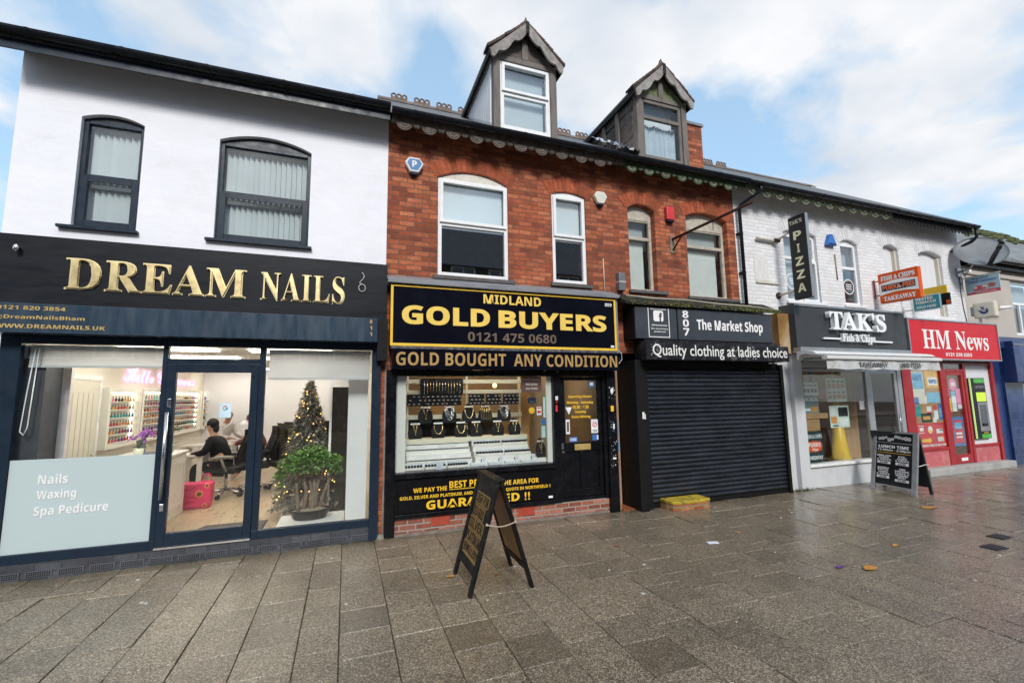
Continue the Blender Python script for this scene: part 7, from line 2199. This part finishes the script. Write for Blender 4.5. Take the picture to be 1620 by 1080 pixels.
CB = mat('black_coat', (.010, .010, .012), .75, var=.2, scale=6); TR = mat('dark_trousers', (.015, .016, .02), .8); HB = mat('black_hair', (.010, .008, .007), .5); HBR = mat('brown_hair', (.06, .028, .012), .5)
seated_person(-2.02, 2.95, R(172), 'person in a black coat seated at the nearer nail table, back half turned', CB, TR, HB, SKIN)
seated_person(-2.75, 5.55, R(-40), 'person with cropped hair bending over the farther nail table', mat('pale_tunic', (.50, .48, .46), .8), TR, None, SKIN2, zs=.12, lean=.28)
seated_person(-1.75, 4.95, R(185), 'person with dark brown hair seated beyond the high black chair', mat('dark_red_top', (.10, .03, .03), .8), TR, HBR, SKIN, zs=.02)

# Christmas tree
def conifer(c, r0, h, label):
    t = thing('christmas_tree', label, 'christmas tree', c)
    rnd = random.Random(12)
    MB().tube([(c[0], c[1], c[2]), (c[0], c[1], c[2] + h * .95)], [.03, .008], 8).build('trunk', mat('tree_trunk', (.08, .05, .03), .9), t)
    mb = MB()
    for i in range(250):
        f_ = (i / 250); z = c[2] + .12 + (h - .14) * f_; rr = r0 * (1 - f_) ** .85 * rnd.uniform(.75, 1.05) + .02; a = i * 2.4 + rnd.uniform(-.3, .3)
        base = Vector((c[0], c[1], z + .06)); tip = Vector((c[0] + rr * math.cos(a), c[1] + rr * math.sin(a), z - rr * .12))
        n = max(4, int(rr * 46))
        for k in range(n):
            p = base.lerp(tip, (k + 1) / n)
            for _ in range(8):
                d = Vector((math.cos(a), math.sin(a), 0)) * .5 + Vector([rnd.gauss(0, .6) for _ in range(3)]); d.normalize(); d *= rnd.uniform(.045, .085)
                s_ = d.cross(Vector((rnd.random(), rnd.random(), 1))).normalized() * .013
                mb.add([p - s_, p + s_, p + d], [(0, 1, 2)], 0 if rnd.random() < .6 else 1)
    mb.build('foliage', [mat('frosted_fir', (.20, .20, .175), .8, var=.4, scale=20), mat('frost_tip', (.50, .47, .40), .8)], t)
    first = None
    for i in range(70):
        f_ = rnd.uniform(0.02, .97); z = c[2] + .15 + (h - .2) * f_; rr = r0 * (1 - f_) ** .85 * .95 + .02; a = rnd.uniform(math.pi * .9, math.pi * 2.1)
        loc = Vector((c[0] + rr * math.cos(a), c[1] + rr * math.sin(a), z))
        if first is None:
            mb = MB(); mb.ball((0, 0, 0), .0085, nu=6, nv=4); mb.v = [tuple(Vector(v) + loc) for v in mb.v]; first = mb.build('fairy_light', emit('fairy_glow', (1.0, .52, .12), 2.6), t); l0 = loc
        else:
            d = first.copy(); COL.objects.link(d); d.parent = t; d.location = first.location + (loc - l0)
    first = None
    for i in range(26):
        f_ = rnd.uniform(0.02, .85); z = c[2] + .15 + (h - .2) * f_; rr = r0 * (1 - f_) ** .85 * .9; a = rnd.uniform(math.pi, math.pi * 2)
        loc = Vector((c[0] + rr * math.cos(a), c[1] + rr * math.sin(a), z))
        if first is None:
            mb = MB(); mb.ball(loc, .026, nu=10, nv=8); first = mb.build('bauble', mat('champagne_bauble', (.62, .45, .28), .2, metal=.8), t); l0 = loc
        else:
            d = first.copy(); COL.objects.link(d); d.parent = t; d.location = first.location + (loc - l0)
    return t
conifer((-.53, 1.15, zf + .01), .52, 1.95, 'frosted Christmas tree with warm fairy lights in the salon window')
# bonsai in a tray on the white window ledge
tag(MB().box(-.80, .02, .02, .62, zf + .001, .262).build('window_ledge', WD, loc=(-.4, .3, zf), bevel=.005), 'low white ledge under the bonsai in the salon window', 'ledge')
bz = thing('bonsai', 'leafy green multi-trunk bonsai in a black oval tray', 'bonsai', (-.45, .32, .262))
mb = MB(); mb.lathe([(0, .002), (.19, .002), (.21, .02), (.255, .115), (.27, .12), (.27, .13), (.24, .13), (.23, .11), (0, .11)], (-.42, .32, .262), 28, sx=1, sy=.62); mb.build('tray', mat('black_tray', (.012, .012, .013), .35), bz)
mb = MB(); mb.lathe([(.23, .0), (.12, .03), (0, .035)], (-.42, .32, .372), 20, sx=1, sy=.62); mb.build('soil', mat('pale_soil', (.25, .21, .15), .95, var=.4, scale=60, bump=.6), bz)
rnd = random.Random(31)
trunks = [(-.56, -.60, .04), (-.50, -.52, .05), (-.42, -.46, .045), (-.36, -.30, .05), (-.31, -.14, .04), (-.40, -.38, .06)]
mb = MB()
for i, (xb0, xt0, r_) in enumerate(trunks):
    yb0 = .32 + rnd.uniform(-.05, .05); p0 = Vector((xb0, yb0, .385)); p1 = Vector((xt0, .32 + rnd.uniform(-.08, .08), .86))
    pm = p0.lerp(p1, .5) + Vector((rnd.uniform(-.04, .04), rnd.uniform(-.03, .03), 0))
    mb.tube([p0 - Vector((0, 0, .02)), p0.lerp(pm, .3), pm, p1], [r_ * 1.0, r_ * .6, r_ * .5, r_ * .3], 9)
    for k in range(3):
        mb.tube([p1 - Vector((0, 0, .1)), p1 + Vector((rnd.uniform(-.16, .16), rnd.uniform(-.12, .12), rnd.uniform(.05, .16)))], [r_ * .35, .005], 6)
mb.build('trunk', mat('bonsai_bark', (.17, .12, .085), .9, var=.35, scale=25, bump=.6, bscale=60), bz)
mb = MB()
clumps = [(-.47, .30, 1.08, .28, .2, .13), (-.70, .32, .98, .16, .15, .10), (-.22, .30, 1.02, .20, .17, .12), (-.80, .30, .86, .09, .1, .07), (-.12, .32, .90, .11, .12, .08), (-.50, .22, .95, .26, .12, .10), (-.40, .36, 1.14, .18, .15, .10), (-.80, .28, .74, .05, .06, .05)]
for cx_, cy_, cz_, rx, ry, rz in clumps:
    for _ in range(int(1900 * (rx * ry + rx * rz + ry * rz) * 3.2)):
        d = Vector([rnd.gauss(0, 1) for _ in range(3)]).normalized() * (rnd.random() ** .3)
        p = Vector((cx_ + d.x * rx, cy_ + d.y * ry, cz_ + d.z * rz))
        a = Vector([rnd.gauss(0, 1) for _ in range(3)]); a.z += .2; a.normalize(); a *= rnd.uniform(.016, .029)
        s_ = a.cross(Vector((rnd.gauss(0, 1), rnd.gauss(0, 1), rnd.gauss(0, 1)))).normalized() * a.length * .55
        mb.add([p - a, p + s_, p + a, p - s_], [(0, 1, 2, 3)])
mb.build('foliage', mat('bonsai_leaf', (.10, .21, .035), .4, var=.3, scale=14, island=.45), bz)

# ================================================================== THE GOLD SHOP'S WINDOW DISPLAY
DSW = mat('display_white', (.70, .70, .68), .5, var=.03, scale=3); VEL = mat('black_velvet', (.008, .008, .010), .8); CREAMR = mat('display_rail', (.66, .64, .52), .5, var=.04)
FGLD = mat('fine_gold', (.80, .62, .30), .25, metal=1); FSIL = mat('fine_silver', (.75, .75, .76), .25, metal=1)
AMW = mat('amber_wall', (.30, .235, .165), .7, var=.15, scale=2)
mb = MB(); mb.box(.625, .66, .02, 2.6, 0, 2.5); mb.box(3.10, 3.14, .02, 1.2, .0, 2.5); mb.box(.66, 4.3, 2.5, 2.6, .0, 2.5); mb.box(.66, 4.3, .05, 2.5, 2.45, 2.5); mb.box(4.26, 4.30, .05, 2.5, 0, 2.45)
mb.build('shop_wall', AMW, h809)
MB().box(.66, 4.26, .05, 2.5, -.005, .22).build('shop_floor', DKR, h809)
MB().box(.663, 3.09, -.035, 1.1, .79, .838).build('window_board', DSW, h809)
mb = MB(); mb.box(.665, .68, .0, .9, .84, 2.44); mb.box(.68, .80, -.02, .02, .84, 2.44); mb.box(2.995, 3.075, -.02, .02, .84, 2.44); mb.build('window_lining', DSW, h809)
tag(MB().box(1.9, 2.5, 1.3, 1.6, 2.40, 2.44).build('ceiling_light', emit('amber_lamp', (1.0, .56, .14), 12.0), loc=(2.2, 1.4, 2.4)), 'amber ceiling light in the gold shop', 'ceiling light')
tag(MB().box(1.0, 2.9, .08, .16, 2.40, 2.44).build('ceiling_light', emit('gold_window_fill', (1.0, .92, .8), 9.0), loc=(2, .1, 2.4)), 'added white fill strip along the top of the gold shop window', 'ceiling light')  # added emitter above the window, brightens the jewellery display
tag(MB().box(3.4, 3.8, 1.2, 1.5, 2.40, 2.44).build('ceiling_light', emit('gold_door_fill', (1.0, .85, .62), 8.0), loc=(3.6, 1.3, 2.4)), 'added warm fill light behind the gold shop door', 'ceiling light')  # added emitter, lights the room seen through the door
mb = MB(); mb.ball((2.57, 1.35, 2.07), .035); tag(mb.build('lamp_bulb', emit('bulb_glow', (1.0, .60, .14), 12.0), loc=(2.57, 1.35, 2.07)), 'bright bulb glowing behind the gold shop display', 'bulb')
rk = thing('display_rack', 'cream rail rack standing across the gold shop window', 'display rack', (1.85, .7, .84))
mb = MB()
for x in (.90, 1.86, 2.80): mb.box(x, x + .03, .71, .74, 1.2, 2.36)
mb.build('upright', CREAMR, rk)
mb = MB()
for z0, z1 in ((2.09, 2.155), (1.925, 1.985), (1.525, 1.595)): mb.box(.88, 2.84, .69, .709, z0, z1)
mb.build('rail', CREAMR, rk)
MB().box(.86, 2.86, .50, .75, 1.17, 1.235).build('shelf', CREAMR, rk)
MB().box(.80, 1.85, 1.05, 1.07, .84, 1.55).build('back_panel', VEL, rk); MB().box(1.90, 2.60, 1.05, 1.07, .84, 1.52).build('back_panel', mat('olive_panel', (.05, .05, .035), .6), rk)
tag(MB().box(2.86, 3.06, .9, .95, .84, 2.3).build('picture_frame', mat('pine_frame', (.40, .24, .10), .5, var=.2, stretch=(1, 1, .3)), loc=(2.95, .9, .84)), 'pine framed panel at the right of the gold shop display', 'frame')
# padded tray of chains
ct = thing('chain_tray', 'large black padded tray hung with rows of gold chains', 'chain tray', (1.44, .6, 1.93))
MB().box(1.10, 1.80, .62, .68, 1.90, 2.17).build('pad', VEL, ct, bevel=.03)
first = None
for i in range(13):
    x = 1.16 + i * .048; l_ = random.uniform(.15, .22)
    m_ = FGLD if i % 3 else FSIL
    if first is None or True:
        MB().tube([(x, .612, 2.13), (x + .004, .612, 2.13 - l_ * .5), (x, .612, 2.13 - l_)], .005, 5).build('chain', m_, ct)
# cards of earrings
cells = [(.90, 1.19), (1.20, 1.49), (1.50, 1.77), (1.90, 2.16), (2.20, 2.46), (2.50, 2.78)]
plc = ['far left', 'second', 'third', 'fourth', 'fifth', 'far right']
for (a0, a1), pl_ in zip(cells, plc):
    t = thing('earring_card', 'black earring card on the rack, %s of six in the row' % pl_, 'earring card', ((a0 + a1) / 2, .66, 1.74), 'earring cards in the gold shop window')
    MB().box(a0, a1, .655, .688, 1.735, 1.915).build('pad', VEL, t, bevel=.004)
    mb = MB()
    for r_ in range(3):
        for k in range(4):
            if random.random() < .92:
                x = a0 + .03 + (a1 - a0 - .06) * k / 3 + (.02 if r_ % 2 else 0); z = 1.76 + r_ * .058
                mb.box(x - .016, min(a1, x + .016), .650, .6545, z, z + .010)
    mb.build('price_tag', PW, t)
def bust(x, z0, h, w_, y, label, kind, lean=.06):
    t = thing('necklace_bust', label, 'necklace stand', (x, y, z0), 'necklace stands in the gold shop window')
    pts = [(-.42, 0), (.42, 0), (.5, .35), (.42, .62), (.20, .80), (.16, 1.0), (-.16, 1.0), (-.20, .80), (-.42, .62), (-.5, .35)]
    f = FR((x, y, z0), (1, 0, 0), (0, lean / h, 1), (0, -1, lean / h))
    MB().prism([(a * w_, b * h) for a, b in pts], 'y', -.02, .02, 0, f).build('bust', VEL, t, bevel=.012)
    mb = MB()
    if kind == 'v':
        mb.tube([f(-.13 * w_, .86 * h, .026), f(-.10 * w_, .6 * h, .028), f(0, .30 * h, .03), f(.10 * w_, .6 * h, .028), f(.13 * w_, .86 * h, .026)], .0045, 5); mb.ball(f(0, .24 * h, .03), .011)
    elif kind == 'u':
        for o_ in (0,):
            mb.tube([f(.30 * w_ * math.cos(a), h * (.72 + .52 * math.sin(a)), .027) for a in [math.pi + math.pi * i / 10 for i in range(11)]], .007, 5)
    elif kind == 'multi':
        for s_ in (.16, .22, .28, .34):
            mb.tube([f(s_ * w_ * math.cos(a), h * (.85 + (s_ * 2.1) * math.sin(a)), .027) for a in [math.pi + math.pi * i / 8 for i in range(9)]], .0045, 5)
    else:
        for k in range(6): mb.tube([f((-.32 + k * .128) * w_, .95 * h, .027), f((-.32 + k * .128) * w_, .1 * h, .027)], .0045, 5)
    mb.build('necklace', FGLD if kind != 'multi' else FSIL, t)
    mb = MB(); mb.prism([(-.32 * w_, .80 * h), (.32 * w_, .80 * h), (.32 * w_, .88 * h), (-.32 * w_, .88 * h)], 'y', .021, .024, 0, f); mb.build('name_card', PW, t)
def bx_(zx): return .86 + (620 + zx * .1605 - 640) * .01085
for zx, k, l_ in ((310, 'v', 'first upper necklace bust from the left with a thin pendant'), (530, 'multi', 'second upper necklace bust hung with several silver chains'), (715, 'u', 'middle upper necklace bust with one thick rounded chain'), (875, 'bars', 'fourth upper bust with straight hanging chains'), (1065, 'multi', 'last upper necklace bust on the right with slanted chains')):
    bust(bx_(zx), 1.46, .30, .235, .60, l_, k)
for zx, k, l_ in ((215, 'v', 'leftmost lower necklace bust with a pendant'), (420, 'u', 'second lower necklace bust with a rounded chain'), (630, 'u', 'third lower necklace bust with a long pale chain'), (775, 'v', 'fourth lower necklace bust with a V pendant'), (985, 'v', 'fifth lower necklace bust with a small pendant'), (1155, 'v', 'rightmost lower necklace bust leaning at the rack end')):
    bust(bx_(zx), 1.237, .27, .225, .54, l_, k)
bust(2.94, .90, .30, .17, .12, 'lone necklace bust beside the right window lining', 'v')
# stepped risers and ring trays
st = thing('display_steps', 'white stepped risers filling the bottom of the gold shop window', 'display steps', (1.8, .4, .84))
mb = MB()
for k, (z1, y0) in enumerate(((1.165, .49), (1.09, .42), (1.02, .35), (.95, .28))): mb.box(.86, 1.85, y0, .70 if k == 0 else y0 + .069, .839, z1); mb.box(1.90, 2.84, y0, .70 if k == 0 else y0 + .069, .839, z1)
mb.build('riser', DSW, st, bevel=.004)
mb = MB()
for z, y0 in ((1.095, .415), (.955, .275)):
    for k in range(4): mb.box(.885 + k * .24, 1.105 + k * .24, y0, y0 + .003, z + .0, z + .055)
mb.build('card_strip', PW, st)
mb = MB()
for z, y0 in ((1.075, .4135), (.935, .2735), (1.152, .4185)): mb.box(.87, 1.84, y0, y0 + .003, z, z + .012)
mb.build('dark_edge', VEL, st)
RT = mat('tray_base_red', (.20, .05, .04), .5)
def ring_tray(x0, x1, y0, z0, n, label, w_=.09):
    t = thing('ring_tray', label, 'ring tray', ((x0 + x1) / 2, y0, z0), 'ring trays in the gold shop window')
    mb = MB(); mb.box(x0, x1, y0, y0 + w_, z0 + .001, z0 + .035); mb.build('tray', DSW, t, bevel=.003)
    MB().box(x0 - .003, x1 + .003, y0 - .003, y0 + w_, z0, z0 + .0009).build('base', RT, t)
    mb = MB(); c = MB()
    st_ = (x1 - x0) / n
    for k in range(n):
        x = x0 + (k + .5) * st_
        mb.box(x - st_ * .36, x + st_ * .36, y0 + .015, y0 + .05, z0 + .036, z0 + .065); c.box(x - st_ * .40, x + st_ * .40, y0 + .055, y0 + .060, z0 + .036, z0 + .095)
    mb.build('ring_pad', VEL, t); c.build('price_card', mat('pale_blue_card', (.58, .63, .70), .5), t)
ring_tray(1.92, 2.37, .43, 1.091, 9, 'upper left ring tray on the right hand steps'); ring_tray(2.39, 2.83, .43, 1.091, 9, 'upper right ring tray on the right hand steps')
ring_tray(1.92, 2.37, .29, .951, 9, 'lower left ring tray on the right hand steps'); ring_tray(2.39, 2.83, .29, .951, 9, 'lower right ring tray on the right hand steps')
for x0, x1, n, l_ in ((.72, 1.06, 8, 'front ring tray at the far left of the window board'), (1.09, 1.40, 7, 'second front ring tray from the left on the window board'), (1.42, 1.73, 8, 'third front ring tray from the left on the window board')):
    ring_tray(x0, x1, .05, .84, n, l_, .12)
for x0, x1, l_ in ((1.77, 2.0, 'flat white jewel box in the middle front of the window board'), (2.05, 2.28, 'second flat white jewel box right of the middle one'), (2.32, 2.54, 'third flat white jewel box on the window board'), (2.58, 2.82, 'last flat white jewel box before the lone bust')):
    t = thing('jewel_box', l_, 'jewel box', ((x0 + x1) / 2, .1, .84), 'flat jewel boxes in the gold shop window')
    MB().box(x0, x1, .05, .15, .841, .885).build('box', mat('jewel_box_white', (.66, .69, .75), .4), t, bevel=.004)
    mb = MB(); mb.box(x1 - .05, x1 - .02, .10, .104, .886, .97); mb.box(x1 - .015, x1 + .01, .10, .104, .886, .96); mb.build('price_card', MATS['pale_blue_card'], t)
    MB().box(x1 - .055, x1 + .005, .105, .13, .886, .93).build('ring_pad', VEL, t)
tag(MB().box(1.24, 1.34, -.02, -.016, .842, .955).build('price_card', MATS['pale_blue_card'], loc=(1.29, -.02, .84)), 'tall pale price card propped against the window glass', 'card')
tag(MB().box(2.80, 3.02, .06, .20, .841, .90).build('book_stack', [DSW], loc=(2.9, .1, .84), bevel=.004), 'white boxes under the lone necklace bust', 'box')
# signs in the window
ws_ = thing('window_sign', 'brown sign in the gold shop window reading Small Deposit Secures any item', 'sign', (2.73, -.02, 2.0))
MB().box(2.56, 2.90, -.035, -.025, 1.93, 2.17).build('sign_panel', mat('mauve_brown', (.16, .075, .065), .6), ws_)
for k, t_ in enumerate(('Small Deposit', 'Secures', 'any item')):
    wv = .155 if k == 0 else .10
    txt(t_, (2.73 - wv, 2.73 + wv, 2.105 - k * .07, 2.145 - k * .07), PW, ws_, FY(-.035), off=.025)
mb = MB()
flat(mb, 2.66, 2.80, 1.755, 1.84, -.036, 0); flat(mb, 2.70, 2.76, 1.77, 1.79, -.0372, 3)
mb.prism(ring_arc((2.725, 1.645), .0001, .05, 0, 360, None, 0, 16), 'y', -.037, -.036, 2)
flat(mb, 2.81, 2.89, 1.57, 1.70, -.036, 1); flat(mb, 2.82, 2.88, 1.60, 1.64, -.0372, 4); flat(mb, 2.82, 2.88, 1.67, 1.69, -.0372, 4)
flat(mb, 2.88, 2.95, 1.42, 1.51, -.036, 5); flat(mb, 2.885, 2.95, 1.22, 1.40, -.036, 6); flat(mb, 2.92, 2.96, 1.53, 1.85, -.036, 6)
tag(mb.build('window_sticker', [mat('navy_sticker', (.015, .02, .06), .4), PW, YEL, GRN, PR, PB, mat('aqua_sticker', (.40, .58, .60), .5)], loc=(2.8, -.036, 1.6)), 'cluster of small stickers on the right side of the gold shop window', 'stickers')
